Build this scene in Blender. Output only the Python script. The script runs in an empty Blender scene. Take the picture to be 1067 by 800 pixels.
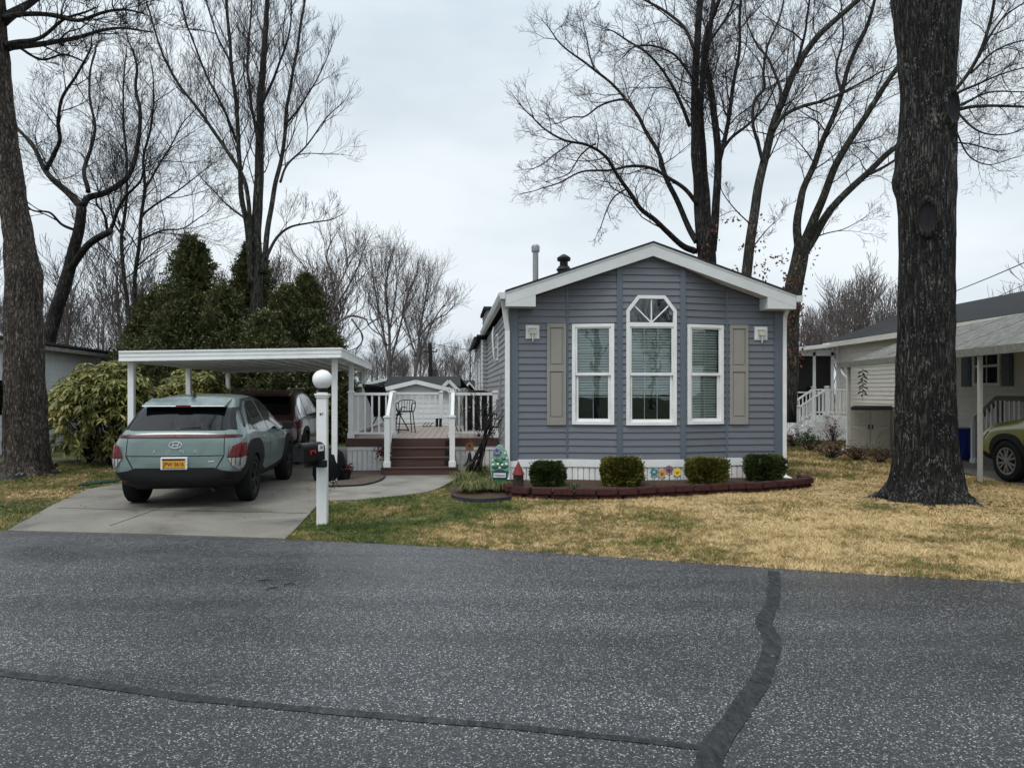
import bpy, bmesh, math, random
import numpy as np
from mathutils import Vector, Matrix, noise
from mathutils.bvhtree import BVHTree
C = bpy.context.scene.collection
SC = bpy.context.scene
R = math.radians
rnd = random.Random(7)

# ------------------------------------------------------------------ camera
CAMH = 1.65
FPX = 770.0
cd = bpy.data.cameras.new('camera'); cam = bpy.data.objects.new('camera', cd); C.objects.link(cam)
cam.location = (0, 0, CAMH); cam.rotation_euler = (R(90), 0, 0)
cd.sensor_width = 36; cd.lens = 36*FPX/1067; cd.shift_y = 8/1067
cd.clip_start = .05; cd.clip_end = 2000
SC.camera = cam

# ------------------------------------------------------------------ world, sun, exposure
SUN_EL, SUN_AZ = 58, 215          # azimuth measured clockwise from +Y
w = bpy.data.worlds.new('World'); SC.world = w; w.use_nodes = True
nt = w.node_tree; N = nt.nodes; Lk = nt.links
for n in list(N): N.remove(n)
out = N.new('ShaderNodeOutputWorld'); bg = N.new('ShaderNodeBackground'); bg.inputs['Strength'].default_value = .1
sky = N.new('ShaderNodeTexSky'); sky.sky_type = 'NISHITA'; sky.sun_disc = False
sky.sun_elevation = R(SUN_EL); sky.sun_rotation = R(SUN_AZ); sky.air_density = 1.4; sky.dust_density = 3
hs = N.new('ShaderNodeHueSaturation'); hs.inputs['Saturation'].default_value = .35; hs.inputs['Value'].default_value = 1.0
tc = N.new('ShaderNodeTexCoord'); mp = N.new('ShaderNodeMapping'); mp.inputs['Scale'].default_value = (1.1, 1.1, 3.2)
nz = N.new('ShaderNodeTexNoise'); nz.inputs['Scale'].default_value = 1.6; nz.inputs['Detail'].default_value = 5; nz.inputs['Roughness'].default_value = .5
rp = N.new('ShaderNodeValToRGB')
rp.color_ramp.elements[0].position = .34; rp.color_ramp.elements[0].color = (.45, .525, .59, 1)
rp.color_ramp.elements[1].position = .66; rp.color_ramp.elements[1].color = (.71, .77, .81, 1)
sx = N.new('ShaderNodeSeparateXYZ')
mr = N.new('ShaderNodeMapRange'); mr.inputs['From Min'].default_value = .35; mr.inputs['From Max'].default_value = 1.0
mr.inputs['To Min'].default_value = 9.9; mr.inputs['To Max'].default_value = 18.0
vm = N.new('ShaderNodeVectorMath'); vm.operation = 'SCALE'
mx = N.new('ShaderNodeMix'); mx.data_type = 'RGBA'; mx.inputs['Factor'].default_value = .88
Lk.new(tc.outputs['Generated'], mp.inputs[0]); Lk.new(mp.outputs[0], nz.inputs['Vector']); Lk.new(nz.outputs['Fac'], rp.inputs[0])
Lk.new(tc.outputs['Generated'], sx.inputs[0]); Lk.new(sx.outputs['Z'], mr.inputs['Value'])
Lk.new(rp.outputs[0], vm.inputs[0]); Lk.new(mr.outputs[0], vm.inputs['Scale'])
Lk.new(sky.outputs[0], hs.inputs['Color']); Lk.new(hs.outputs[0], mx.inputs['A']); Lk.new(vm.outputs[0], mx.inputs['B'])
Lk.new(mx.outputs['Result'], bg.inputs['Color']); Lk.new(bg.outputs[0], out.inputs['Surface'])
sd = bpy.data.lights.new('sun', 'SUN'); sd.energy = 1.2; sd.angle = R(25); sd.color = (1, .97, .93)
sun = bpy.data.objects.new('sun', sd); C.objects.link(sun)
a, e = R(SUN_AZ), R(SUN_EL)
sv = Vector((math.sin(a)*math.cos(e), math.cos(a)*math.cos(e), math.sin(e)))
sun.rotation_euler = (-sv).to_track_quat('-Z', 'Y').to_euler()
SC.view_settings.view_transform = 'Standard'; SC.view_settings.look = 'None'
SC.view_settings.exposure = 0.41; SC.view_settings.gamma = 1.0

# ------------------------------------------------------------------ measuring helpers
def P(px, py, Y): return Vector(((px-533.5)/FPX*Y, Y, CAMH-(py-408)/FPX*Y))
def G(px, py):
    Y = CAMH*FPX/(py-408); return Vector(((px-533.5)/FPX*Y, Y, 0))

# ------------------------------------------------------------------ materials
def nodes(name):
    m = bpy.data.materials.new(name); m.use_nodes = True
    t = m.node_tree; return m, t, t.nodes['Principled BSDF']
def lin(c): return tuple(((x/255)/12.92 if x/255 <= .04045 else ((x/255+.055)/1.055)**2.4) for x in c)
def M(name, col, rough=.6, metal=0, var=.12, scale=6, bump=0, bscale=60, coat=0, spec=None, stretch=(1, 1, 1), dirt=0):
    """principled material with cloudy tone variation, a roughness variation and optional fine bump"""
    m, t, b = nodes(name); n = t.nodes; l = t.links
    if spec is None: spec = .5 if rough < .6 else .15
    b.inputs['Metallic'].default_value = metal; b.inputs['Specular IOR Level'].default_value = spec
    b.inputs['Coat Weight'].default_value = coat; b.inputs['Coat Roughness'].default_value = .05
    tc = n.new('ShaderNodeTexCoord'); mp = n.new('ShaderNodeMapping'); mp.inputs['Scale'].default_value = stretch
    l.new(tc.outputs['Object'], mp.inputs[0])
    nz = n.new('ShaderNodeTexNoise'); nz.inputs['Scale'].default_value = scale; nz.inputs['Detail'].default_value = 6; nz.inputs['Roughness'].default_value = .65
    l.new(mp.outputs[0], nz.inputs['Vector'])
    r = n.new('ShaderNodeValToRGB'); r.color_ramp.elements[0].position = .25; r.color_ramp.elements[1].position = .75
    lo = [max(0, c*(1-var)) for c in col]; hi = [min(1, c*(1+var)) for c in col]
    if dirt: lo = [c*(1-dirt) for c in lo]; lo[2] *= .97
    r.color_ramp.elements[0].color = (*lo, 1); r.color_ramp.elements[1].color = (*hi, 1)
    l.new(nz.outputs['Fac'], r.inputs[0]); l.new(r.outputs[0], b.inputs['Base Color'])
    mr = n.new('ShaderNodeMapRange'); mr.inputs['To Min'].default_value = max(0, rough-.08); mr.inputs['To Max'].default_value = min(1, rough+.08)
    l.new(nz.outputs['Fac'], mr.inputs['Value']); l.new(mr.outputs[0], b.inputs['Roughness'])
    if bump:
        n2 = n.new('ShaderNodeTexNoise'); n2.inputs['Scale'].default_value = bscale; n2.inputs['Detail'].default_value = 4
        l.new(mp.outputs[0], n2.inputs['Vector'])
        bp = n.new('ShaderNodeBump'); bp.inputs['Strength'].default_value = bump; bp.inputs['Distance'].default_value = .01
        l.new(n2.outputs['Fac'], bp.inputs['Height']); l.new(bp.outputs[0], b.inputs['Normal'])
    return m
def ramp(n, stops):
    r = n.new('ShaderNodeValToRGB'); cr = r.color_ramp
    while len(cr.elements) < len(stops): cr.elements.new(.5)
    for e, (p, c) in zip(cr.elements, stops): e.position = p; e.color = (*c, 1)
    return r
def bark(name, c0, c1, c2, vs=(9, 9, 1.7), bump=1.0, dist=.03, spots=0):
    """furrowed bark: ridged stretched noise broken into plates by cracks, plus fine grain, patchy tone and optional lichen"""
    m, t, b = nodes(name); n = t.nodes; l = t.links
    def math_(op, x, y=None, z=None, v1=None, v2=None):
        q = n.new('ShaderNodeMath'); q.operation = op; l.new(x, q.inputs[0])
        if y is not None: l.new(y, q.inputs[1])
        elif v1 is not None: q.inputs[1].default_value = v1
        if z is not None: l.new(z, q.inputs[2])
        elif v2 is not None: q.inputs[2].default_value = v2
        return q.outputs[0]
    tc = n.new('ShaderNodeTexCoord'); mp = n.new('ShaderNodeMapping'); mp.inputs['Scale'].default_value = vs; l.new(tc.outputs['Object'], mp.inputs[0])
    na = n.new('ShaderNodeTexNoise'); na.inputs['Scale'].default_value = 1.0; na.inputs['Detail'].default_value = 9; na.inputs['Roughness'].default_value = .62; na.inputs['Distortion'].default_value = .9; l.new(mp.outputs[0], na.inputs['Vector'])
    rid = math_('MULTIPLY_ADD', math_('ABSOLUTE', math_('ADD', na.outputs['Fac'], v1=-.5)), v1=5.0, v2=0)
    ad = n.new('ShaderNodeVectorMath'); ad.operation = 'MULTIPLY_ADD'; ad.inputs[1].default_value = (1.6, 1.6, 1.6); l.new(na.outputs['Color'], ad.inputs[0]); l.new(mp.outputs[0], ad.inputs[2])
    vo = n.new('ShaderNodeTexVoronoi'); vo.feature = 'DISTANCE_TO_EDGE'; vo.inputs['Scale'].default_value = 1.5; l.new(ad.outputs[0], vo.inputs['Vector'])
    pl = math_('MULTIPLY', vo.outputs['Distance'], v1=2.2)
    n3 = n.new('ShaderNodeTexNoise'); n3.inputs['Scale'].default_value = 26; n3.inputs['Detail'].default_value = 6; n3.inputs['Roughness'].default_value = .7; l.new(tc.outputs['Object'], n3.inputs['Vector'])
    h = math_('MULTIPLY_ADD', rid, v1=.55, z=math_('MULTIPLY_ADD', n3.outputs['Fac'], v1=.7, z=math_('MULTIPLY', pl, v1=.6)))
    h = math_('ADD', h, v1=-.42)
    nb = n.new('ShaderNodeTexNoise'); nb.inputs['Scale'].default_value = 1.1; nb.inputs['Detail'].default_value = 4; l.new(tc.outputs['Object'], nb.inputs['Vector'])
    tone = math_('MULTIPLY_ADD', nb.outputs['Fac'], v1=.5, z=math_('ADD', h, v1=-.25))
    r = ramp(n, [(.05, c0), (.38, c1), (.85, c2)]); l.new(tone, r.inputs[0]); col = r.outputs[0]
    if spots:
        v2 = n.new('ShaderNodeTexVoronoi'); v2.inputs['Scale'].default_value = 26
        mp2 = n.new('ShaderNodeMapping'); mp2.inputs['Scale'].default_value = (1.2, 1.2, .5); l.new(tc.outputs['Object'], mp2.inputs[0])
        ad2 = n.new('ShaderNodeVectorMath'); ad2.operation = 'MULTIPLY_ADD'; ad2.inputs[1].default_value = (.09, .09, .06); l.new(n3.outputs['Color'], ad2.inputs[0]); l.new(mp2.outputs[0], ad2.inputs[2]); l.new(ad2.outputs[0], v2.inputs['Vector'])
        n4 = n.new('ShaderNodeTexNoise'); n4.inputs['Scale'].default_value = 3.2; n4.inputs['Detail'].default_value = 4; l.new(tc.outputs['Object'], n4.inputs['Vector'])
        th = n.new('ShaderNodeMapRange'); th.inputs['From Min'].default_value = .45; th.inputs['From Max'].default_value = .75; th.inputs['To Min'].default_value = .10; th.inputs['To Max'].default_value = .46; l.new(n4.outputs['Fac'], th.inputs['Value'])
        ls = math_('LESS_THAN', v2.outputs['Distance'], th.outputs[0]); ml = math_('MULTIPLY', ls, v1=spots)
        mc = n.new('ShaderNodeMix'); mc.data_type = 'RGBA'; l.new(ml, mc.inputs['Factor']); l.new(col, mc.inputs['A']); mc.inputs['B'].default_value = (.26, .275, .25, 1); col = mc.outputs['Result']
    l.new(col, b.inputs['Base Color']); b.inputs['Roughness'].default_value = .8; b.inputs['Specular IOR Level'].default_value = .15
    bp = n.new('ShaderNodeBump'); bp.inputs['Strength'].default_value = bump; bp.inputs['Distance'].default_value = dist; l.new(h, bp.inputs['Height']); l.new(bp.outputs[0], b.inputs['Normal'])
    return m
def leafmat(name, cols, scale=3.0, rough=.5, trans=.25, spec=.4):
    m, t, b = nodes(name); n = t.nodes; l = t.links
    g = n.new('ShaderNodeNewGeometry'); tc = n.new('ShaderNodeTexCoord')
    nz = n.new('ShaderNodeTexNoise'); nz.inputs['Scale'].default_value = scale; nz.inputs['Detail'].default_value = 3; l.new(tc.outputs['Object'], nz.inputs['Vector'])
    ma = n.new('ShaderNodeMath'); ma.operation = 'MULTIPLY_ADD'; ma.inputs[1].default_value = .75; l.new(g.outputs['Random Per Island'], ma.inputs[0])
    mb_ = n.new('ShaderNodeMath'); mb_.operation = 'MULTIPLY_ADD'; mb_.inputs[1].default_value = .9; mb_.inputs[2].default_value = -.32
    l.new(nz.outputs['Fac'], mb_.inputs[0]); l.new(mb_.outputs[0], ma.inputs[2])
    r = ramp(n, [(i/(len(cols)-1), c) for i, c in enumerate(cols)]); l.new(ma.outputs[0], r.inputs[0])
    l.new(r.outputs[0], b.inputs['Base Color']); b.inputs['Roughness'].default_value = rough; b.inputs['Specular IOR Level'].default_value = spec
    if trans:
        tr = n.new('ShaderNodeBsdfTranslucent'); l.new(r.outputs[0], tr.inputs['Color']); ms = n.new('ShaderNodeMixShader'); ms.inputs[0].default_value = trans
        l.new(b.outputs[0], ms.inputs[1]); l.new(tr.outputs[0], ms.inputs[2]); l.new(ms.outputs[0], n['Material Output'].inputs['Surface'])
    return m
def glassmat(name, tint=(.8, .85, .85), refl=.12, rough=.0, base=None):
    """pane: clear tinted transmission plus a mirror-like reflection"""
    m, t, b = nodes(name); n = t.nodes; l = t.links
    gl = n.new('ShaderNodeBsdfGlossy'); gl.inputs['Roughness'].default_value = rough; gl.inputs['Color'].default_value = (.95, .97, 1, 1)
    tr = n.new('ShaderNodeBsdfTransparent'); tr.inputs['Color'].default_value = (*tint, 1)
    lw = n.new('ShaderNodeLayerWeight'); lw.inputs['Blend'].default_value = .25
    mr = n.new('ShaderNodeMapRange'); mr.inputs['To Min'].default_value = refl; mr.inputs['To Max'].default_value = 1; l.new(lw.outputs['Fresnel'], mr.inputs['Value'])
    nz = n.new('ShaderNodeTexNoise'); nz.inputs['Scale'].default_value = 2.5; tc = n.new('ShaderNodeTexCoord'); l.new(tc.outputs['Object'], nz.inputs['Vector'])
    bp = n.new('ShaderNodeBump'); bp.inputs['Strength'].default_value = .08; bp.inputs['Distance'].default_value = .02; l.new(nz.outputs['Fac'], bp.inputs['Height']); l.new(bp.outputs[0], gl.inputs['Normal'])
    ms = n.new('ShaderNodeMixShader'); l.new(mr.outputs[0], ms.inputs[0]); l.new(tr.outputs[0], ms.inputs[1]); l.new(gl.outputs[0], ms.inputs[2])
    l.new(ms.outputs[0], n['Material Output'].inputs['Surface'])
    return m

# ------------------------------------------------------------------ mesh builder
class MB:
    def __init__(s): s.v = []; s.f = []
    def add(s, vs, fs):
        o = len(s.v); s.v += [tuple(p) for p in vs]; s.f += [tuple(i+o for i in f) for f in fs]
    def box(s, x0, x1, y0, y1, z0, z1, M_=None):
        vs = [Vector(p) for p in ((x0,y0,z0),(x1,y0,z0),(x1,y1,z0),(x0,y1,z0),(x0,y0,z1),(x1,y0,z1),(x1,y1,z1),(x0,y1,z1))]
        if M_ is not None: vs = [M_ @ p for p in vs]
        s.add(vs, [(0,3,2,1),(4,5,6,7),(0,1,5,4),(1,2,6,5),(2,3,7,6),(3,0,4,7)]); return s
    def bar(s, a, b, w, h=None, up=(0,0,1)):
        """rectangular bar from a to b, w sideways and h along up"""
        a = Vector(a); b = Vector(b); h = h or w; d = (b-a).normalized(); u = Vector(up)
        if abs(d.dot(u)) > .99: u = Vector((0,1,0))
        sd = d.cross(u).normalized()*w/2; uu = sd.cross(d).normalized()*h/2
        vs = [a-sd-uu, a+sd-uu, a+sd+uu, a-sd+uu, b-sd-uu, b+sd-uu, b+sd+uu, b-sd+uu]
        s.add(vs, [(0,1,2,3),(7,6,5,4),(0,4,5,1),(1,5,6,2),(2,6,7,3),(3,7,4,0)]); return s
    def tube(s, pts, rad, n=8, caps=True):
        pts = [Vector(p) for p in pts]; k = len(pts)
        if not hasattr(rad, '__len__'): rad = [rad]*k
        o = len(s.v); ref = None
        for i, p in enumerate(pts):
            d = (pts[min(i+1, k-1)]-pts[max(i-1, 0)])
            if d.length < 1e-9: d = Vector((0,0,1))
            d.normalize()
            if ref is None:
                ref = Vector((1,0,0)) if abs(d.x) < .8 else Vector((0,1,0))
            x = (ref - d*ref.dot(d)).normalized(); y = d.cross(x); ref = x
            for j in range(n):
                a = 2*math.pi*j/n; q = p+(x*math.cos(a)+y*math.sin(a))*rad[i]; s.v.append((q.x, q.y, q.z))
        for i in range(k-1):
            for j in range(n):
                a0 = o+i*n+j; a1 = o+i*n+(j+1) % n; s.f.append((a0, a1, a1+n, a0+n))
        if caps: s.f.append(tuple(o+j for j in reversed(range(n)))); s.f.append(tuple(o+(k-1)*n+j for j in range(n)))
        return s
    def lathe(s, prof, n=24, M_=None):
        """prof of (r, z) spun round z"""
        o = len(s.v)
        for r, z in prof:
            for j in range(n):
                a = 2*math.pi*j/n; q = Vector((r*math.cos(a), r*math.sin(a), z))
                if M_ is not None: q = M_ @ q
                s.v.append(tuple(q))
        for i in range(len(prof)-1):
            for j in range(n):
                a0 = o+i*n+j; a1 = o+i*n+(j+1) % n; s.f.append((a0, a1, a1+n, a0+n))
        s.f.append(tuple(o+j for j in reversed(range(n)))); s.f.append(tuple(o+(len(prof)-1)*n+j for j in range(n)))
        return s
    def prism(s, poly, fn0, fn1):
        """poly of 2-d points lifted by fn0 and fn1 into two caps"""
        k = len(poly); s.add([fn0(*p) for p in poly]+[fn1(*p) for p in poly],
            [tuple(range(k)), tuple(reversed(range(k, 2*k)))]+[(i, i+k, (i+1) % k+k, (i+1) % k) for i in range(k)]); return s
    def ball(s, c, r, nu=12, nv=8, sc=(1,1,1)):
        prof = [(max(1e-4, math.sin(math.pi*i/nv))*r, -math.cos(math.pi*i/nv)*r) for i in range(nv+1)]
        s.lathe(prof, nu, Matrix.Translation(Vector(c)) @ Matrix.Diagonal((*sc, 1))); return s
    def build(s, name, mat, parent=None, smooth=False, bevel=0, fix=True):
        me = bpy.data.meshes.new(name); me.from_pydata(s.v, [], s.f); me.update()
        if fix:
            bm = bmesh.new(); bm.from_mesh(me); bmesh.ops.recalc_face_normals(bm, faces=bm.faces); bm.to_mesh(me); bm.free()
        if mat: me.materials.append(mat)
        if smooth: me.polygons.foreach_set('use_smooth', [True]*len(me.polygons))
        o = bpy.data.objects.new(name, me); C.objects.link(o)
        if parent: o.parent = parent
        if bevel:
            b = o.modifiers.new('bevel', 'BEVEL'); b.width = bevel; b.segments = 2; b.limit_method = 'ANGLE'; b.angle_limit = R(40)
        return o
def npmesh(name, V, F, mat, parent=None, smooth=False):
    """V (n,3) F (m,k) arrays"""
    me = bpy.data.meshes.new(name); V = np.asarray(V, dtype=np.float32); F = np.asarray(F, dtype=np.int32); k = F.shape[1]
    me.vertices.add(len(V)); me.vertices.foreach_set('co', V.ravel())
    me.loops.add(F.size); me.loops.foreach_set('vertex_index', F.ravel())
    me.polygons.add(len(F)); me.polygons.foreach_set('loop_start', np.arange(0, F.size, k, dtype=np.int32))
    me.polygons.foreach_set('loop_total', np.full(len(F), k, dtype=np.int32))
    me.update(calc_edges=True); me.validate()
    if smooth: me.polygons.foreach_set('use_smooth', [True]*len(me.polygons))
    me.materials.append(mat); o = bpy.data.objects.new(name, me); C.objects.link(o)
    if parent: o.parent = parent
    return o
def tag(o, label=None, cat=None, group=None, kind=None):
    if label: o['label'] = label
    if cat: o['category'] = cat
    if group: o['group'] = group
    if kind: o['kind'] = kind
    return o
def thing(name, label, cat, loc=(0,0,0), rz=0, group=None):
    o = bpy.data.objects.new(name, None); C.objects.link(o); o.empty_display_size = .2
    o.location = loc; o.rotation_euler = (0, 0, rz); return tag(o, label, cat, group)
def copy_tree(o, parent=None):
    c = o.copy(); C.objects.link(c); c.parent = parent
    for ch in list(o.children): copy_tree(ch, c)
    return c
def text_mesh(txt, size, extrude=.002):
    cu = bpy.data.curves.new('lettering', 'FONT'); cu.body = txt; cu.size = size; cu.extrude = extrude; cu.align_x = 'CENTER'; cu.align_y = 'CENTER'
    o = bpy.data.objects.new('lettering', cu); C.objects.link(o)
    bpy.context.view_layer.update(); dg = bpy.context.evaluated_depsgraph_get()
    me = bpy.data.meshes.new_from_object(o.evaluated_get(dg)); bpy.data.objects.remove(o); return me
def text_obj(name, txt, size, mat, parent, loc, rot=(R(90), 0, 0), sx=1):
    me = text_mesh(txt, size); me.materials.clear(); me.materials.append(mat)
    o = bpy.data.objects.new(name, me); C.objects.link(o); o.parent = parent; o.location = loc; o.rotation_euler = rot; o.scale = (sx, 1, 1); return o
def clip(poly, a, b, c):
    """keep a*x+b*y<=c"""
    o = []
    for i in range(len(poly)):
        p, q = poly[i], poly[(i+1) % len(poly)]; dp = a*p[0]+b*p[1]-c; dq = a*q[0]+b*q[1]-c
        if dp <= 0: o.append(p)
        if (dp < 0 < dq) or (dq < 0 < dp):
            t = dp/(dp-dq); o.append((p[0]+(q[0]-p[0])*t, p[1]+(q[1]-p[1])*t))
    return o
# ------------------------------------------------------------------ materials in use
def asphalt():
    m, t, b = nodes('wet_asphalt'); n = t.nodes; l = t.links
    g = n.new('ShaderNodeNewGeometry')
    v = n.new('ShaderNodeTexVoronoi'); v.inputs['Scale'].default_value = 135; v.inputs['Randomness'].default_value = 1; l.new(g.outputs['Position'], v.inputs['Vector'])
    v2 = n.new('ShaderNodeTexVoronoi'); v2.inputs['Scale'].default_value = 74; l.new(g.outputs['Position'], v2.inputs['Vector'])
    sp = n.new('ShaderNodeSeparateColor'); l.new(v.outputs['Color'], sp.inputs[0])
    r = ramp(n, [(0, (.014, .015, .017)), (.5, (.032, .033, .036)), (.8, (.060, .061, .064)), (.93, (.14, .14, .143)), (1, (.40, .40, .39))]); l.new(sp.outputs[0], r.inputs[0])
    sp2 = n.new('ShaderNodeSeparateColor'); l.new(v2.outputs['Color'], sp2.inputs[0])
    r2 = ramp(n, [(.88, (0, 0, 0)), (.90, (1, 1, 1))]); l.new(sp2.outputs[1], r2.inputs[0])
    ds = n.new('ShaderNodeMath'); ds.operation = 'LESS_THAN'; ds.inputs[1].default_value = .30; l.new(v2.outputs['Distance'], ds.inputs[0])
    mm = n.new('ShaderNodeMath'); mm.operation = 'MULTIPLY'; l.new(r2.outputs[0], mm.inputs[0]); l.new(ds.outputs[0], mm.inputs[1])
    mc = n.new('ShaderNodeMix'); mc.data_type = 'RGBA'; l.new(mm.outputs[0], mc.inputs['Factor']); l.new(r.outputs[0], mc.inputs['A']); mc.inputs['B'].default_value = (.46, .46, .45, 1)
    big = n.new('ShaderNodeTexNoise'); big.inputs['Scale'].default_value = .45; big.inputs['Detail'].default_value = 5; big.inputs['Roughness'].default_value = .55
    mp = n.new('ShaderNodeMapping'); mp.inputs['Scale'].default_value = (.7, 1.2, 1); mp.inputs['Location'].default_value = (3.1, .4, 0); l.new(g.outputs['Position'], mp.inputs[0]); l.new(mp.outputs[0], big.inputs['Vector'])
    tone = ramp(n, [(.3, (.60, .60, .61)), (.5, (1.0, 1.0, 1.0)), (.75, (1.3, 1.3, 1.3))]); l.new(big.outputs['Fac'], tone.inputs[0])
    mu = n.new('ShaderNodeMix'); mu.data_type = 'RGBA'; mu.blend_type = 'MULTIPLY'; mu.inputs['Factor'].default_value = 1; l.new(mc.outputs['Result'], mu.inputs['A']); l.new(tone.outputs[0], mu.inputs['B'])
    tk = n.new('ShaderNodeTexNoise'); tk.inputs['Scale'].default_value = 1.0; tk.inputs['Detail'].default_value = 4; tm = n.new('ShaderNodeMapping'); tm.inputs['Rotation'].default_value = (0, 0, R(14)); tm.inputs['Scale'].default_value = (.10, 1.5, 1); l.new(g.outputs['Position'], tm.inputs[0]); l.new(tm.outputs[0], tk.inputs['Vector'])
    tr_ = ramp(n, [(.35, (.70, .70, .71)), (.6, (1.12, 1.12, 1.12))]); l.new(tk.outputs['Fac'], tr_.inputs[0])
    mu2 = n.new('ShaderNodeMix'); mu2.data_type = 'RGBA'; mu2.blend_type = 'MULTIPLY'; mu2.inputs['Factor'].default_value = 1; l.new(mu.outputs['Result'], mu2.inputs['A']); l.new(tr_.outputs[0], mu2.inputs['B'])
    l.new(mu2.outputs['Result'], b.inputs['Base Color'])
    rr = n.new('ShaderNodeMapRange'); rr.inputs['From Min'].default_value = .3; rr.inputs['From Max'].default_value = .7; rr.inputs['To Min'].default_value = .16; rr.inputs['To Max'].default_value = .52
    l.new(big.outputs['Fac'], rr.inputs['Value']); l.new(rr.outputs[0], b.inputs['Roughness']); b.inputs['Specular IOR Level'].default_value = .42
    bp = n.new('ShaderNodeBump'); bp.inputs['Strength'].default_value = .55; bp.inputs['Distance'].default_value = .004; l.new(v.outputs['Distance'], bp.inputs['Height']); l.new(bp.outputs[0], b.inputs['Normal'])
    return m
def concrete(name, c, s=1.0):
    m, t, b = nodes(name); n = t.nodes; l = t.links; g = n.new('ShaderNodeNewGeometry')
    a = n.new('ShaderNodeTexNoise'); a.inputs['Scale'].default_value = .9*s; a.inputs['Detail'].default_value = 7; a.inputs['Roughness'].default_value = .62; l.new(g.outputs['Position'], a.inputs['Vector'])
    f = n.new('ShaderNodeTexNoise'); f.inputs['Scale'].default_value = 90; f.inputs['Detail'].default_value = 3; l.new(g.outputs['Position'], f.inputs['Vector'])
    a.inputs['Distortion'].default_value = .5
    r = ramp(n, [(.3, tuple(x*.42 for x in c)), (.44, tuple(x*.80 for x in c)), (.56, tuple(x*.98 for x in c)), (.72, tuple(x*1.15 for x in c))]); l.new(a.outputs['Fac'], r.inputs[0])
    r2 = ramp(n, [(.3, (.72, .72, .72)), (.65, (1.1, 1.1, 1.1))]); l.new(f.outputs['Fac'], r2.inputs[0])
    mu = n.new('ShaderNodeMix'); mu.data_type = 'RGBA'; mu.blend_type = 'MULTIPLY'; mu.inputs['Factor'].default_value = 1; l.new(r.outputs[0], mu.inputs['A']); l.new(r2.outputs[0], mu.inputs['B'])
    l.new(mu.outputs['Result'], b.inputs['Base Color'])
    rr = n.new('ShaderNodeMapRange'); rr.inputs['To Min'].default_value = .35; rr.inputs['To Max'].default_value = .9; l.new(a.outputs['Fac'], rr.inputs['Value']); l.new(rr.outputs[0], b.inputs['Roughness'])
    bp = n.new('ShaderNodeBump'); bp.inputs['Strength'].default_value = .3; bp.inputs['Distance'].default_value = .004; l.new(f.outputs['Fac'], bp.inputs['Height']); l.new(bp.outputs[0], b.inputs['Normal'])
    return m
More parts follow.
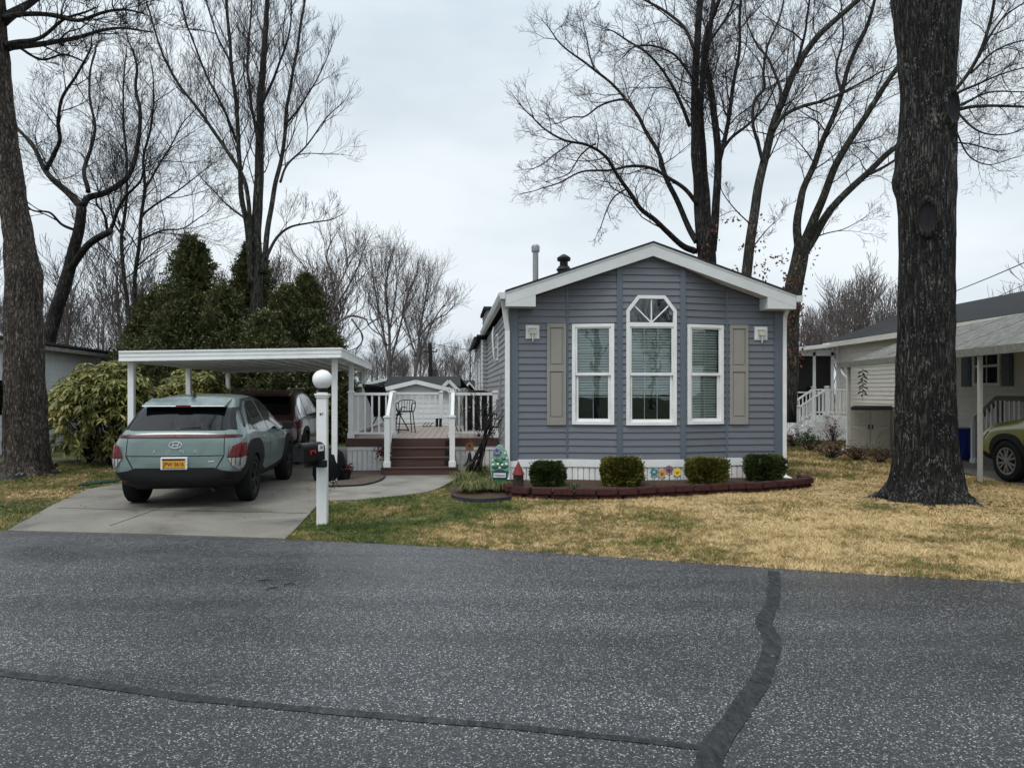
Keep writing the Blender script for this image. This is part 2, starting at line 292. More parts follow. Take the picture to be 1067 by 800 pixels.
def lawn(name, blades):
    """straw-coloured on the right, greener on the left and near the drive; patches by world position"""
    m, t, b = nodes(name); n = t.nodes; l = t.links; g = n.new('ShaderNodeNewGeometry')
    s = n.new('ShaderNodeSeparateXYZ'); l.new(g.outputs['Position'], s.inputs[0])
    a = n.new('ShaderNodeTexNoise'); a.inputs['Scale'].default_value = .8; a.inputs['Detail'].default_value = 6; a.inputs['Roughness'].default_value = .6; l.new(g.outputs['Position'], a.inputs['Vector'])
    f = n.new('ShaderNodeTexNoise'); f.inputs['Scale'].default_value = 9; f.inputs['Detail'].default_value = 4; l.new(g.outputs['Position'], f.inputs['Vector'])
    gx = n.new('ShaderNodeMapRange'); gx.inputs['From Min'].default_value = -1.9; gx.inputs['From Max'].default_value = 2.4; gx.inputs['To Min'].default_value = .0; gx.inputs['To Max'].default_value = .49; l.new(s.outputs['X'], gx.inputs['Value'])
    gl = n.new('ShaderNodeMapRange'); gl.inputs['From Min'].default_value = -3.8; gl.inputs['From Max'].default_value = -7; gl.inputs['To Min'].default_value = 0; gl.inputs['To Max'].default_value = .22; l.new(s.outputs['X'], gl.inputs['Value'])
    gy = n.new('ShaderNodeMapRange'); gy.inputs['From Min'].default_value = 12.6; gy.inputs['From Max'].default_value = 17; gy.inputs['To Min'].default_value = 0; gy.inputs['To Max'].default_value = -.22; l.new(s.outputs['Y'], gy.inputs['Value'])
    def ad(x, y, k=1.0, off=0):
        q = n.new('ShaderNodeMath'); q.operation = 'MULTIPLY_ADD'; l.new(x, q.inputs[0]); q.inputs[1].default_value = k
        if y is None: q.inputs[2].default_value = off
        else: l.new(y, q.inputs[2])
        return q.outputs[0]
    v = ad(a.outputs['Fac'], None, 1.9, -.92); v = ad(f.outputs['Fac'], v, 1.15)
    h3 = n.new('ShaderNodeTexNoise'); h3.inputs['Scale'].default_value = 3.4; h3.inputs['Detail'].default_value = 5; h3.inputs['Roughness'].default_value = .7; l.new(g.outputs['Position'], h3.inputs['Vector']); v = ad(h3.outputs['Fac'], v, .9); v = ad(v, None, 1, -.86); v = ad(gx.outputs[0], v); v = ad(gl.outputs[0], v); v = ad(gy.outputs[0], v)
    gb = n.new('ShaderNodeMapRange'); gb.inputs['From Min'].default_value = -2; gb.inputs['From Max'].default_value = -9; gb.inputs['To Min'].default_value = 0; gb.inputs['To Max'].default_value = -.6; l.new(s.outputs['Y'], gb.inputs['Value']); v = ad(gb.outputs[0], v)
    if blades:
        v = ad(g.outputs['Random Per Island'], v, .42)
        stops = [(.1, (.035, .055, .012)), (.38, (.088, .130, .028)), (.58, (.19, .175, .058)), (.78, (.40, .268, .106)), (1.25/1.3, (.66, .51, .28))]
    else:
        v = ad(v, None, 1, .15)
        stops = [(.1, (.03, .042, .012)), (.42, (.06, .065, .022)), (.62, (.11, .085, .04)), (.85, (.22, .16, .075)), (1, (.30, .22, .11))]
    r = ramp(n, stops); l.new(v, r.inputs[0]); l.new(r.outputs[0], b.inputs['Base Color']); b.inputs['Roughness'].default_value = .8; b.inputs['Specular IOR Level'].default_value = .2
    if not blades:
        bp = n.new('ShaderNodeBump'); bp.inputs['Strength'].default_value = .8; bp.inputs['Distance'].default_value = .03; l.new(f.outputs['Fac'], bp.inputs['Height']); l.new(bp.outputs[0], b.inputs['Normal'])
    return m
m_asph = asphalt()
def sealer():
    m, t, b = nodes('crack_sealer'); n = t.nodes; l = t.links; g = n.new('ShaderNodeNewGeometry')
    a = n.new('ShaderNodeTexNoise'); a.inputs['Scale'].default_value = 16; a.inputs['Detail'].default_value = 8; a.inputs['Roughness'].default_value = .7; am = n.new('ShaderNodeMapping'); am.inputs['Scale'].default_value = (1.6, .5, 1); l.new(g.outputs['Position'], am.inputs[0]); l.new(am.outputs[0], a.inputs['Vector'])
    f = n.new('ShaderNodeTexVoronoi'); f.inputs['Scale'].default_value = 120; l.new(g.outputs['Position'], f.inputs['Vector']); sp = n.new('ShaderNodeSeparateColor'); l.new(f.outputs['Color'], sp.inputs[0])
    r = ramp(n, [(.34, (.004, .004, .005)), (.45, (.012, .013, .014)), (.58, (.022, .024, .025)), (.72, (.040, .042, .043))]); l.new(a.outputs['Fac'], r.inputs[0])
    r2 = ramp(n, [(.0, (.8, .8, .8)), (.9, (1.1, 1.1, 1.1)), (1, (2.6, 2.6, 2.6))]); l.new(sp.outputs[0], r2.inputs[0])
    mu = n.new('ShaderNodeMix'); mu.data_type = 'RGBA'; mu.blend_type = 'MULTIPLY'; mu.inputs['Factor'].default_value = 1; l.new(r.outputs[0], mu.inputs['A']); l.new(r2.outputs[0], mu.inputs['B']); l.new(mu.outputs['Result'], b.inputs['Base Color'])
    rr = n.new('ShaderNodeMapRange'); rr.inputs['From Min'].default_value = .35; rr.inputs['From Max'].default_value = .65; rr.inputs['To Min'].default_value = .7; rr.inputs['To Max'].default_value = .3; l.new(a.outputs['Fac'], rr.inputs['Value']); l.new(rr.outputs[0], b.inputs['Roughness']); b.inputs['Specular IOR Level'].default_value = .35
    bp = n.new('ShaderNodeBump'); bp.inputs['Strength'].default_value = .1; bp.inputs['Distance'].default_value = .002; l.new(a.outputs['Fac'], bp.inputs['Height']); l.new(bp.outputs[0], b.inputs['Normal']); return m
m_seal = sealer()
m_conc = concrete('driveway_concrete', (.215, .198, .168)); m_walk = concrete('walk_concrete', (.27, .25, .215), 2)
m_lawn = lawn('lawn_soil', False); m_blade = lawn('lawn_blades', True)
m_mulch = M('mulch', (.075, .05, .035), .95, var=.6, scale=28, bump=1, bscale=60)
m_gravel = M('gravel', (.13, .10, .085), .9, var=.6, scale=40, bump=1, bscale=80)
m_white = M('white_vinyl', (.80, .81, .81), .38, var=.05, scale=3, dirt=.1)
m_whiteb = M('white_painted_metal', (.80, .81, .81), .45, var=.05, scale=2, dirt=.12)
m_fascia = M('gable_fascia_metal', (.64, .665, .665), .4, var=.05, scale=2, dirt=.08)
m_skirt = M('white_skirting', (.82, .82, .81), .5, var=.06, scale=2.5, dirt=.2)
m_siding = M('grey_blue_siding', (.136, .147, .170), .42, var=.05, scale=2.2, bump=.12, bscale=120, stretch=(1, 1, 6))
m_trim = M('slate_trim', (.105, .13, .16), .4, var=.05, scale=2)
m_sidel = M('pale_grey_siding', (.26, .265, .275), .45, var=.07, scale=2, stretch=(1, 1, 5))
m_shutter = M('taupe_shutter', (.275, .26, .232), .5, var=.05, scale=3)
m_shingle = M('dark_shingle', (.035, .035, .038), .95, var=.4, scale=18, bump=.6, bscale=50)
m_shingle2 = M('grey_shingle', (.036, .038, .04), .95, var=.4, scale=10, bump=.6, bscale=50, spec=.15)
m_glass = glassmat('window_glass', (.88, .92, .91), .05)
m_dark = M('dark_interior', (.012, .014, .018), .9, var=.3, scale=3)
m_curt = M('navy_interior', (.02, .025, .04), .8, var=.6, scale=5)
m_blind = M('blind_slat', (.74, .77, .72), .5, var=.05, scale=4)
m_brown = M('brown_composite', (.070, .032, .024), .55, var=.2, scale=4, bump=.2, bscale=30, stretch=(1, 8, 8))
m_board = M('deck_board', (.27, .205, .17), .5, var=.18, scale=2, bump=.15, bscale=30, stretch=(6, 1, 6))
m_black = M('black_plastic', (.009, .009, .01), .5, var=.2, scale=8, spec=.3)
m_blackm = M('black_metal', (.010, .010, .011), .4, metal=.3, var=.2, spec=.3)
m_cover = M('black_cover', (.007, .007, .008), .75, var=.3, scale=3, bump=.5, bscale=9)
m_globe, _t, _b = nodes('opal_globe'); _b.inputs['Base Color'].default_value = (.80, .81, .82, 1); _b.inputs['Roughness'].default_value = .22; _b.inputs['Subsurface Weight'].default_value = .2
m_block = M('red_block', (.058, .024, .023), .85, var=.4, scale=16, bump=1, bscale=45)
m_tyre = M('tyre', (.008, .008, .008), .8, var=.25, scale=8, bump=.2, spec=.2)
m_rimd = M('dark_rim', (.035, .036, .038), .35, metal=.6, var=.2)
m_rims = M('silver_rim', (.35, .35, .36), .3, metal=.8, var=.1)
def paint(name, col, rough=.35, coat=.45):
    m, t, b = nodes(name); b.inputs['Base Color'].default_value = (*col, 1); b.inputs['Roughness'].default_value = rough; b.inputs['Coat Weight'].default_value = coat; b.inputs['Coat Roughness'].default_value = .04
    n = t.nodes; l = t.links; tc = n.new('ShaderNodeTexCoord'); nz = n.new('ShaderNodeTexNoise'); nz.inputs['Scale'].default_value = 900; l.new(tc.outputs['Object'], nz.inputs['Vector'])
    mr = n.new('ShaderNodeMapRange'); mr.inputs['To Min'].default_value = rough-.05; mr.inputs['To Max'].default_value = rough+.05; l.new(nz.outputs['Fac'], mr.inputs['Value']); l.new(mr.outputs[0], b.inputs['Roughness']); return m
m_sage = paint('sage_paint', (.122, .172, .163), .3, .8)
m_maroon = paint('maroon_paint', (.050, .005, .009), .25, 1)
m_olive = paint('olive_paint', (.17, .165, .03), .28, 1)
m_clad = M('dark_cladding', (.014, .015, .016), .6, var=.12, scale=5, bump=.1, bscale=200)
m_cglass = M('privacy_glass', (.002, .003, .004), .04, var=.1, spec=.45, coat=0)
m_chrome = M('chrome', (.6, .6, .62), .12, metal=1, var=.03)
m_redl = M('red_lens', (.13, .008, .011), .2, var=.2, scale=30, spec=.35)
m_redd = M('dark_red_lens', (.05, .008, .01), .35, var=.1, spec=.3)
m_clear = M('clear_lens', (.30, .29, .29), .2, var=.4, scale=40, spec=.4)
m_plate = M('orange_plate', (.62, .30, .015), .45, var=.05)
m_platet = M('navy_print', (.012, .016, .06), .5, var=.05)
m_wprint = M('white_print', (.75, .75, .75), .4, var=.03)
m_rprint = M('red_print', (.5, .02, .03), .5, var=.1)
m_gal = M('galvanised', (.30, .31, .31), .4, metal=.5, var=.15, scale=6)
m_bark_big = bark('wet_oak_bark', (.008, .008, .008), (.036, .034, .032), (.15, .14, .128), (15, 15, 2.2), 1, .03, .6)
m_bark_l = bark('grey_oak_bark', (.028, .023, .019), (.10, .084, .072), (.27, .23, .20), (15, 15, 4.2), 1, .03, 0)
m_bark = bark('dark_bark', (.009, .008, .008), (.032, .029, .027), (.10, .09, .08), (9, 9, 2), .7, .02, 0)
m_bark_g = bark('greenish_bark', (.016, .016, .013), (.052, .052, .042), (.14, .137, .115), (9, 9, 2), .7, .02, 0)
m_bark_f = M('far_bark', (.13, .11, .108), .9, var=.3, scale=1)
m_twig = M('twig_bark', (.040, .034, .036), .9, var=.25, scale=2)
m_scar = M('old_wound', (.02, .019, .022), .9, var=.4, scale=20, bump=1, bscale=40)
m_box = leafmat('boxwood_leaf', [(.014, .026, .008), (.045, .070, .022), (.13, .155, .05)], 5, .4, .2)
m_boxy = leafmat('yellowed_boxwood_leaf', [(.020, .032, .008), (.08, .095, .02), (.32, .25, .05)], 6, .4, .2)
m_rhod = leafmat('rhododendron_leaf', [(.05, .07, .02), (.16, .18, .05), (.33, .31, .10), (.42, .36, .14)], 2.0, .42, .25)
m_ever = leafmat('arborvitae_spray', [(.022, .033, .015), (.058, .076, .030), (.125, .135, .050), (.18, .15, .07)], 1.1, .65, .1)
m_liri = leafmat('lily_turf_leaf', [(.05, .07, .02), (.13, .15, .045), (.28, .26, .10)], 5, .5, .2)
m_rust = leafmat('rust_leaf', [(.06, .025, .018), (.14, .055, .036), (.22, .11, .07)], 3, .7, .3)
m_red = leafmat('dried_red_leaf', [(.05, .012, .014), (.12, .03, .03), (.2, .06, .05)], 6, .7, .2)
m_litter = leafmat('fallen_leaf', [(.06, .035, .02), (.14, .08, .045), (.24, .15, .08)], 3, .8, .1)
# ------------------------------------------------------------------ ground, road, drive
def sheet(name, pts, z, mat, thick=0, kind='structure'):
    mb = MB(); k = len(pts)
    if thick: mb.prism([(p[0], p[1]) for p in pts], lambda x, y: (x, y, z), lambda x, y: (x, y, z-thick))
    else: mb.add([(p[0], p[1], z) for p in pts], [tuple(range(k))])
    o = mb.build(name, mat, fix=False); bm = bmesh.new(); bm.from_mesh(o.data)
    bmesh.ops.recalc_face_normals(bm, faces=bm.faces)
    if not thick:
        for f in bm.faces:
            if f.normal.z < 0: f.normal_flip()
    bm.to_mesh(o.data); bm.free(); return tag(o, kind=kind)
def smooth_line(pts, n=8):
    pts = [Vector(p) for p in pts]; q = [pts[0]*2-pts[1]]+pts+[pts[-1]*2-pts[-2]]; o = []
    for i in range(1, len(q)-2):
        p0, p1, p2, p3 = q[i-1:i+3]
        for j in range(n):
            t = j/n; o.append(.5*((2*p1)+(p2-p0)*t+(2*p0-5*p1+4*p2-p3)*t*t+(3*p1-p0-3*p2+p3)*t**3))
    o.append(pts[-1]); return o
sheet('ground', [(-400, -300), (400, -300), (400, 500), (-400, 500)], 0, m_lawn)
far_edge = [(-120, 12.5, 0), (-40, 10.6, 0), (-15, 9.45, 0), (-9, 9.02, 0)]+[tuple(G(*p)) for p in ((0,553.7), (150,557.5), (298,562.3), (420,568), (540,574.5), (670,583), (800,592), (935,600.5), (1067,608))]+[(8, 5.25, 0), (15, 2.9, 0), (40, -7, 0), (110, -40, 0)]
fe = smooth_line(far_edge, 5)
for i, p in enumerate(fe):
    if -9 < p.x < 8: p.y += .014*noise.noise(Vector((p.x*4, 0, 0)))+.01*noise.noise(Vector((p.x*17, 3, 0)))
def edge_y(x):
    for a, b in zip(fe, fe[1:]):
        if a.x <= x <= b.x: return a.y+(b.y-a.y)*(x-a.x)/(b.x-a.x)
    return fe[0].y
# finer ragged edge near the lens
xs = [p.x for p in fe if p.x < -9]+[-9+i*.06 for i in range(285)]+[p.x for p in fe if p.x > 8.1]
road_top = [(x, edge_y(x)+(.022*noise.noise(Vector((x*9, 5, 0)))+.012*noise.noise(Vector((x*31, 1, 0))) if -9 <= x <= 8.1 else 0)) for x in xs]
bot = [(x, y-12.5) for x, y in road_top]
mb = MB(); k = len(road_top)
mb.add([(x, y, .006) for x, y in bot+road_top], [(i, i+1, k+i+1, k+i) for i in range(k-1)]); tag(mb.build('road', m_asph, fix=False), kind='structure')
# sealed cracks
def strip(name, pts, ws, z, mat):
    pts = [Vector(p) for p in pts]; L = []; Rr = []
    for i, p in enumerate(pts):
        d = (pts[min(i+1, len(pts)-1)]-pts[max(0, i-1)]).normalized(); nn = Vector((-d.y, d.x, 0)); wv = ws[0]+(ws[1]-ws[0])*i/(len(pts)-1)
        a = wv/2*(1+.22*noise.noise(p*3)+.10*noise.noise(p*9)); b_ = wv/2*(1+.34*noise.noise(p*2.6+Vector((9,9,9)))+.10*noise.noise(p*10))
        L.append(p+nn*a); Rr.append(p-nn*b_)
    k = len(pts); mb = MB(); mb.add([(p.x, p.y, z) for p in L+Rr], [(i, k+i, k+i+1, i+1) for i in range(k-1)])
    return tag(mb.build(name, mat, fix=False), kind='structure')
strip('road_crack_seal', smooth_line([G(806.5,596), G(807,612), G(805,628), G(797,648), G(803,662), G(804,676), G(797,700), G(783,725), G(766,748), G(752,770), G(739,795), G(728,830), G(715,880)], 22), (.10, .12), .0105, m_seal)
strip('road_joint_seal', smooth_line([G(-120,686), G(0,702), G(90,713), G(200,728), G(330,741), G(440,751), G(540,759), G(640,770), G(738,781)], 46), (.085, .05), .0095, m_seal)
drive = [G(8,553.5), G(55,527), G(91,510.5), G(124,505)]
back = [(-7.15, 13.9), (-7.9, 21.5), (-3.6, 22), (-3.15, 17.2), (-3.1, 13.6)]
right = [G(346,508), G(343,522), G(328,530), G(318,541), G(308,552), G(297,562.6)]
ft = [(x, edge_y(x)+.004) for x in (-2.56, -3.4, -4.3, -5.2, -5.9)]
sheet('driveway', [(p.x, p.y) for p in drive]+back+[(p.x, p.y) for p in right]+ft, .018, m_conc, .03)
for nm, a, b_ in (('j', G(112,510.5), G(345,511.5)), ('k', G(60,530.5), G(320,536))):
    strip('driveway_joint', [a+(b_-a)*(i/14) for i in range(15)], (.016, .016), .0215, m_seal)
strip('driveway_joint', [Vector((-4.9+i*.1*-.12, 9+i*.6, 0)) for i in range(20)], (.012, .012), .0215, m_seal)
walk = smooth_line([G(343,522.5), G(372,521.5), G(400,519), G(428,516), G(450,512), G(467,504.5), G(477,497.5)], 5)+[Vector((-1.0, 14.6, 0)), Vector((-2.6, 14.6, 0))]+smooth_line([G(401,498), G(395,502), G(381,505.6), G(362,507.3), G(346,508)], 4)
sheet('walkway', [(p.x, p.y) for p in walk], .022, m_walk, .03)
# planting beds
def arc(pts, n=6): return [(p.x, p.y) for p in smooth_line(pts, n)]
sheet('bark_mulch', arc([G(345,509), G(362,507.9), G(381,506.2), G(396,502), G(401,498.5)], 5)+[(-2.5, 15.25), (-3.5, 15.3)], .03, m_gravel, .03)
sheet('planting_bed', arc([G(467,512), G(477,519.5), G(500,522), G(533,519)], 6)+[(.02, 13.05), (-.3, 15.3), (-1.0, 15.3), (-1.0, 14.3)], .014, m_mulch, .02)
sheet('neighbour_bed', [(9.0, 19.0), (10.3, 18.4), (11.5, 20.5), (11.2, 25), (9.0, 26.5), (8.2, 22)], .014, m_mulch, .02)
sheet('neighbour_driveway', [(8.72, 6.6), (9.05, 13.2), (9.5, 19.4), (12, 19.4), (12, 6)], .014, m_conc, .02)
# dark green mat and the edging strips
mb = MB(); a, b_ = G(81,507), G(122,502.5); c_, d_ = G(125,500.5), G(90,503); mb.add([(p.x, p.y, z) for z in (.012, .03) for p in (a, b_, c_, d_)], [(0,1,2,3), (4,5,6,7), (0,1,5,4), (1,2,6,5), (2,3,7,6), (3,0,4,7)])
tag(mb.build('garden_mat', M('green_turf_mat', (.012, .05, .035), .8, var=.3, scale=10, bump=.5)), 'dark green turf mat on the grass beside the driveway, near the rhododendron', 'mat')
def edging(name, pts, h, w, mat, label, cat, z0=0, scallop=0):
    mb = MB(); pts = smooth_line(pts, 8); k = len(pts); vs = []; fs = []
    for i, p in enumerate(pts):
        d = (pts[min(i+1, k-1)]-pts[max(0, i-1)]).normalized(); nn = Vector((-d.y, d.x, 0))*w/2
        hh = h*(1+.12*noise.noise(p*3)); hh += scallop*abs(math.sin(i*1.3))
        vs += [p-nn+Vector((0,0,z0)), p+nn+Vector((0,0,z0)), p+nn+Vector((0,0,z0+hh)), p-nn+Vector((0,0,z0+hh))]
    for i in range(k-1):
        for j in range(4): fs.append((i*4+j, i*4+(j+1) % 4, i*4+4+(j+1) % 4, i*4+4+j))
    fs += [(0,1,2,3), (k*4-4, k*4-3, k*4-2, k*4-1)]; mb.add(vs, fs)
    return tag(mb.build(name, mat), label, cat)
edging('edging_strip', [G(340,508.5), G(362,508.2), G(381,506.6), G(396,502.4), G(401,498.5)], .05, .03, m_black, 'curved black plastic edging round the gravel bed left of the steps', 'edging')
edging('edging_strip', [G(471,514), G(472,519), G(480,522), G(496,523.5), G(515,523), G(532,521)], .06, .035, M('slate_edging', (.035,.038,.045), .6, var=.3, scale=9, bump=.3), 'dark slate-coloured edging strip curving through the grass before the lily turf', 'edging')
edging('scalloped_edging', [G(-25,500), G(10,499.5), G(30,496), G(48,491), G(58,485)], .05, .05, M('grey_edging', (.10,.10,.10), .8, var=.3), 'low scalloped grey edging round the foot of the left oak', 'edging', scallop=.05)
# dark twigs lying on the road
for i, (a, b_) in enumerate(((G(269,606), G(286,606.5)), (G(278,615), G(290,613.5)), (G(296,610), G(308,609.8)))):
    mb = MB(); mid = (a+b_)/2+Vector((0, .02, .004)); mb.tube([a+Vector((0,0,.012)), mid+Vector((0,0,.012)), b_+Vector((0,0,.012))], [.004, .006, .003], 5)
    tag(mb.build('fallen_twig', m_twig), ('longest dark twig lying on the wet road before the driveway', 'middle short twig lying lowest on the wet road', 'thin twig on the road, rightmost of the three')[i], 'twig', 'twigs on the road')
# ------------------------------------------------------------------ the mobile home
TH = R(4.7); W = 4.95
home = thing('mobile_home', 'grey-blue sided mobile home with white gable trim and arched centre window', 'house', (-.04, 13.0, 0), TH)
ZS, ZE, PK = .46, 3.17, 4.02          # skirting top, wall top at the eaves, peak of the wall
def roofz(u): return ZE+(PK-ZE)*(1-abs(u-W/2)/(W/2))
class Fr:
    """wall frame: s along, z up, d outwards"""
    def __init__(s, a, b):
        s.a = Vector((a[0], a[1], 0)); s.b = Vector((b[0], b[1], 0)); s.L = (s.b-s.a).length; s.e = (s.b-s.a)/s.L; s.n = Vector((s.e.y, -s.e.x, 0))
    def __call__(s, x, z, d=0): p = s.a+s.e*x+s.n*d; return Vector((p.x, p.y, z))
    def box(s, mb, x0, x1, z0, z1, d0, d1):
        mb.add([s(x0,z0,d1), s(x1,z0,d1), s(x1,z0,d0), s(x0,z0,d0), s(x0,z1,d1), s(x1,z1,d1), s(x1,z1,d0), s(x0,z1,d0)], [(0,3,2,1),(4,5,6,7),(0,1,5,4),(1,2,6,5),(2,3,7,6),(3,0,4,7)])
    def poly(s, mb, pts, d0, d1): mb.prism(pts, lambda x, z: s(x, z, d1), lambda x, z: s(x, z, d0))
    def M(s, x, z, d=0):
        o = s(x, z, d); m = Matrix((( s.e.x, -s.n.x, 0, o.x), (s.e.y, -s.n.y, 0, o.y), (0, 0, 1, o.z), (0,0,0,1))); return m
def siding(mb, fr, x0, x1, z0, z1, holes=(), exp=.12, lip=.02, roof=None):
    """clapboard courses; roof = list of (a,b,c) half-planes in (x,z)"""
    z = z0
    while z < z1-1e-4:
        ze = min(z+exp, z1); cuts = {z, ze}
        for h in holes:
            for q in (h[2], h[3]):
                if z < q < ze: cuts.add(q)
        cuts = sorted(cuts)
        for za, zb in zip(cuts, cuts[1:]):
            segs = [(x0, x1)]; zm = (za+zb)/2
            for h in holes:
                if h[2] < zm < h[3]:
                    ns = []
                    for a, b in segs:
                        if h[1] <= a or h[0] >= b: ns.append((a, b)); continue
                        if h[0] > a: ns.append((a, h[0]))
                        if h[1] < b: ns.append((h[1], b))
                    segs = ns
            for a, b in segs:
                p = [(a, za), (b, za), (b, zb), (a, zb)]
                for pl in (roof or ()):
                    p = clip(p, *pl)
                    if len(p) < 3: break
                if len(p) < 3: continue
                dd = lambda q: lip*(1-(q-z)/exp)
                mb.add([fr(x, q, dd(q)) for x, q in p], [tuple(range(len(p)))])
                if za == z and p[0][1] == za and p[1][1] == za:
                    mb.add([fr(p[0][0], z, lip), fr(p[1][0], z, lip), fr(p[1][0], z, -.004), fr(p[0][0], z, -.004)], [(0,1,2,3)])
        z += exp
U = [0, 1.02, 1.91, 3.04, 3.92, W]; V = [0, 0, -.22, -.22, 0, 0]
facets = [Fr((U[i], V[i]), (U[i+1], V[i+1])) for i in range(5)]
def rect(fr, w): return ((fr.L-w)/2, (fr.L+w)/2)
ww, wc = .74, .90
holesF = {1: [(*rect(facets[1], ww-.05), 1.10, 2.81)], 2: [(*rect(facets[2], wc-.05), 1.09, 3.0), ((facets[2].L-.64)/2, (facets[2].L+.64)/2, 3.0, 3.27)], 3: [(*rect(facets[3], ww-.05), 1.10, 2.81)]}
for i, fr in enumerate(facets):
    # gable half-planes in facet coordinates
    sl = (PK-ZE)/(W/2); du = fr.e.x
    planes = [(-sl*du, 1, ZE+sl*U[i]), (sl*du, 1, ZE+sl*(W-U[i]))]
    mb = MB(); siding(mb, fr, 0, fr.L, ZS, PK+.02, holesF.get(i, ()), roof=planes)
    mb.build('front_siding', m_siding, home, fix=False)
# trims on the folds and corners (clipped under the gable)
def trim(u, v, wd, n, d=.03):
    mb = MB(); a = Fr((u-wd/2, v), (u+wd/2, v)); zt = roofz(u)-.005
    a.box(mb, 0, wd, ZS-.03, zt, -.01, d); return mb.build(n, m_trim, home, bevel=.004)
for u, v, wd in ((U[1], 0, .045), (U[2], -.225, .10), (U[3], -.225, .10), (U[4], 0, .045)): trim(u, v, wd, 'fold_trim', .022)
for u in (.075, W-.075): trim(u, 0, .15, 'corner_trim')
mb = MB(); mb.box(-.02, .012, -.028, .11, ZS, ZE); mb.build('corner_trim', m_trim, home)
# side walls, back wall
LEN = 14
fl = Fr((0, 8.0), (0, 0)); mb = MB(); siding(mb, fl, 0, 8, ZS, ZE, [(4.4, 5.0, 2.35, 2.9)]); mb.build('side_siding', m_sidel, home, fix=False)
fr_ = Fr((W, 0), (W, LEN)); mb = MB(); siding(mb, fr_, 0, LEN, ZS, ZE); mb.build('side_siding', m_siding, home, fix=False)
fb = Fr((W, LEN), (0, LEN)); mb = MB(); siding(mb, fb, 0, W, ZS, PK, roof=[(-sl, 1, ZE), (sl, 1, ZE+sl*W)]); mb.build('rear_siding', m_siding, home, fix=False)
# the wider rear section that steps out on the left, with a box dormer above
f2 = Fr((-.16, 8.0), (0, 8.0)); f3 = Fr((-.16, LEN), (-.16, 8.0)); mb = MB(); siding(mb, f2, 0, .16, ZS, 3.12); siding(mb, f3, 0, LEN-8, ZS, 3.12, [(1.3, 2.2, 1.3, 2.6), (4.0, 4.9, 1.3, 2.6)]); mb.build('side_siding', m_sidel, home, fix=False)
mb = MB(); mb.box(-.18, -.13, 7.985, 8.06, ZS, 3.12); mb.build('corner_trim', m_white, home)
f4 = Fr((-.02, 10.6), (-.02, 8.3)); mb = MB(); siding(mb, f4, 0, 2.3, 3.2, 4.0); f5 = Fr((-.02, 8.3), (1.6, 8.3)); siding(mb, f5, 0, 1.8, 3.2, 4.0); dm = mb.build('dormer', m_sidel, home, fix=False)
mb = MB(); mb.box(-.1, 1.7, 8.2, 10.7, 4.0, 4.09); mb.build('dormer_roof', m_shingle, dm)
# side windows
def side_win(fr, x0, x1, z0, z1):
    mb = MB(); w_ = .05
    for a, b, c, d in ((x0, x1, z0, z0+w_), (x0, x1, z1-w_, z1), (x0, x0+w_, z0+w_, z1-w_), (x1-w_, x1, z0+w_, z1-w_), (x0+w_, x1-w_, (z0+z1)/2-.02, (z0+z1)/2+.02)): fr.box(mb, a, b, c, d, -.02, .035)
    o = mb.build('side_window', m_white, home)
    mb = MB(); fr.box(mb, x0+.02, x1-.02, z0+.02, z1-.02, -.012, .004); mb.build('glass', m_cglass, o)
side_win(fl, 4.38, 5.02, 2.33, 2.92); side_win(f3, 1.27, 2.23, 1.27, 2.63); side_win(f3, 3.97, 4.93, 1.27, 2.63)
# skirting: beaded boards with a white band on top
def skirt(fr, L, n):
    mb = MB(); fr.box(mb, -.005, L+.005, ZS-.135, ZS-.002, 0, .03); mb.build('skirting_band', m_white, home, bevel=.003)
    mb = MB(); x = 0; bw = .10
    while x < L-.001:
        b = min(x+bw-.016, L); fr.box(mb, x, b, 0, ZS-.136, -.03, .012); fr.box(mb, b, min(b+.016, L), 0, ZS-.136, -.04, -.025); x += bw
    mb.build('skirting', m_skirt, home)
for i, fr in enumerate(facets): skirt(fr, fr.L, i)
skirt(fl, 8, 0); skirt(f3, LEN-8, 0); skirt(fr_, LEN, 0)
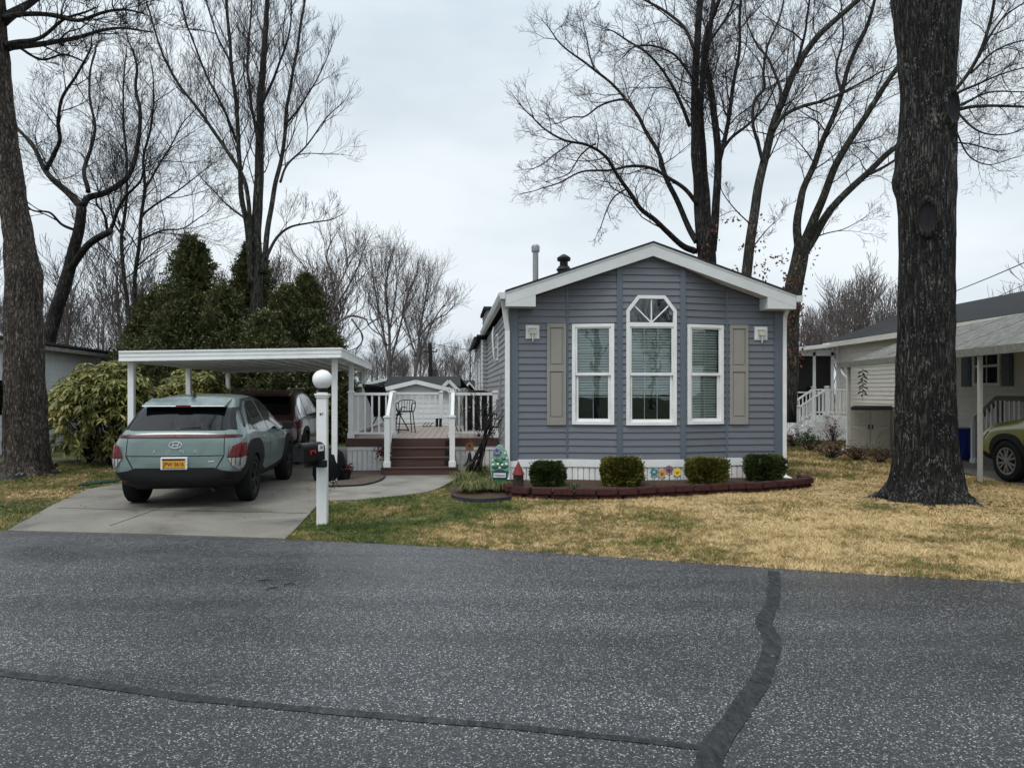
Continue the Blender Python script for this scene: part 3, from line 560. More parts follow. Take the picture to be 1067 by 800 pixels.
# windows
def dh_window(fr, w, z0, z1, cols, blind_to, arch=False, sash_in=0):
    """double-hung window: casing, two sashes with grilles, panes, blind and the dark room behind"""
    c = fr.L/2; x0, x1 = c-w/2, c+w/2; cs = .06; mb = MB()
    fr.box(mb, x0, x0+cs, z0, z1, -.02, .045); fr.box(mb, x1-cs, x1, z0, z1, -.02, .045)
    fr.box(mb, x0+cs, x1-cs, z0, z0+cs, -.02, .05)
    if not arch: fr.box(mb, x0+cs, x1-cs, z1-cs, z1, -.02, .045)
    else:
        zt = 3.335; zc = 3.07; hw = .245    # octagonal top
        outer = [(x0, z1+.001), (x0, zc), (c-hw, zt), (c+hw, zt), (x1, zc), (x1, z1+.001)]; q = .052
        inner = [(x0+cs, z1+.001), (x0+cs, zc-.02), (c-hw+.028, zt-cs), (c+hw-.028, zt-cs), (x1-cs, zc-.02), (x1-cs, z1+.001)]
        for i in range(5): fr.poly(mb, [outer[i], outer[i+1], inner[i+1], inner[i]], -.02, .045)
        fr.box(mb, x0+cs, x1-cs, z1-.075, z1, -.02, .047)
    win = mb.build('arched_window' if arch else 'window', m_white, home, bevel=.004)
    if arch:
        mb = MB(); fr.poly(mb, inner, -.006, -.001); mb.build('glass', m_glass, win)
        mb = MB(); b0 = (c, z1+.0)
        for t in ((c, zt-cs), (c-.32, zc+.10), (c+.32, zc+.10)):
            mb.bar(fr(b0[0], b0[1], .012), fr(t[0], t[1], .012), .022, .018, up=tuple(fr.n))
        mb.build('muntin', m_white, win)
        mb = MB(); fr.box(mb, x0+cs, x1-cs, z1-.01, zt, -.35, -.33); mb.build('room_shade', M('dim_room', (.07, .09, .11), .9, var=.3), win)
    zi0, zi1 = z0+cs, z1-(.075 if arch else cs); zm = (zi0+zi1)/2+.0
    for nm, a, b, d, m_ in (('upper_sash', zm-.02, zi1, .018, 0), ('lower_sash', zi0, zm+.005, -.012, .03)):
        mb = MB(); s = .032; xa, xb = x0+cs+m_*.6, x1-cs-m_*.6
        fr.box(mb, xa, xa+s, a, b, d-.02, d+.012); fr.box(mb, xb-s, xb, a, b, d-.02, d+.012)
        fr.box(mb, xa+s, xb-s, a, a+(.05 if nm[0] == 'u' else .045), d-.02, d+.014); fr.box(mb, xa+s, xb-s, b-s*.7, b, d-.02, d+.012)
        if m_: fr.box(mb, x0+cs, xa, a, b, -.03, -.008); fr.box(mb, xb, x1-cs, a, b, -.03, -.008)
        sa = mb.build(nm, m_white, win, bevel=.002)
        mb = MB(); fr.box(mb, xa+s, xb-s, a+.04, b-.02, d-.008, d-.003); mb.build('glass', m_glass, win)
        mb = MB(); iw = (xb-xa-2*s)
        for k in range(1, cols): xx = xa+s+iw*k/cols; fr.box(mb, xx-.006, xx+.006, a+.05, b-.022, d-.016, d-.010)
        zz = (a+.05+b-.022)/2; fr.box(mb, xa+s, xb-s, zz-.006, zz+.006, d-.015, d-.0095); mb.build('muntin', M('muntin_grey', (.80, .84, .82), .5), win)
    mb = MB(); z = zi1-.01; i = 0
    while z > blind_to:
        sag = .004*math.sin(i*1.7); p = [fr(x0+cs+.008, z-.019+sag, -.050), fr(x1-cs-.008, z-.019-sag, -.050), fr(x1-cs-.008, z+.016, -.070), fr(x0+cs+.008, z+.016, -.070)]
        mb.add(p, [(0,1,2,3)]); mb.add([q-fr.n*.002 for q in p], [(3,2,1,0)]); z -= .047; i += 1
    fr.box(mb, x0+cs+.008, x1-cs-.008, z, z+.02, -.068, -.05); mb.build('blind', m_blind, win, fix=False)
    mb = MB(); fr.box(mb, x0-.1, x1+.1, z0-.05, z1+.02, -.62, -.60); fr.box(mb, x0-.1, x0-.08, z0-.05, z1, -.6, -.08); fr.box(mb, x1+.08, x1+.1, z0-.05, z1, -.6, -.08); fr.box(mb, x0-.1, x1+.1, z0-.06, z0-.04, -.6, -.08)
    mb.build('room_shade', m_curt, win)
dh_window(facets[1], ww, 1.07, 2.84, 2, 1.60); dh_window(facets[2], wc, 1.06, 2.86, 3, 1.60, True); dh_window(facets[3], ww, 1.07, 2.84, 2, 1.16)
# shutters
def shutter(x, fr):
    w_ = .34; z0, z1 = 1.06, 2.85; mb = MB(); s = .05; d = .045
    fr.box(mb, x, x+s, z0, z1, .01, d); fr.box(mb, x+w_-s, x+w_, z0, z1, .01, d)
    for a, b in ((z0, z0+.13), ((z0+z1)/2+.05, (z0+z1)/2+.16), (z1-.07, z1)): fr.box(mb, x+s, x+w_-s, a, b, .01, d)
    for a, b in ((z0+.13, (z0+z1)/2+.05), ((z0+z1)/2+.16, z1-.07)):
        fr.box(mb, x+s, x+w_-s, a, b, .01, d-.02); fr.box(mb, x+s+.025, x+w_-s-.025, a+.025, b-.025, .01, d-.008)
    mb.build('shutter', m_shutter, home, bevel=.004)
shutter(.655, facets[0]); shutter(.05, facets[4])
# square light fittings
def sconce(x, z, fr):
    mb = MB(); fr.box(mb, x-.12, x+.12, z-.12, z+.12, .0, .03); fr.box(mb, x-.09, x+.09, z-.09, z+.09, .03, .036); o = mb.build('wall_light', m_white, home, bevel=.006)
    mb = MB(); fr.box(mb, x-.055, x+.055, z-.035, z+.055, .03, .09); mb.tube([fr(x, z-.03, .07), fr(x, z-.17, .08)], [.016, .012], 8); fr.box(mb, x-.065, x+.065, z+.055, z+.068, .03, .1)
    mb.build('lamp_arm', M('cream_fitting', (.55,.54,.46), .4, var=.2, scale=30), o)
sconce(.40, 2.70, facets[0]); sconce(.63, 2.70, facets[4])
# roof slabs, ridge, fascia, soffit
OV, EX = .36, .10; RZ = ZE+.215
def rz_(u): return RZ+(PK+.245-RZ)*(1-abs(u-W/2)/(W/2+EX))
mb = MB()
for sgn in (-1, 1):
    ue = W/2+sgn*(W/2+EX)
    p = [(ue, rz_(ue)), (W/2, rz_(W/2))]; y0, y1 = -OV-.02, LEN+.3; t = .03
    vs = [(p[0][0], y0, p[0][1]), (p[1][0], y0, p[1][1]), (p[1][0], y1, p[1][1]), (p[0][0], y1, p[0][1])]
    vs = [Vector(q) for q in vs]+[Vector(q)-Vector((0,0,t)) for q in vs]
    mb.add(vs, [(0,1,2,3),(7,6,5,4),(0,4,5,1),(2,6,7,3),(3,7,4,0)])
roof = mb.build('roof', m_shingle, home)
mb = MB(); mb.box(-.3, .1, 7.9, LEN+.3, 3.2, 3.26); mb.build('roof', m_shingle, home)
fz = .215
for sgn in (-1, 1):
    ue = W/2+sgn*(W/2+EX); a = Vector((ue, -OV, rz_(ue)-.032)); b = Vector((W/2, -OV, rz_(W/2)-.032)); mb = MB()
    vs = [a, b, b-Vector((0,0,fz+.01)), a-Vector((0,0,fz))]; vs2 = [q+Vector((0,.03,0)) for q in vs]
    mb.add(vs+vs2, [(0,1,2,3),(4,5,6,7),(0,1,5,4),(1,2,6,5),(2,3,7,6),(3,0,4,7)])
    s2 = Vector((0,-.008,0)); vs = [a+s2, b+s2, b+s2-Vector((0,0,.035)), a+s2-Vector((0,0,.035))]; vs2 = [q+Vector((0,.006,0)) for q in vs]
    mb.add(vs+vs2, [(0,1,2,3),(4,5,6,7),(0,1,5,4),(1,2,6,5),(2,3,7,6),(3,0,4,7)])
    mb.build('fascia', m_fascia, home, bevel=.003)
    mb = MB(); vs = [a-Vector((0,-.03,fz-.02)), b-Vector((0,-.03,fz-.01)), b+Vector((0,OV,-fz+.01)), a+Vector((0,OV,-fz+.02))]
    mb.add(vs+[q+Vector((0,0,.012)) for q in vs], [(0,1,2,3),(4,5,6,7),(0,1,5,4),(1,2,6,5),(2,3,7,6),(3,0,4,7)])
    for k in range(1, 5): # soffit seams
        f = k/5; p = vs[0].lerp(vs[1], f); q = vs[3].lerp(vs[2], f); mb.bar(p-Vector((0,0,.004)), q-Vector((0,0,.004)), .012, .006)
    mb.build('soffit', m_white, home)
    # eave return box
    u0, u1 = (ue, ue+.52) if sgn < 0 else (ue-.52, ue); zb = rz_(ue)-.032-fz; mb = MB()
    top = lambda u: rz_(u)-.034-fz+.002
    vs = [(u0, -OV+.002, zb-.03), (u1, -OV+.002, zb-.03), (u1, -OV+.002, top(u1)), (u0, -OV+.002, top(u0))]
    mb.add(vs+[(x, 0.01, z) for x, y, z in vs], [(0,1,2,3),(4,5,6,7),(0,1,5,4),(1,2,6,5),(2,3,7,6),(3,0,4,7)])
    mb.build('eave_return', m_fascia, home, bevel=.003)
    # gutter along the side
    g0, g1 = (ue-.115, ue-.002) if sgn < 0 else (ue+.002, ue+.115); mb = MB(); zg = rz_(ue)-.04
    ln = 7.9 if sgn < 0 else LEN
    mb.prism([(g0, zg), (g1, zg), (g1 if sgn > 0 else g1, zg-.11), (g0+(.03 if sgn < 0 else 0), zg-.11), (g0, zg-.04)], lambda x, z: (x, -OV-.01, z), lambda x, z: (x, ln, z)); mb.build('gutter', m_fascia, home)
mb = MB(); mb.box(-.38, -.3, 7.9, LEN, 3.1, 3.2); mb.build('gutter', m_black, home)
def pipe(pts, mat, name='downspout', w=.065, parent=None):
    mb = MB(); pts = [Vector(p) for p in pts]
    mb.tube(smooth_line(pts, 3) if len(pts) > 2 else pts, w/2*1.1, 8); return mb.build(name, mat, parent or home, smooth=True)
mb = MB(); pp = [(-.13, -.2, 3.24), (-.10, -.12, 3.08), (-.045, -.05, 2.72), (-.045, -.05, .28), (-.05, -.06, .12), (-.06, -.22, .05)]
for a, b in zip(pp, pp[1:]): mb.bar(a, b, .085, .06, up=(0,1,0))
mb.build('downspout', m_white, home, bevel=.008)
mb = MB(); pp = [(W+.10, -.1, 3.2), (W+.04, -.02, 3.0), (W+.04, -.02, .12), (W+.12, -.15, .06)]
for a, b in zip(pp, pp[1:]): mb.bar(a, b, .07, .06, up=(0,1,0))
mb.build('downspout', m_white, home, bevel=.008)
pipe([(-.06, 3.6, 3.1), (-.10, 3.55, 2.9), (-.06, 3.5, 2.3)], m_white, 'conduit', .05)
# roof pipes
mb = MB(); mb.lathe([(.062, 3.4), (.062, 4.68), (.085, 4.68), (.09, 4.72), (.09, 4.80), (.06, 4.84)], 20, Matrix.Translation((.80, 3.0, 0))); mb.build('vent_pipe', m_gal, home, smooth=False)
mb = MB(); mb.lathe([(.14, 3.5), (.14, 4.28), (.17, 4.30), (.12, 4.37), (.09, 4.40), (.09, 4.50), (.145, 4.50), (.15, 4.56), (.10, 4.60), (.03, 4.64)], 20, Matrix.Translation((1.42, 3.0, 0))); mb.build('roof_vent', m_blackm, home)
# cables on the wall beside the deck
mb = MB(); mb.tube(smooth_line([(-.03, 1.9, .3), (-.05, 1.9, 1.4), (-.03, 1.9, 2.0)], 4), .012, 6); mb.box(-.12, -.02, 1.75, 2.05, 1.1, 1.5); mb.build('meter_box', m_sidel, home)
# ------------------------------------------------------------------ deck
TD = R(3.5); DZ = .69
deck = thing('deck', 'raised brown deck with white railings and four brown steps', 'deck', (-3.38, 15.22, 0), TD)
DW, DD = 3.10, 5.7        # width, depth
mb = MB(); x = 0; i = 0
while x < DW-.01:
    b = min(x+.137, DW); mb.box(x, b, -.02, DD, DZ-.028, DZ); x += .145
mb.build('deck_boards', m_board, deck, bevel=.003)
mb = MB(); mb.box(-.02, DW, -.045, -.021, DZ-.17, DZ-.002); mb.box(-.045, -.021, -.045, DD, DZ-.17, DZ-.002); mb.build('fascia_board', m_brown, deck, bevel=.003)
def dskirt(fr, L):
    mb = MB(); fr.box(mb, 0, L, DZ-.245, DZ-.172, -.0, .03); x = 0
    while x < L-.001:
        b = min(x+.085, L); fr.box(mb, x, b, .01, DZ-.246, -.03, .012); fr.box(mb, b, min(b+.016, L), .01, DZ-.246, -.04, -.025); x += .101
    return mb.build('skirting', m_skirt, deck)
dskirt(Fr((0, -.0), (DW, -.0)), DW); dskirt(Fr((0, DD), (0, 0)), DD)
def newel(mb, x, y, z0, z1, w_=.105):
    mb.box(x-w_/2, x+w_/2, y-w_/2, y+w_/2, z0, z1-.05)
    for a, b, q in ((z0, z0+.11, .016), (z1-.05, z1-.03, .02), (z1-.03, z1-.012, .008), (z1-.012, z1, -.02)): mb.box(x-w_/2-q, x+w_/2+q, y-w_/2-q, y+w_/2+q, a+.0005, b)
def railing(p0, p1, zf, h=.93, posts=(1, 1), name='railing', parent=None, mat=None, sp=.142, top=.055):
    """rail with balusters between two points (deck-local)"""
    parent = parent or deck; mat = mat or m_white
    p0 = Vector(p0); p1 = Vector(p1); d = p1-p0; L = Vector((d.x, d.y, 0)).length; e = d/L; mb = MB()
    o = e*.055; up = Vector((0,0,1))
    for hz, hh, ww_ in ((h-.02, top, .065), (.10, .045, .045)):
        mb.bar(p0+o+up*hz, p1-o+up*hz, ww_, hh)
    r = mb.build(name, mat, parent, bevel=.004)
    mb = MB(); n = max(2, int(round(L/sp)))
    for k in range(1, n):
        q = p0+d*(k/n); mb.box(q.x-.017, q.x+.017, q.y-.017, q.y+.017, q.z+.12, q.z+h-.045)
    tag(mb.build('balusters', mat, r))
    for k, q in enumerate((p0, p1)):
        if posts[k]:
            mb = MB(); newel(mb, q.x, q.y, q.z, q.z+h+.055); mb.build('post', mat, r, bevel=.004)
    return r
sx0, sx1 = .92, 2.13      # stairs between the two deck newels
railing((.06, .04, DZ), (sx0, .04, DZ), DZ)
railing((sx1, .04, DZ), (DW-.06, .04, DZ), DZ)
railing((.06, .04, DZ), (.06, 2.9, DZ), DZ, posts=(0, 1)); railing((.06, 2.9, DZ), (.06, DD-.06, DZ), DZ, posts=(0, 1))
railing((.06, DD-.06, DZ), (1.72, DD-.06, DZ), DZ, posts=(0, 1), sp=.16)
# steps
rise = DZ/4
for k in range(3):
    y0 = -.045-.28*(3-k); zt = rise*(k+1); e = .14 if k == 0 else 0; mb = MB()
    mb.box(sx0-.0-e, sx1+e, y0, -.046 if k == 0 else y0+.28+.02, .0 if k == 0 else zt-rise+.002, zt-.028); mb.box(sx0-e-.008, sx1+e+.008, y0-.022, y0+.29, zt-.026, zt)
    st = mb.build('step', m_brown, deck, bevel=.004)
    if k:
        mb = MB(); mb.box(sx1-.13, sx1-.03, y0-.02, y0-.001, zt-.15, zt-.045); mb.build('step_light', m_black, st, bevel=.004)
mb = MB(); mb.box(sx1-.13, sx1-.03, -.062, -.046, DZ-.15, DZ-.045); mb.build('step_light', m_black, deck)
for sx in (sx0-.03, sx1+.03):
    nb = (sx, -.045-.28*2.75, rise)
    mb = MB(); newel(mb, nb[0], nb[1], nb[2], nb[2]+1.02); a = mb.build('newel_post', m_white, deck, bevel=.004)
    mb = MB(); p0 = Vector((nb[0], nb[1]+.05, rise+.97)); p1 = Vector((sx, 0.0, DZ+.93)); mb.bar(p0, p1, .07, .06); mb.bar(p0-Vector((0,0,.78)), p1-Vector((0,0,.80)), .05, .05); h = mb.build('handrail', m_white, deck, bevel=.005)
    mb = MB()
    for k in range(1, 6): q = p0.lerp(p1, k/6); mb.box(q.x-.017, q.x+.017, q.y-.017, q.y+.017, q.z-.78, q.z-.02)
    mb.build('balusters', m_white, h)
# ------------------------------------------------------------------ things on the deck
DM = Matrix.Translation((-3.38, 15.22, 0)) @ Matrix.Rotation(TD, 4, 'Z')
def dpt(x, y, z=DZ): return DM @ Vector((x, y, z))
# bar-height chair
ch = thing('bar_chair', 'black metal bar chair with a curved back on the deck behind the steps', 'chair', dpt(1.0, 2.1), R(200)); ch.scale = (.86, .86, .80)
mb = MB(); mb.box(-.2, .2, -.2, .2, .60, .64); mb.build('seat', m_black, ch, bevel=.015)
for sx in (-1, 1):
    for sy in (-1, 1):
        mb = MB(); mb.tube([(sx*.17, sy*.17, .6), (sx*.23, sy*.23, 0)], .014, 8); mb.build('leg', m_blackm, ch)
mb = MB(); mb.tube([(.2,.2,.25),(-.2,.2,.25),(-.2,-.2,.25),(.2,-.2,.25),(.2,.2,.25)], .009, 6); mb.build('footrest', m_blackm, ch)
mb = MB(); mb.tube(smooth_line([(-.2, .17, .62), (-.23, .22, .8), (-.2, .24, .93), (0, .27, .96), (.2, .24, .93), (.23, .22, .8), (.2, .17, .62)], 4), .013, 8)
for k in range(5): x = -.14+k*.07; mb.tube([(x, .2, .63), (x, .26, .95)], .007, 6)
mb.build('backrest', m_blackm, ch)
mb = MB()
for sx in (-1, 1): mb.tube(smooth_line([(sx*.22, .2, .86), (sx*.24, 0, .87), (sx*.22, -.17, .82), (sx*.2, -.18, .62)], 4), .012, 8)
mb.build('armrest', m_blackm, ch)
# folding recliner
ch = thing('folding_recliner', 'black folding recliner chair standing behind the left deck railing', 'chair', dpt(.60, 2.6), R(160))
mb = MB(); mb.bar((0, -.15, .42), (0, .35, .38), .5, .03); mb.bar((0, .30, .40), (0, .78, 1.08), .5, .03); mb.build('sling', m_black, ch)
mb = MB()
for sx in (-.27, .27):
    mb.tube([(sx, -.45, 0), (sx, .25, .62), (sx, .40, .60)], .014, 8); mb.tube([(sx, .55, 0), (sx, -.1, .60), (sx, -.28, .58)], .014, 8); mb.tube([(sx, .25, .35), (sx, .80, 1.12)], .014, 8)
mb.tube([(-.27,.8,1.12),(.27,.8,1.12)], .014, 8); mb.tube([(-.27,-.45,.02),(.27,-.45,.02)], .014, 8); mb.build('frame', m_blackm, ch)
mb = MB(); mb.bar((0, .74, .98), (0, .86, 1.12), .36, .08); mb.build('headrest', m_black, ch, bevel=.03)
# covered grill
gr = MB(); prof = [(-.36, 0), (-.37, .5), (-.37, .78), (-.30, .93), (-.15, 1.0), (.15, 1.0), (.30, .93), (.37, .78), (.37, .5), (.36, 0)]
gv = []; kk = 9
for j in range(kk):
    y = -.27+.54*j/(kk-1); s = 1-.10*abs(j-4)**2/16; gv += [(x*s+.015*noise.noise(Vector((x*5, y*5, z*4))), y+.02*noise.noise(Vector((x*6, z*3, 1))), z*(1-.05*(abs(j-4)/4)**2)) for x, z in prof]
gr.add(gv, [(j*10+i, j*10+i+1, j*10+11+i, j*10+10+i) for j in range(kk-1) for i in range(9)]+[tuple(range(10)), tuple(range(80, 90))])
o = gr.build('covered_grill', m_cover, smooth=True); o.location = dpt(2.72, 3.3); o.rotation_euler.z = TD; tag(o, 'barbecue grill under a black cover behind the right deck railing', 'grill')
# boots, sandals, planter stick at the back post
mb = MB()
for dx in (0, .14): mb.tube(smooth_line([(dx, 0, 0), (dx, .0, .10), (dx+.005, .01, .30)], 3), [.06, .055, .055, .05, .055, .055, .06], 10); mb.ball((dx-.0, -.08, .05), .06, 10, 6, (.9, 1.6, .8))
o = mb.build('rubber_boots', m_black, smooth=True); o.scale = (.7, .7, .75); o.location = dpt(1.62, 5.1); tag(o, 'pair of black rubber boots by the back railing post of the deck', 'boots')
mb = MB()
for k in range(3): mb.bar((k*.12, 0, .0), (k*.12+.12, .1, .16), .02, .02)
mb.bar((0,.0,.01),(.36,0,.01),.02,.02); o = mb.build('boot_rack', m_blackm); o.scale = (.8, .8, .7); o.location = dpt(1.22, 5.0); tag(o, 'low black wire boot rack on the deck boards', 'rack')
# ------------------------------------------------------------------ carport
TC = R(6.8)
cp = thing('carport', 'flat white metal carport roof on square posts over the parked cars', 'carport', (-3.24, 13.5, 0), TC)
CWD, CL = 3.54, 7.4
def cpz(x, y): return 2.43-.02*(-x)/CWD*4-.0*y      # falls a little to the left
mb = MB(); mb.box(-CWD-.05, .12, -.25, CL, 0, .05)
mb.v = [(x, y, z+cpz(x, y)-.16) for x, y, z in mb.v]; mb.build('roof_deck', m_whiteb, cp)
mb = MB(); x = -CWD
while x < .1: mb.box(x, x+.05, -.2, CL-.05, -.19, -.161); x += .31
mb.v = [(x, y, z+cpz(x, y)) for x, y, z in mb.v]; mb.build('roof_rib', m_whiteb, cp)
for nm, b in (('front', (-CWD-.08, .15, -.30, -.25, -.175, .0)), ('left', (-CWD-.08, -CWD-.03, -.25, CL, -.175, .0)), ('right', (.10, .15, -.25, CL, -.175, .0)), ('rear', (-CWD-.08, .15, CL, CL+.05, -.175, .0))):
    mb = MB(); mb.box(*b)
    if nm == 'front': mb.box(b[0], b[1], b[2]-.012, b[2], -.03, .004); mb.box(b[0], b[1], b[2]-.012, b[2], -.178, -.15); mb.box(b[0], b[1], b[2]-.006, b[2], -.10, -.085)
    if nm == 'right': mb.box(b[1], b[1]+.012, b[2], b[3], -.03, .004); mb.box(b[1], b[1]+.012, b[2], b[3], -.178, -.15)
    mb.v = [(x, y, z+cpz(x, y)) for x, y, z in mb.v]; mb.build('fascia', m_whiteb, cp, bevel=.004)
for x in (-CWD+.02, 0):
    for y in ((0, 3.1, 6.6) if x == 0 else (0, 3.2, 6.5)):
        mb = MB(); mb.box(x-.05, x+.05, y-.05, y+.05, .0, cpz(x, y)-.162); mb.box(x-.07, x+.07, y-.07, y+.07, 0.018, .03); mb.build('post', m_whiteb, cp, bevel=.006)

# ------------------------------------------------------------------ cars
def evaluated(o):
    bpy.context.view_layer.update(); dg = bpy.context.evaluated_depsgraph_get()
    return bpy.data.meshes.new_from_object(o.evaluated_get(dg))
def car_shell(st, wheels, wr, wx, name='shell'):
    """smooth closed body lofted through the stations, wheel wells cut out; returns mesh and its BVH before cutting"""
    mb = MB(); n = None
    for (y, zb, wl, wm, zs, ws, wrf, zr) in st:
        h = [(0, zb), (wl*.75, zb), (wl, zb+.05), (wm, zb*.45+zs*.55), (ws+.004, zs-.04), (ws-.02, zs+.035), (wrf+.035, zr-.075), (wrf-.06, zr-.004), (wrf*.45, zr+.012), (0, zr+.016)]
        ring = [(x, y, z) for x, z in h]+[(-x, y, z) for x, z in reversed(h[1:-1])]; n = len(ring); mb.v += ring
    k = len(st)
    for i in range(k-1):
        for j in range(n): a0 = i*n+j; a1 = i*n+(j+1) % n; mb.f.append((a0, a1, a1+n, a0+n))
    for base, rev in ((0, False), ((k-1)*n, True)):   # caps as quad strips
        for i in range(n//2):
            q = (base+i, base+i+1, base+(n-i-1) % n, base+(n-i) % n)
            q = tuple(dict.fromkeys(q)); mb.f.append(q if rev else tuple(reversed(q)))
        
    o = mb.build(name, None); s = o.modifiers.new('s', 'SUBSURF'); s.levels = s.render_levels = 2
    me = evaluated(o); bpy.data.objects.remove(o)
    bm = bmesh.new(); bm.from_mesh(me); bvh = BVHTree.FromBMesh(bm); bm.free()
    o = bpy.data.objects.new('tmp', me); C.objects.link(o); cut = []
    for y in wheels:
        for s_ in (-1, 1):
            c = MB(); c.lathe([(wr, 0), (wr, .5)], 40, Matrix.Translation((s_*wx, y, wr-.035)) @ Matrix.Rotation(s_*R(90), 4, 'Y'))
            c = c.build('cut', None); cut.append(c); b = o.modifiers.new('b', 'BOOLEAN'); b.operation = 'DIFFERENCE'; b.solver = 'EXACT'; b.object = c
    me2 = evaluated(o)
    for c in cut: bpy.data.objects.remove(c)
    bpy.data.objects.remove(o); return me2, bvh
def patch(bvh, poly, axis, name, mat, parent, off=.005, grid=.05, skirt=.02, both=False):
    """piece laid on the shell: poly in (y,z) for 'R'/'L' sides, (x,z) for 'B' back and 'F' front, (x,y) for 'T' top"""
    bm = bmesh.new(); vs = [bm.verts.new((p[0], p[1], 0)) for p in poly]; bm.faces.new(vs); bmesh.ops.triangulate(bm, faces=bm.faces)
    xs = [p[0] for p in poly]; ys = [p[1] for p in poly]
    for lo, hi, nrm in ((min(xs), max(xs), (1,0,0)), (min(ys), max(ys), (0,1,0))):
        q = lo+grid
        while q < hi: bmesh.ops.bisect_plane(bm, geom=bm.verts[:]+bm.edges[:]+bm.faces[:], plane_co=Vector(nrm)*q, plane_no=nrm); q += grid
    D = {'R': ((3,0,0), (-1,0,0)), 'L': ((-3,0,0), (1,0,0)), 'B': ((0,-9,0), (0,1,0)), 'F': ((0,9,0), (0,-1,0)), 'T': ((0,0,4), (0,0,-1))}[axis]
    d = Vector(D[1]); last = None; miss = []
    for v in bm.verts:
        a, b = v.co.x, v.co.y
        o = {'R': Vector((3, a, b)), 'L': Vector((-3, a, b)), 'B': Vector((a, -9, b)), 'F': Vector((a, 9, b)), 'T': Vector((a, b, 4))}[axis]
        hit, nn, _, _ = bvh.ray_cast(o, d)
        if hit is None: hit, nn, _, _ = bvh.find_nearest(o+d*(3-.85 if axis in 'RL' else 8.4 if axis == 'B' else 5 if axis == 'F' else 3))
        if nn.dot(d) > 0: nn = -nn
        v.co = hit+nn*off
    e = [q for q in bm.edges if q.is_boundary]; r = bmesh.ops.extrude_edge_only(bm, edges=e)
    for g in r['geom']:
        if isinstance(g, bmesh.types.BMVert): g.co = g.co+d*skirt
    bmesh.ops.recalc_face_normals(bm, faces=bm.faces)
    me = bpy.data.meshes.new(name); bm.to_mesh(me); bm.free(); me.materials.append(mat)
    o = bpy.data.objects.new(name, me); C.objects.link(o); o.parent = parent
    for p in me.polygons: p.use_smooth = True
    try: me.set_sharp_from_angle(angle=R(35))
    except Exception: pass
    return o
def wheel(parent, x, y, r, wd, rim_mat, spokes=5):
    s = 1 if x > 0 else -1; Mx = Matrix.Translation((x, y, r)) @ Matrix.Rotation(s*R(90), 4, 'Y')
    wt = MB(); wt.lathe([(r*.66, -wd), (r*.93, -wd), (r, -wd+.03), (r, -.03), (r*.985, -.014), (r*.93, 0), (r*.80, .006), (r*.68, 0), (r*.66, -.03)], 40, Mx); w_ = wt.build('wheel', m_tyre, parent, smooth=True)
    rm = MB(); rm.lathe([(r*.60, -.12), (r*.60, -.012), (r*.67, -.004), (r*.69, -.02), (r*.69, -.12)], 40, Mx); 
    for k in range(spokes):
        for dd in (-.17, .17):
            a = 2*math.pi*k/spokes+dd*.7; a2 = 2*math.pi*k/spokes+dd*1.25
            p0 = Mx @ Vector((r*.12*math.cos(a), r*.12*math.sin(a), -.02)); p1 = Mx @ Vector((r*.63*math.cos(a2), r*.63*math.sin(a2), -.02)); rm.bar(p0, p1, .032, .03, up=(1,0,0))
    rm.lathe([(r*.17, -.05), (r*.17, -.012), (r*.11, -.004), (.001, -.003)], 16, Mx); rm.build('rim', rim_mat, w_)
    hb = MB(); hb.lathe([(r*.585, -.13), (r*.585, -.115)], 24, Mx); hb.build('brake_disc', m_black, w_); return w_
def arch(bvh, yc, zc, r0, r1, y0, y1, zb, side, name, mat, parent, flat=0):
    """wheel-arch cladding: ring round the well, squared off outwards"""
    n = 16; o = []; i_ = []
    for k in range(n+1):
        a = math.pi*(k/n)*1.12-.06*math.pi; ca, sa = math.cos(a), math.sin(a); i_.append((yc+r0*ca, max(zb, zc+r0*sa)))
        q = r1*(1+flat*abs(math.sin(2*a))**2); o.append((yc+q*ca, max(zb, zc+q*sa)))
    return patch(bvh, o+i_[::-1], side, name, mat, parent, off=.014, grid=.06, skirt=.04)
def base_car(nm, label, cat, loc, rz, st, wheels, wr, paint, tyre_r, group=None, wx=.62):
    root = thing(nm, label, cat, loc, rz, group); me, bvh = car_shell(st, wheels, wr, wx)
    me.name = 'body'; me.materials.clear(); me.materials.append(paint); b = bpy.data.objects.new('body', me); C.objects.link(b); b.parent = root
    for p in me.polygons: p.use_smooth = True; p.material_index = 0
    try: me.set_sharp_from_angle(angle=R(38))
    except Exception: pass
    mb = MB(); mb.box(-.62, .62, wheels[0]-.50, wheels[1]+.5, .25, .55)
    for y in wheels: mb.lathe([(.05, -.70), (.05, .70)], 10, Matrix.Translation((0, y, tyre_r)) @ Matrix.Rotation(R(90), 4, 'Y')); mb.box(-.60, .60, y-.42, y+.42, .42, .80)
    mb.build('underbody', m_black, root)
    return root, bvh
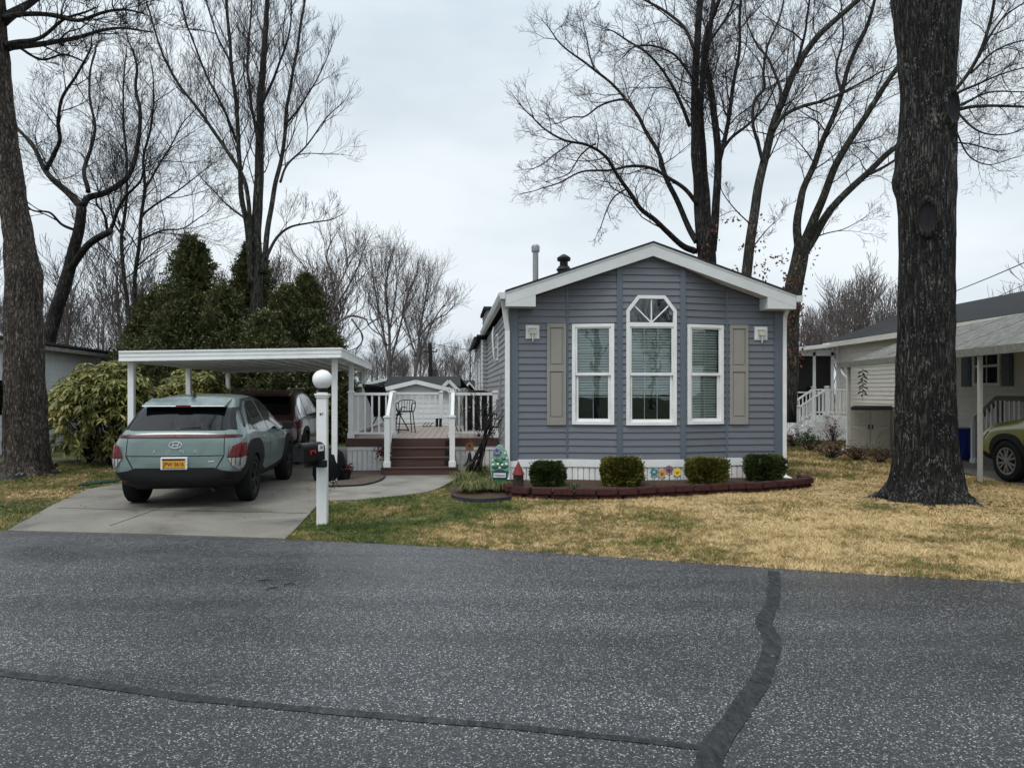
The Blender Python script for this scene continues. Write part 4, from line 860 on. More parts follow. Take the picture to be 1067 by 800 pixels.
# --- sage green crossover, seen from behind
ST = [(-.82, .42, .46, .56, .52, .56, .38, .62),
      (-.80, .37, .60, .74, .60, .73, .58, .78),
      (-.76, .34, .68, .84, .76, .82, .70, 1.00),
      (-.67, .30, .75, .885, .88, .86, .735, 1.085),
      (-.55, .28, .80, .905, .94, .88, .70, 1.19),
      (-.40, .27, .82, .912, .98, .885, .65, 1.34),
      (-.27, .26, .83, .912, 1.0, .885, .615, 1.475),
      (.05, .25, .83, .912, 1.01, .89, .585, 1.555),
      (.6, .25, .83, .912, .99, .885, .575, 1.59),
      (1.2, .25, .83, .912, .97, .88, .575, 1.59),
      (1.75, .25, .83, .91, .955, .88, .585, 1.52),
      (2.15, .25, .83, .91, .945, .88, .64, 1.33),
      (2.45, .25, .83, .91, .93, .875, .71, 1.13),
      (2.65, .26, .82, .905, .91, .865, .73, 1.06),
      (3.1, .28, .80, .89, .86, .84, .70, 1.01),
      (3.42, .32, .74, .84, .78, .78, .62, .92),
      (3.55, .38, .62, .70, .66, .66, .50, .76)]
kc, kb = base_car('parked_crossover', 'sage green crossover with black wheel arches parked tail-out on the concrete driveway', 'car', (-4.76, 11.05, .018), R(6), ST, (0, 2.66), .385, m_sage, .345)
for side, s in (('R', 1), ('L', -1)):
    patch(kb, [(-.12, 1.075), (.02, 1.22), (.28, 1.40), (.27, 1.06)], side, 'quarter_window', m_cglass, kc)
    patch(kb, [(.31, 1.055), (.32, 1.42), (.55, 1.485), (.98, 1.50), (.96, 1.02)], side, 'side_window', m_cglass, kc)
    patch(kb, [(1.05, 1.015), (1.06, 1.50), (1.45, 1.475), (1.80, 1.36), (2.12, 1.13), (2.16, 1.0), (2.1, .99)], side, 'side_window', m_cglass, kc)
    patch(kb, [(-.30, 1.14), (-.08, 1.37), (.35, 1.515), (1.2, 1.545), (1.75, 1.47), (1.76, 1.45), (1.2, 1.525), (.35, 1.49), (-.05, 1.34), (-.27, 1.11)], side, 'roof_rail', m_black, kc, off=.012)
    arch(kb, 0, .35, .372, .585, -.5, .5, .22, side, 'arch_cladding', m_clad, kc, .12)
    arch(kb, 2.66, .35, .372, .52, 2.2, 3.1, .22, side, 'arch_cladding', m_clad, kc, .08)
    patch(kb, [(.40, .25), (2.25, .25), (2.30, .46), (1.7, .40), (.9, .38), (.42, .52)], side, 'sill_cladding', m_clad, kc, off=.014)
    for pl in ([(.30, 1.05), (.285, 1.05), (.40, .62), (.55, .40), (.565, .40), (.415, .62)], [(1.03, 1.01), (1.045, 1.01), (1.05, .42), (1.035, .42)], [(2.10, .97), (2.115, .97), (2.13, .42), (2.115, .42)]):
        patch(kb, pl, side, 'door_seam', m_black, kc, off=.001, skirt=.004)
    for y in (.62, 1.62): patch(kb, [(y-.11, .905), (y+.08, .91), (y+.09, .935), (y-.11, .93)], side, 'door_handle', m_sage, kc, off=.03, grid=.03, skirt=.03)
    # tail cluster on the corner, low
    patch(kb, [(-.70, .72), (-.62, .90), (-.50, .91), (-.545, .72)], side, 'tail_light', m_redl, kc, off=.018)
    patch(kb, [(-.70, .715), (-.55, .715), (-.57, .60), (-.62, .55), (-.70, .60)], side, 'tail_light', m_clear, kc, off=.018)
    mb = MB(); mb.box(.895, 1.06, 2.0, 2.12, .975, 1.11); mb.box(.86, .92, 2.03, 2.08, .96, 1.0); mb.v = [(x*s, y, z) for x, y, z in mb.v]; mi = mb.build('wing_mirror', m_clad, kc, bevel=.03)
def mir(p): return p+[(-x, z) for x, z in reversed(p)]
patch(kb, mir([(0, 1.085), (-.62, 1.085), (-.70, 1.10), (-.605, 1.395), (0, 1.41)]), 'B', 'rear_window', m_cglass, kc, off=.006)
patch(kb, mir([(0, .985), (-.78, .985), (-.84, .995), (-.80, 1.022), (0, 1.03)]), 'B', 'light_bar', m_redd, kc, off=.012)
patch(kb, mir([(0, .995), (-.76, .997), (-.76, 1.002), (0, 1.001)]), 'B', 'light_bar_line', m_redl, kc, off=.016)
for s in (-1, 1):
    patch(kb, [(s*.70, .72), (s*.76, .87), (s*.845, .91), (s*.865, .72)], 'B', 'tail_light', m_redl, kc, off=.018)
    patch(kb, [(s*.70, .715), (s*.865, .715), (s*.865, .60), (s*.82, .55), (s*.77, .60)], 'B', 'tail_light', m_clear, kc, off=.018)
    for q_ in (.70, .745, .79, .835): patch(kb, [(s*q_, .60 if q_ > .72 else .715), (s*(q_+.006), .60 if q_ > .72 else .715), (s*(q_+.022), .87), (s*(q_+.016), .87)], 'B', 'lens_divider', m_redd, kc, off=.021, skirt=.004)
    patch(kb, [(s*.70, .708), (s*.865, .708), (s*.865, .722), (s*.70, .722)], 'B', 'lens_divider', m_black, kc, off=.021, skirt=.004)
    patch(kb, [(s*.61, 1.395), (s*.70, 1.10), (s*.76, 1.09), (s*.70, 1.24), (s*.655, 1.40)], 'B', 'window_side_fin', m_black, kc, off=.012)
    patch(kb, [(s*.64, 1.04), (s*.652, 1.04), (s*.66, .74), (s*.648, .74)], 'B', 'hatch_seam', m_black, kc, off=.001, skirt=.003)
    patch(kb, [(s*.645, .745), (s*.66, .735), (s*.55, .54), (s*.535, .545)], 'B', 'hatch_seam', m_black, kc, off=.001, skirt=.003)
patch(kb, mir([(0, .728), (-.655, .735), (-.655, .747), (0, .742)]), 'B', 'hatch_seam', m_black, kc, off=.001, skirt=.003)
patch(kb, mir([(0, .30), (-.70, .30), (-.86, .36), (-.875, .50), (-.62, .54), (-.52, .575), (0, .575)]), 'B', 'bumper_cladding', m_clad, kc, off=.022, skirt=.06)
patch(kb, mir([(0, .455), (-.50, .455), (-.50, .47), (0, .47)]), 'B', 'bumper_groove', m_black, kc, off=.025, skirt=.01)
patch(kb, mir([(0, .305), (-.40, .305), (-.43, .335), (0, .335)]), 'B', 'skid_plate', m_rims, kc, off=.012, skirt=.03)
for s in (-1, 1): patch(kb, [(s*.60, .40), (s*.72, .40), (s*.72, .425), (s*.60, .425)], 'B', 'reflector', m_redd, kc, off=.026)
# spoiler, wiper, fin
mb = MB(); mb.prism([(-.46, 1.412), (-.45, 1.432), (-.30, 1.478), (-.06, 1.535), (-.06, 1.50), (-.34, 1.42)], lambda y, z: (-.575, y, z), lambda y, z: (.575, y, z)); sp = mb.build('spoiler', m_sage, kc, bevel=.01)
mb = MB(); mb.box(-.10, .10, -.468, -.45, 1.41, 1.436); mb.build('brake_light', m_redl, sp)
mb = MB(); mb.bar((-.02, -.655, 1.10), (.30, -.645, 1.125), .03, .02); mb.lathe([(.035, 0), (.03, .03)], 12, Matrix.Translation((0, -.65, 1.09)) @ Matrix.Rotation(R(60), 4, 'X')); mb.build('wiper', m_black, kc)
mb = MB(); mb.prism([(-.10, 1.55), (.10, 1.57), (.03, 1.605), (-.03, 1.625)], lambda y, z: (-.018, y, z), lambda y, z: (.018, y, z)); mb.build('antenna_fin', m_black, kc, bevel=.004)
m_silver = M('silver_badge', (.55, .56, .57), .3, metal=.3, var=.05)
yb = -.795
def on_back(x, z, off=.006):
    h, nn, _, _ = kb.ray_cast(Vector((x, -9, z)), Vector((0, 1, 0))); return h.y-off
mb = MB(); ring = [(.085*math.cos(a), .045*math.sin(a)) for a in [2*math.pi*i/28 for i in range(29)]]
mb.tube([(x, on_back(x, .89+z), .89+z) for x, z in ring], .007, 6)
for a, b in (((-.04, -.03), (-.025, .03)), ((.025, -.03), (.045, .03)), ((-.032, -.006), (.032, .008))): mb.bar((a[0], on_back(a[0], .89+a[1]), .89+a[1]), (b[0], on_back(b[0], .89+b[1]), .89+b[1]), .012, .006, up=(0,1,0))
mb.build('oval_badge', m_silver, kc)
for c, x in zip('KONA', (-.27, -.09, .09, .27)): text_obj('badge_letter', c, .062, m_silver, kc, (x, on_back(x, .80), .80), sx=1.25)
py = on_back(0, .63, .03); mb = MB(); mb.box(-.175, .175, py-.004, py+.05, .555, .725); fr0 = mb.build('plate_frame', m_wprint, kc, bevel=.006)
mb = MB(); mb.box(-.152, .152, py-.010, py-.0045, .572, .708); mb.build('number_plate', m_plate, fr0)
mb = MB(); mb.box(-.152, .152, py-.0125, py-.0102, .682, .708); mb.box(-.152, .152, py-.0125, py-.0102, .572, .579); mb.build('plate_band', m_platet, fr0)
text_obj('plate_lettering', 'JPW·3616', .078, m_platet, fr0, (0, py-.012, .628), sx=.86)
patch(kb, [(.45, .655), (.53, .655), (.53, .668), (.45, .668)], 'B', 'trim_badge', m_chrome, kc, off=.006)
for y in (0, 2.66):
    for x in (-.895, .895): wheel(kc, x, y, .345, .22, m_rimd)
patch(kb, mir([(0, .70), (-.70, .70), (-.72, .74), (0, .745)]), 'F', 'headlight', m_clear, kc)
mb = MB(); mb.tube([(.45, -.60, .24), (.45, -.35, .27)], .028, 10); mb.build('exhaust', m_rimd, kc)
# parcel inside is dark; --- maroon SUV behind it
ST2 = [(-.93, .42, .55, .68, .55, .72, .45, .66), (-.90, .38, .70, .85, .62, .84, .68, .82), (-.87, .34, .76, .90, .82, .87, .76, 1.06), (-.80, .31, .80, .918, .92, .89, .75, 1.16),
       (-.66, .29, .82, .925, 1.0, .895, .72, 1.32), (-.5, .27, .83, .925, 1.03, .895, .685, 1.50), (-.33, .26, .83, .925, 1.04, .895, .665, 1.60), (0, .26, .83, .925, 1.04, .895, .655, 1.655), (.7, .26, .83, .925, 1.02, .89, .65, 1.675), (1.3, .26, .83, .925, 1.0, .89, .65, 1.66),
       (1.8, .26, .83, .925, .99, .89, .655, 1.56), (2.15, .26, .83, .925, .98, .885, .70, 1.36), (2.45, .26, .83, .92, .97, .88, .76, 1.16), (2.7, .27, .82, .915, .95, .875, .78, 1.10), (3.2, .29, .80, .90, .90, .85, .74, 1.05), (3.5, .33, .76, .86, .82, .80, .66, .96), (3.66, .40, .64, .72, .70, .68, .52, .80)]
mc_, mbv = base_car('parked_suv', 'dark maroon SUV with chrome window trim parked at the back under the carport', 'car', (-5.58, 16.75, .018), R(5), ST2, (0, 2.69), .41, m_maroon, .36)
for side, s in (('R', 1), ('L', -1)):
    patch(mbv, [(-.42, 1.12), (-.36, 1.34), (-.14, 1.50), (.16, 1.55), (.15, 1.10)], side, 'quarter_window', m_cglass, mc_)
    patch(mbv, [(.20, 1.09), (.21, 1.555), (.95, 1.58), (.94, 1.06)], side, 'side_window', m_cglass, mc_)
    patch(mbv, [(1.02, 1.05), (1.03, 1.58), (1.4, 1.55), (1.8, 1.42), (2.18, 1.14), (2.2, 1.03)], side, 'side_window', m_cglass, mc_)
    patch(mbv, [(-.46, 1.085), (-.45, 1.06), (2.22, 1.0), (2.22, 1.02)], side, 'window_trim', m_chrome, mc_, off=.008)
    patch(mbv, [(-.50, 1.12), (-.44, 1.11), (-.36, 1.36), (-.1, 1.53), (.3, 1.585), (1.1, 1.61), (1.1, 1.63), (.2, 1.61), (-.15, 1.56), (-.42, 1.38)], side, 'window_trim', m_chrome, mc_, off=.008)
    arch(mbv, 0, .37, .40, .49, 0, 0, .24, side, 'arch_cladding', m_black, mc_, .05); arch(mbv, 2.69, .37, .40, .49, 0, 0, .24, side, 'arch_cladding', m_black, mc_, .05)
    patch(mbv, [(.42, .27), (2.26, .27), (2.3, .40), (.42, .42)], side, 'sill_cladding', m_black, mc_, off=.012)
    patch(mbv, [(.20, 1.08), (.215, 1.08), (.36, .62), (.50, .42), (.485, .42), (.345, .62)], side, 'door_seam', m_black, mc_, off=.001, skirt=.003)
    patch(mbv, [(1.0, 1.05), (1.015, 1.05), (1.01, .42), (.995, .42)], side, 'door_seam', m_black, mc_, off=.001, skirt=.003)
    patch(mbv, [(-.83, .98), (-.55, 1.02), (-.50, .98), (-.55, .86), (-.82, .82)], side, 'tail_light', m_redl, mc_, off=.015)
    for y in (.65, 1.65): patch(mbv, [(y-.1, .925), (y+.1, .93), (y+.1, .955), (y-.1, .95)], side, 'door_handle', m_chrome, mc_, off=.03, grid=.04, skirt=.03)
    mb = MB(); mb.box(.90, 1.08, 2.05, 2.18, 1.03, 1.17); mb.v = [(x*s, y, z) for x, y, z in mb.v]; mb.build('wing_mirror', m_maroon, mc_, bevel=.03)
    mb = MB(); mb.tube(smooth_line([(s*.60, -.25, 1.62), (s*.60, -.12, 1.69), (s*.60, 1.2, 1.715), (s*.60, 1.4, 1.66)], 4), .018, 8); mb.build('roof_rail', m_gal, mc_)
    patch(mbv, [(s*.60, 1.0), (s*.82, .97), (s*.84, .84), (s*.60, .88)], 'B', 'tail_light', m_redl, mc_, off=.015)
patch(mbv, mir([(0, 1.13), (-.66, 1.13), (-.72, 1.17), (-.64, 1.49), (0, 1.51)]), 'B', 'rear_window', m_cglass, mc_)
patch(mbv, mir([(0, .30), (-.76, .32), (-.88, .42), (-.86, .58), (0, .60)]), 'B', 'bumper_cladding', m_black, mc_, off=.02, skirt=.05)
mb = MB(); mb.prism([(-.66, 1.53), (-.55, 1.58), (-.25, 1.65), (-.25, 1.60), (-.5, 1.54)], lambda y, z: (-.64, y, z), lambda y, z: (.64, y, z)); mb.build('spoiler', m_maroon, mc_, bevel=.01)
mb = MB(); mb.box(-.16, .16, -.945, -.90, .80, .92); mb.build('number_plate', m_plate, mc_)
for y in (0, 2.69):
    for x in (-.905, .905): wheel(mc_, x, y, .36, .23, m_rimd)
# --- olive car at the right under the neighbour's awning (heads away, we see its left front)
ST3 = [(a, b, c, d, e_, f, g, h*1.0+.02) for a, b, c, d, e_, f, g, h in ST2]
oc, ob = base_car('parked_wagon', 'olive yellow-green wagon with black cladding under the neighbour\'s awning', 'car', (10.02, 10.85, .018), R(2.5), ST3, (0, 2.665), .415, m_olive, .37)
for side, s in (('R', 1), ('L', -1)):
    patch(ob, [(1.02, 1.05), (1.03, 1.58), (1.4, 1.55), (1.8, 1.42), (2.18, 1.14), (2.2, 1.03)], side, 'side_window', m_cglass, oc)
    patch(ob, [(.20, 1.09), (.21, 1.555), (.95, 1.58), (.94, 1.06)], side, 'side_window', m_cglass, oc)
    arch(ob, 0, .37, .405, .50, 0, 0, .24, side, 'arch_cladding', m_clad, oc, .08); arch(ob, 2.665, .37, .405, .50, 0, 0, .24, side, 'arch_cladding', m_clad, oc, .08)
    patch(ob, [(.42, .27), (2.26, .27), (2.3, .44), (.42, .44)], side, 'sill_cladding', m_clad, oc, off=.012)
    patch(ob, [(3.14, .27), (3.4, .30), (3.6, .40), (3.62, .52), (3.35, .50), (3.14, .44)], side, 'bumper_cladding', m_clad, oc, off=.012)
    patch(ob, [(3.30, .80), (3.22, .88), (3.38, .86), (3.60, .76), (3.60, .68), (3.44, .70)], side, 'headlight', m_clear, oc, off=.012)
    patch(ob, [(2.20, 1.0), (2.215, 1.0), (2.23, .44), (2.215, .44)], side, 'door_seam', m_black, oc, off=.001, skirt=.003)
    mb = MB(); mb.box(.90, 1.06, 1.85, 1.97, 1.03, 1.15); mb.v = [(x*s, y, z) for x, y, z in mb.v]; mb.build('wing_mirror', m_olive, oc, bevel=.03)
for y in (0, 2.665):
    for x in (-.905, .905): wheel(oc, x, y, .37, .22, m_rims, 6)
# ------------------------------------------------------------------ lamp post with mailbox
lp = thing('lamp_post', 'square white lamp post with a round white globe at the corner of the drive', 'lamp post', (-2.36, 9.2, 0), R(3))
mb = MB(); mb.box(-.062, .062, -.062, .062, -.05, 1.60); mb.build('post', m_white, lp, bevel=.005)
mb = MB(); mb.box(-.085, .085, -.085, .085, 1.60, 1.625); mb.box(-.075, .075, -.075, .075, 1.575, 1.6); mb.box(-.06, .06, -.06, .06, 1.626, 1.64); mb.build('cap', m_white, lp, bevel=.004)
mb = MB(); mb.lathe([(.05, 1.64), (.05, 1.66), (.065, 1.665), (.065, 1.69)], 20); mb.build('lamp_fitter', m_black, lp)
mb = MB(); mb.ball((0, 0, 1.80), .122, 32, 20); mb.build('globe', m_globe, lp, smooth=True)
mb = MB(); mb.bar((-.01, -.066, 1.37), (.02, -.068, 1.39), .012, .004); mb.bar((-.015, -.066, 1.36), (-.015, -.066, 1.385), .012, .004); mb.build('worn_mark', m_black, lp)
mx_ = thing('mailbox', 'black dome-topped mailbox mounted on the lamp post', 'mailbox', (-2.45, 8.98, .815), R(-20)); mx_.scale = (.9, .9, .9)
def dome(mb, w_, h, y0, y1, s=1):
    prof = [(-w_/2*s, 0), (-w_/2*s, h-w_/2)]+[(w_/2*s*math.cos(math.pi-a), h-w_/2+w_/2*s*math.sin(math.pi-a)) for a in [math.pi*i/10 for i in range(1, 10)]]+[(w_/2*s, h-w_/2), (w_/2*s, 0)]
    mb.prism(prof, lambda x, z: (x, y0, z), lambda x, z: (x, y1, z))
mb = MB(); dome(mb, .165, .245, -.25, .22); mb.build('box', m_blackm, mx_, bevel=.004)
mb = MB(); dome(mb, .178, .252, -.265, -.245); mb.bar((-.02, -.275, .20), (.02, -.275, .20), .03, .03); mb.build('door', m_blackm, mx_, bevel=.003)
mb = MB(); mb.box(.083, .089, .06, .18, .12, .21); mb.v = [(x, y, z) for x, y, z in mb.v]; mb.build('number_label', m_wprint, mx_)
mb = MB(); mb.box(.083, .089, -.12, -.10, .09, .145); mb.box(.083, .089, -.10, .0, .128, .145); mb.box(.083, .089, -.02, .0, .10, .128); mb.build('flag', m_rprint, mx_)
text_obj('label_digits', '18', .06, m_black, mx_, (.0905, .12, .165), (R(90), 0, R(90)))
mb = MB(); mb.box(-.06, .06, -.16, .20, -.03, -.002); mb.box(-.03, .16, .06, .16, -.10, -.005); mb.box(-.03, .03, -.1, .16, -.09, -.03); mb.build('bracket', m_black, mx_, bevel=.006)
# ------------------------------------------------------------------ leaf helpers
def leaves(name, pts, nrm, ln, wd, mat, parent=None, jitter=.8, droop=0, fold=.25, seed=1, align=None):
    """one four-point folded leaf per point"""
    rg = np.random.default_rng(seed); n = len(pts); P_ = np.asarray(pts, float); Nn = np.asarray(nrm, float)
    d = Nn+rg.normal(0, jitter, (n, 3)); d[:, 2] -= droop; d /= np.linalg.norm(d, axis=1)[:, None]+1e-9
    if align is not None: d = np.asarray(align, float)
    r = rg.normal(0, 1, (n, 3)); s = np.cross(d, r); s /= np.linalg.norm(s, axis=1)[:, None]+1e-9
    if align is not None:
        s = np.cross(d, np.tile([0, 0, 1.], (n, 1))+rg.normal(0, .35, (n, 3))); s /= np.linalg.norm(s, axis=1)[:, None]+1e-9
    u = np.cross(s, d); L = ln*rg.uniform(.7, 1.25, (n, 1)); Wd = wd*rg.uniform(.75, 1.2, (n, 1))
    a = P_; b = P_+d*L*.5+s*Wd*.5+u*Wd*fold; c = P_+d*L; e = P_+d*L*.5-s*Wd*.5+u*Wd*fold
    V = np.stack([a, b, c, e], 1).reshape(-1, 3); i = np.arange(n)*4
    F = np.concatenate([np.stack([i, i+1, i+2], 1), np.stack([i, i+2, i+3], 1)])
    return npmesh(name, V, F, mat, parent)
def boxwood(x, y, w_, d_, h, mat, label, seed):
    root = thing('clipped_shrub', label, 'shrub', (x, y, .05), R(rnd.uniform(-8, 8)), 'clipped shrubs in the front bed'); rg = np.random.default_rng(seed); pts = []; nn = []
    n = 8500; u = rg.normal(0, 1, (n, 3)); u /= np.linalg.norm(u, axis=1)[:, None]; p = 3.2+seed*.9
    k = (np.abs(u)**p).sum(1)**(-1/p); q = u*k[:, None]
    for a, un in zip(q, u):
        b = noise.noise(Vector(a*2.2)+Vector((seed*7, 0, 0))); b2 = noise.noise(Vector(a*6)+Vector((seed*3, 0, 0)))
        r = 1+.15*b+.12*b2-abs(rg.normal(0, .10))+(.16*rg.random() if rg.random() < .05 else 0); taper = 1-(.10+.06*seed)*max(0, -a[2])
        pts.append((a[0]*w_/2*r*taper, a[1]*d_/2*r*taper, h/2+a[2]*h/2*r)); nn.append(un)
    leaves('foliage', pts, nn, .040, .028, mat, root, .8, seed=seed)
    q = rg.uniform(-1, 1, (2600, 3)); q = q*np.array([w_*.38, d_*.38, h*.40])+np.array([0, 0, h*.48]); leaves('inner_foliage', q, rg.normal(0, 1, q.shape), .07, .055, mat, root, 1, seed=seed+9)
    mb = MB()
    for i in range(7): a = i*.9; mb.tube([(0, 0, -.04), (.10*math.cos(a), .08*math.sin(a), h*.4), (w_*.38*math.cos(a), d_*.36*math.sin(a), h*.85)], [.014, .009, .004], 5)
    for i in range(26): a = i*2.4; e_ = rg.uniform(.5, 1.0); tp = Vector((w_*.5*e_*math.cos(a), d_*.5*e_*math.sin(a), h*rg.uniform(.5, 1.04))); mb.tube([tp*.55, tp*1.02], [.005, .0025], 4)
    mb.build('stems', m_twig, root)
boxwood(.59, 12.25, .53, .46, .42, m_box, 'dark green clipped shrub beside the red-roofed birdhouse lantern', 1)
boxwood(1.82, 12.25, .64, .50, .49, m_boxy, 'widest clipped shrub with yellowed top under the arched window', 2)
boxwood(3.30, 12.5, .62, .48, .45, m_boxy, 'clipped shrub with rusty yellow tips to the right of the metal flowers', 3)
boxwood(4.38, 12.82, .60, .48, .48, m_box, 'dark green clipped shrub at the right end of the brick edging', 4)
# bed soil and the curved block edging
line = smooth_line([Vector((-.05, 12.55, 0)), Vector((-.06, 12.0, 0)), Vector((.10, 11.52, 0)), Vector((.75, 11.36, 0)), Vector((1.6, 11.36, 0)), Vector((2.55, 11.66, 0)), Vector((3.5, 11.98, 0)), Vector((4.45, 12.33, 0)), Vector((5.05, 12.75, 0)), Vector((5.18, 13.2, 0))], 14)
cum = [0]
for a, b in zip(line, line[1:]): cum.append(cum[-1]+(b-a).length)
def at_len(s):
    for i in range(len(cum)-1):
        if cum[i] <= s <= cum[i+1]: t = (s-cum[i])/(cum[i+1]-cum[i]); return line[i].lerp(line[i+1], t), (line[i+1]-line[i]).normalized()
    return line[-1], (line[-1]-line[-2]).normalized()
sheet('bark_mulch', [(p.x+.0, p.y+.08) for p in line[::3]]+[(4.9, 13.42), (-.02, 13.02)], .10, m_mulch, .12)
def block_mesh(L, h, seed):
    bm = bmesh.new(); bmesh.ops.create_cube(bm, size=1)
    for v in bm.verts: v.co = Vector((v.co.x*L*(1 if v.co.y < 0 else .9), v.co.y*.19, (v.co.z+.5)*h))
    bmesh.ops.bevel(bm, geom=bm.edges[:], offset=.012, segments=2, affect='EDGES'); bmesh.ops.subdivide_edges(bm, edges=[e for e in bm.edges if e.calc_length() > .05], cuts=3, use_grid_fill=True)
    for v in bm.verts: q = noise.noise_vector(v.co*14+Vector((seed*9, 0, 0))); v.co += q*.006+noise.noise_vector(v.co*45+Vector((seed*5, 0, 0)))*.0025
    me = bpy.data.meshes.new('edging_block'); bm.to_mesh(me); bm.free(); me.materials.append(m_block); return me
BM = [block_mesh(.315, .092, i) for i in range(4)]; BB = [block_mesh(.36, .075, i+5) for i in range(3)]
for row, (meshes, L, z0, off) in enumerate(((BB, .37, -.005, -.035), (BM, .325, .072, 0))):
    s = L/2+(.0 if row else .1); i = 0
    while s < cum[-1]-.05:
        p, d = at_len(s); nn = Vector((d.y, -d.x, 0)); o = bpy.data.objects.new('edging_block', meshes[i % len(meshes)]); C.objects.link(o)
        o.location = p+nn*(-off*-1 if not row else rnd.uniform(-.008, .008)); o.location.z = z0+(rnd.uniform(-.004, .004) if row else 0); o.rotation_euler = (rnd.uniform(-.02, .02), rnd.uniform(-.015, .015), math.atan2(d.y, d.x)+rnd.uniform(-.03, .03))
        tag(o, 'dark red concrete block in the upper course of the curved front bed edging' if row else 'dark red concrete block in the low base course under the bed edging', 'edging block', 'upper edging blocks' if row else 'base edging blocks'); s += L; i += 1
# metal flowers on stakes
FL = [('teal', (.05, .20, .24), (.35, .45, .40)), ('orange', (.55, .25, .05), (.22, .10, .05)), ('mauve', (.20, .085, .13), (.10, .04, .05)), ('yellow', (.62, .47, .04), (.5, .25, .02))]
for i, ((cn, c1, c2), px, py) in enumerate(zip(FL, (681.5, 689.5, 697, 705.5), (492, 493, 489, 491.5))):
    p = P(px, py, 12.1); f = thing('flower_stake', '%s metal flower on a thin stake between the middle clipped shrubs' % cn, 'garden ornament', (p.x, p.y, .10), 0, 'metal flowers'); h = p.z-.10
    mb = MB(); mb.tube([(0, 0, 0), (.004, 0, h*.5), (0, 0, h)], .0045, 6); mb.build('stem', M('green_stem', (.04, .09, .06), .5), f)
    mb = MB()
    for k in range(8):
        a = 2*math.pi*k/8; ca, sa = math.cos(a), math.sin(a); pr = [(0, -.014), (.04, -.026), (.062, -.018), (.072, 0), (.062, .018), (.04, .026), (0, .014)]
        mb.prism([(r*ca-t*sa, r*sa+t*ca) for r, t in pr], lambda x, z: (x, -.012-.0012*(k % 2)-abs(x)*.12, h+z), lambda x, z: (x, -.007-.0012*(k % 2)-abs(x)*.12, h+z))
    mb.build('petals', M(cn+'_petals', c1, .45, var=.25, scale=30), f)
    mb = MB(); mb.ball((0, -.018, h), .024, 12, 8, (1, .5, 1)); mb.build('flower_centre', M(cn+'_centre', c2, .5), f, smooth=True)
    mb = MB()
    for s in (-1, 1): mb.prism([(0, -.11), (s*.03, -.085), (s*.065, -.075), (s*.05, -.055), (s*.02, -.07)], lambda x, z: (x, -.006, h+z), lambda x, z: (x, -.003, h+z))
    mb.build('leaf', M('flower_leaf', (.03, .10, .08), .5), f)
# red-roofed birdhouse lantern on the corner block
b = thing('birdhouse', 'dark cylindrical birdhouse with a red cone roof standing on the left corner block', 'birdhouse', (.10, 11.62, .162), R(10))
mb = MB(); mb.lathe([(.072, 0), (.072, .19)], 10); 
for k in range(12): a = 2*math.pi*k/12; mb.tube([(.074*math.cos(a), .074*math.sin(a), 0), (.074*math.cos(a), .074*math.sin(a), .19)], .010, 5)
mb.lathe([(.088, 0), (.088, .018)], 14); mb.build('body', M('weathered_wood', (.05, .042, .035), .9, var=.5, scale=20, bump=.6), b)
mb = MB(); mb.lathe([(.098, .185), (.094, .20), (.05, .29), (.004, .395)], 20); mb.build('roof', M('red_cone', (.17, .028, .025), .6, var=.25, scale=15), b)
mb = MB(); mb.lathe([(.017, 0), (.017, .02)], 12, Matrix.Translation((-.02, -.078, .13)) @ Matrix.Rotation(R(90), 4, 'X')); mb.build('entry_hole', m_black, b)
# green oval welcome plaque
pg = thing('garden_plaque', 'tall green oval welcome plaque with flowers, on a stake at the house corner', 'garden sign', (-.20, 12.15, 0), R(-4))
mb = MB(); n = 28; ov = lambda w_, z0, z1: [(w_*math.cos(a)*(1-.12*math.sin(a)), (z0+z1)/2+(z1-z0)/2*math.sin(a)) for a in [2*math.pi*i/n for i in range(n)]]
mb.prism(ov(.155, .10, .78), lambda x, z: (x, 0, z), lambda x, z: (x, .03, z)); mb.build('plaque', M('pale_green_resin', (.20, .36, .27), .5, var=.35, scale=14, bump=.4, bscale=25), pg, bevel=.008)
mb = MB(); mb.prism([(x*.98, z) for x, z in ov(.15, .10, .78) if z < .26], lambda x, z: (x, -.012, z), lambda x, z: (x, .001, z)); mb.build('grass_relief', M('deep_green_resin', (.01, .13, .06), .5, var=.3, scale=20, bump=.4), pg, bevel=.004)
mg = M('leaf_green_resin', (.035, .15, .075), .5, var=.4, scale=25)
mb = MB()
for x, z, r in ((-.08, .42, .05), (.07, .43, .055), (0, .50, .045), (-.05, .53, .04), (.06, .55, .03), (-.10, .34, .035), (.11, .34, .03)): mb.ball((x, -.006, z), r, 12, 8, (1.1, .3, .8))
mb.build('leaf_relief', mg, pg, smooth=True)
mb = MB()
for x, z, r in ((-.11, .45, .02), (-.03, .46, .022), (.04, .45, .02), (.11, .46, .022), (-.12, .52, .015), (.12, .56, .016), (.09, .64, .018), (.12, .70, .012), (0, .40, .018)): mb.ball((x, -.022, z), r, 10, 6, (1, .5, 1))
mb.build('white_blossom', m_wprint, pg, smooth=True)
mb = MB()
for k in range(7): a = 2*math.pi*k/7; mb.ball((-.045+.045*math.cos(a), -.02, .67+.045*math.sin(a)), .027, 10, 6, (1, .4, 1))
mb.build('purple_bloom', M('lilac_resin', (.20, .19, .34), .5, var=.3, scale=30), pg, smooth=True)
mb = MB(); pr = [(-.115, .225), (.115, .225), (.125, .32), (.07, .365), (0, .38), (-.07, .365), (-.125, .32)]; mb.prism(pr, lambda x, z: (x, -.026, z), lambda x, z: (x, -.005, z)); mb.build('name_board', M('navy_resin', (.02, .05, .07), .5, var=.3), pg, bevel=.003)
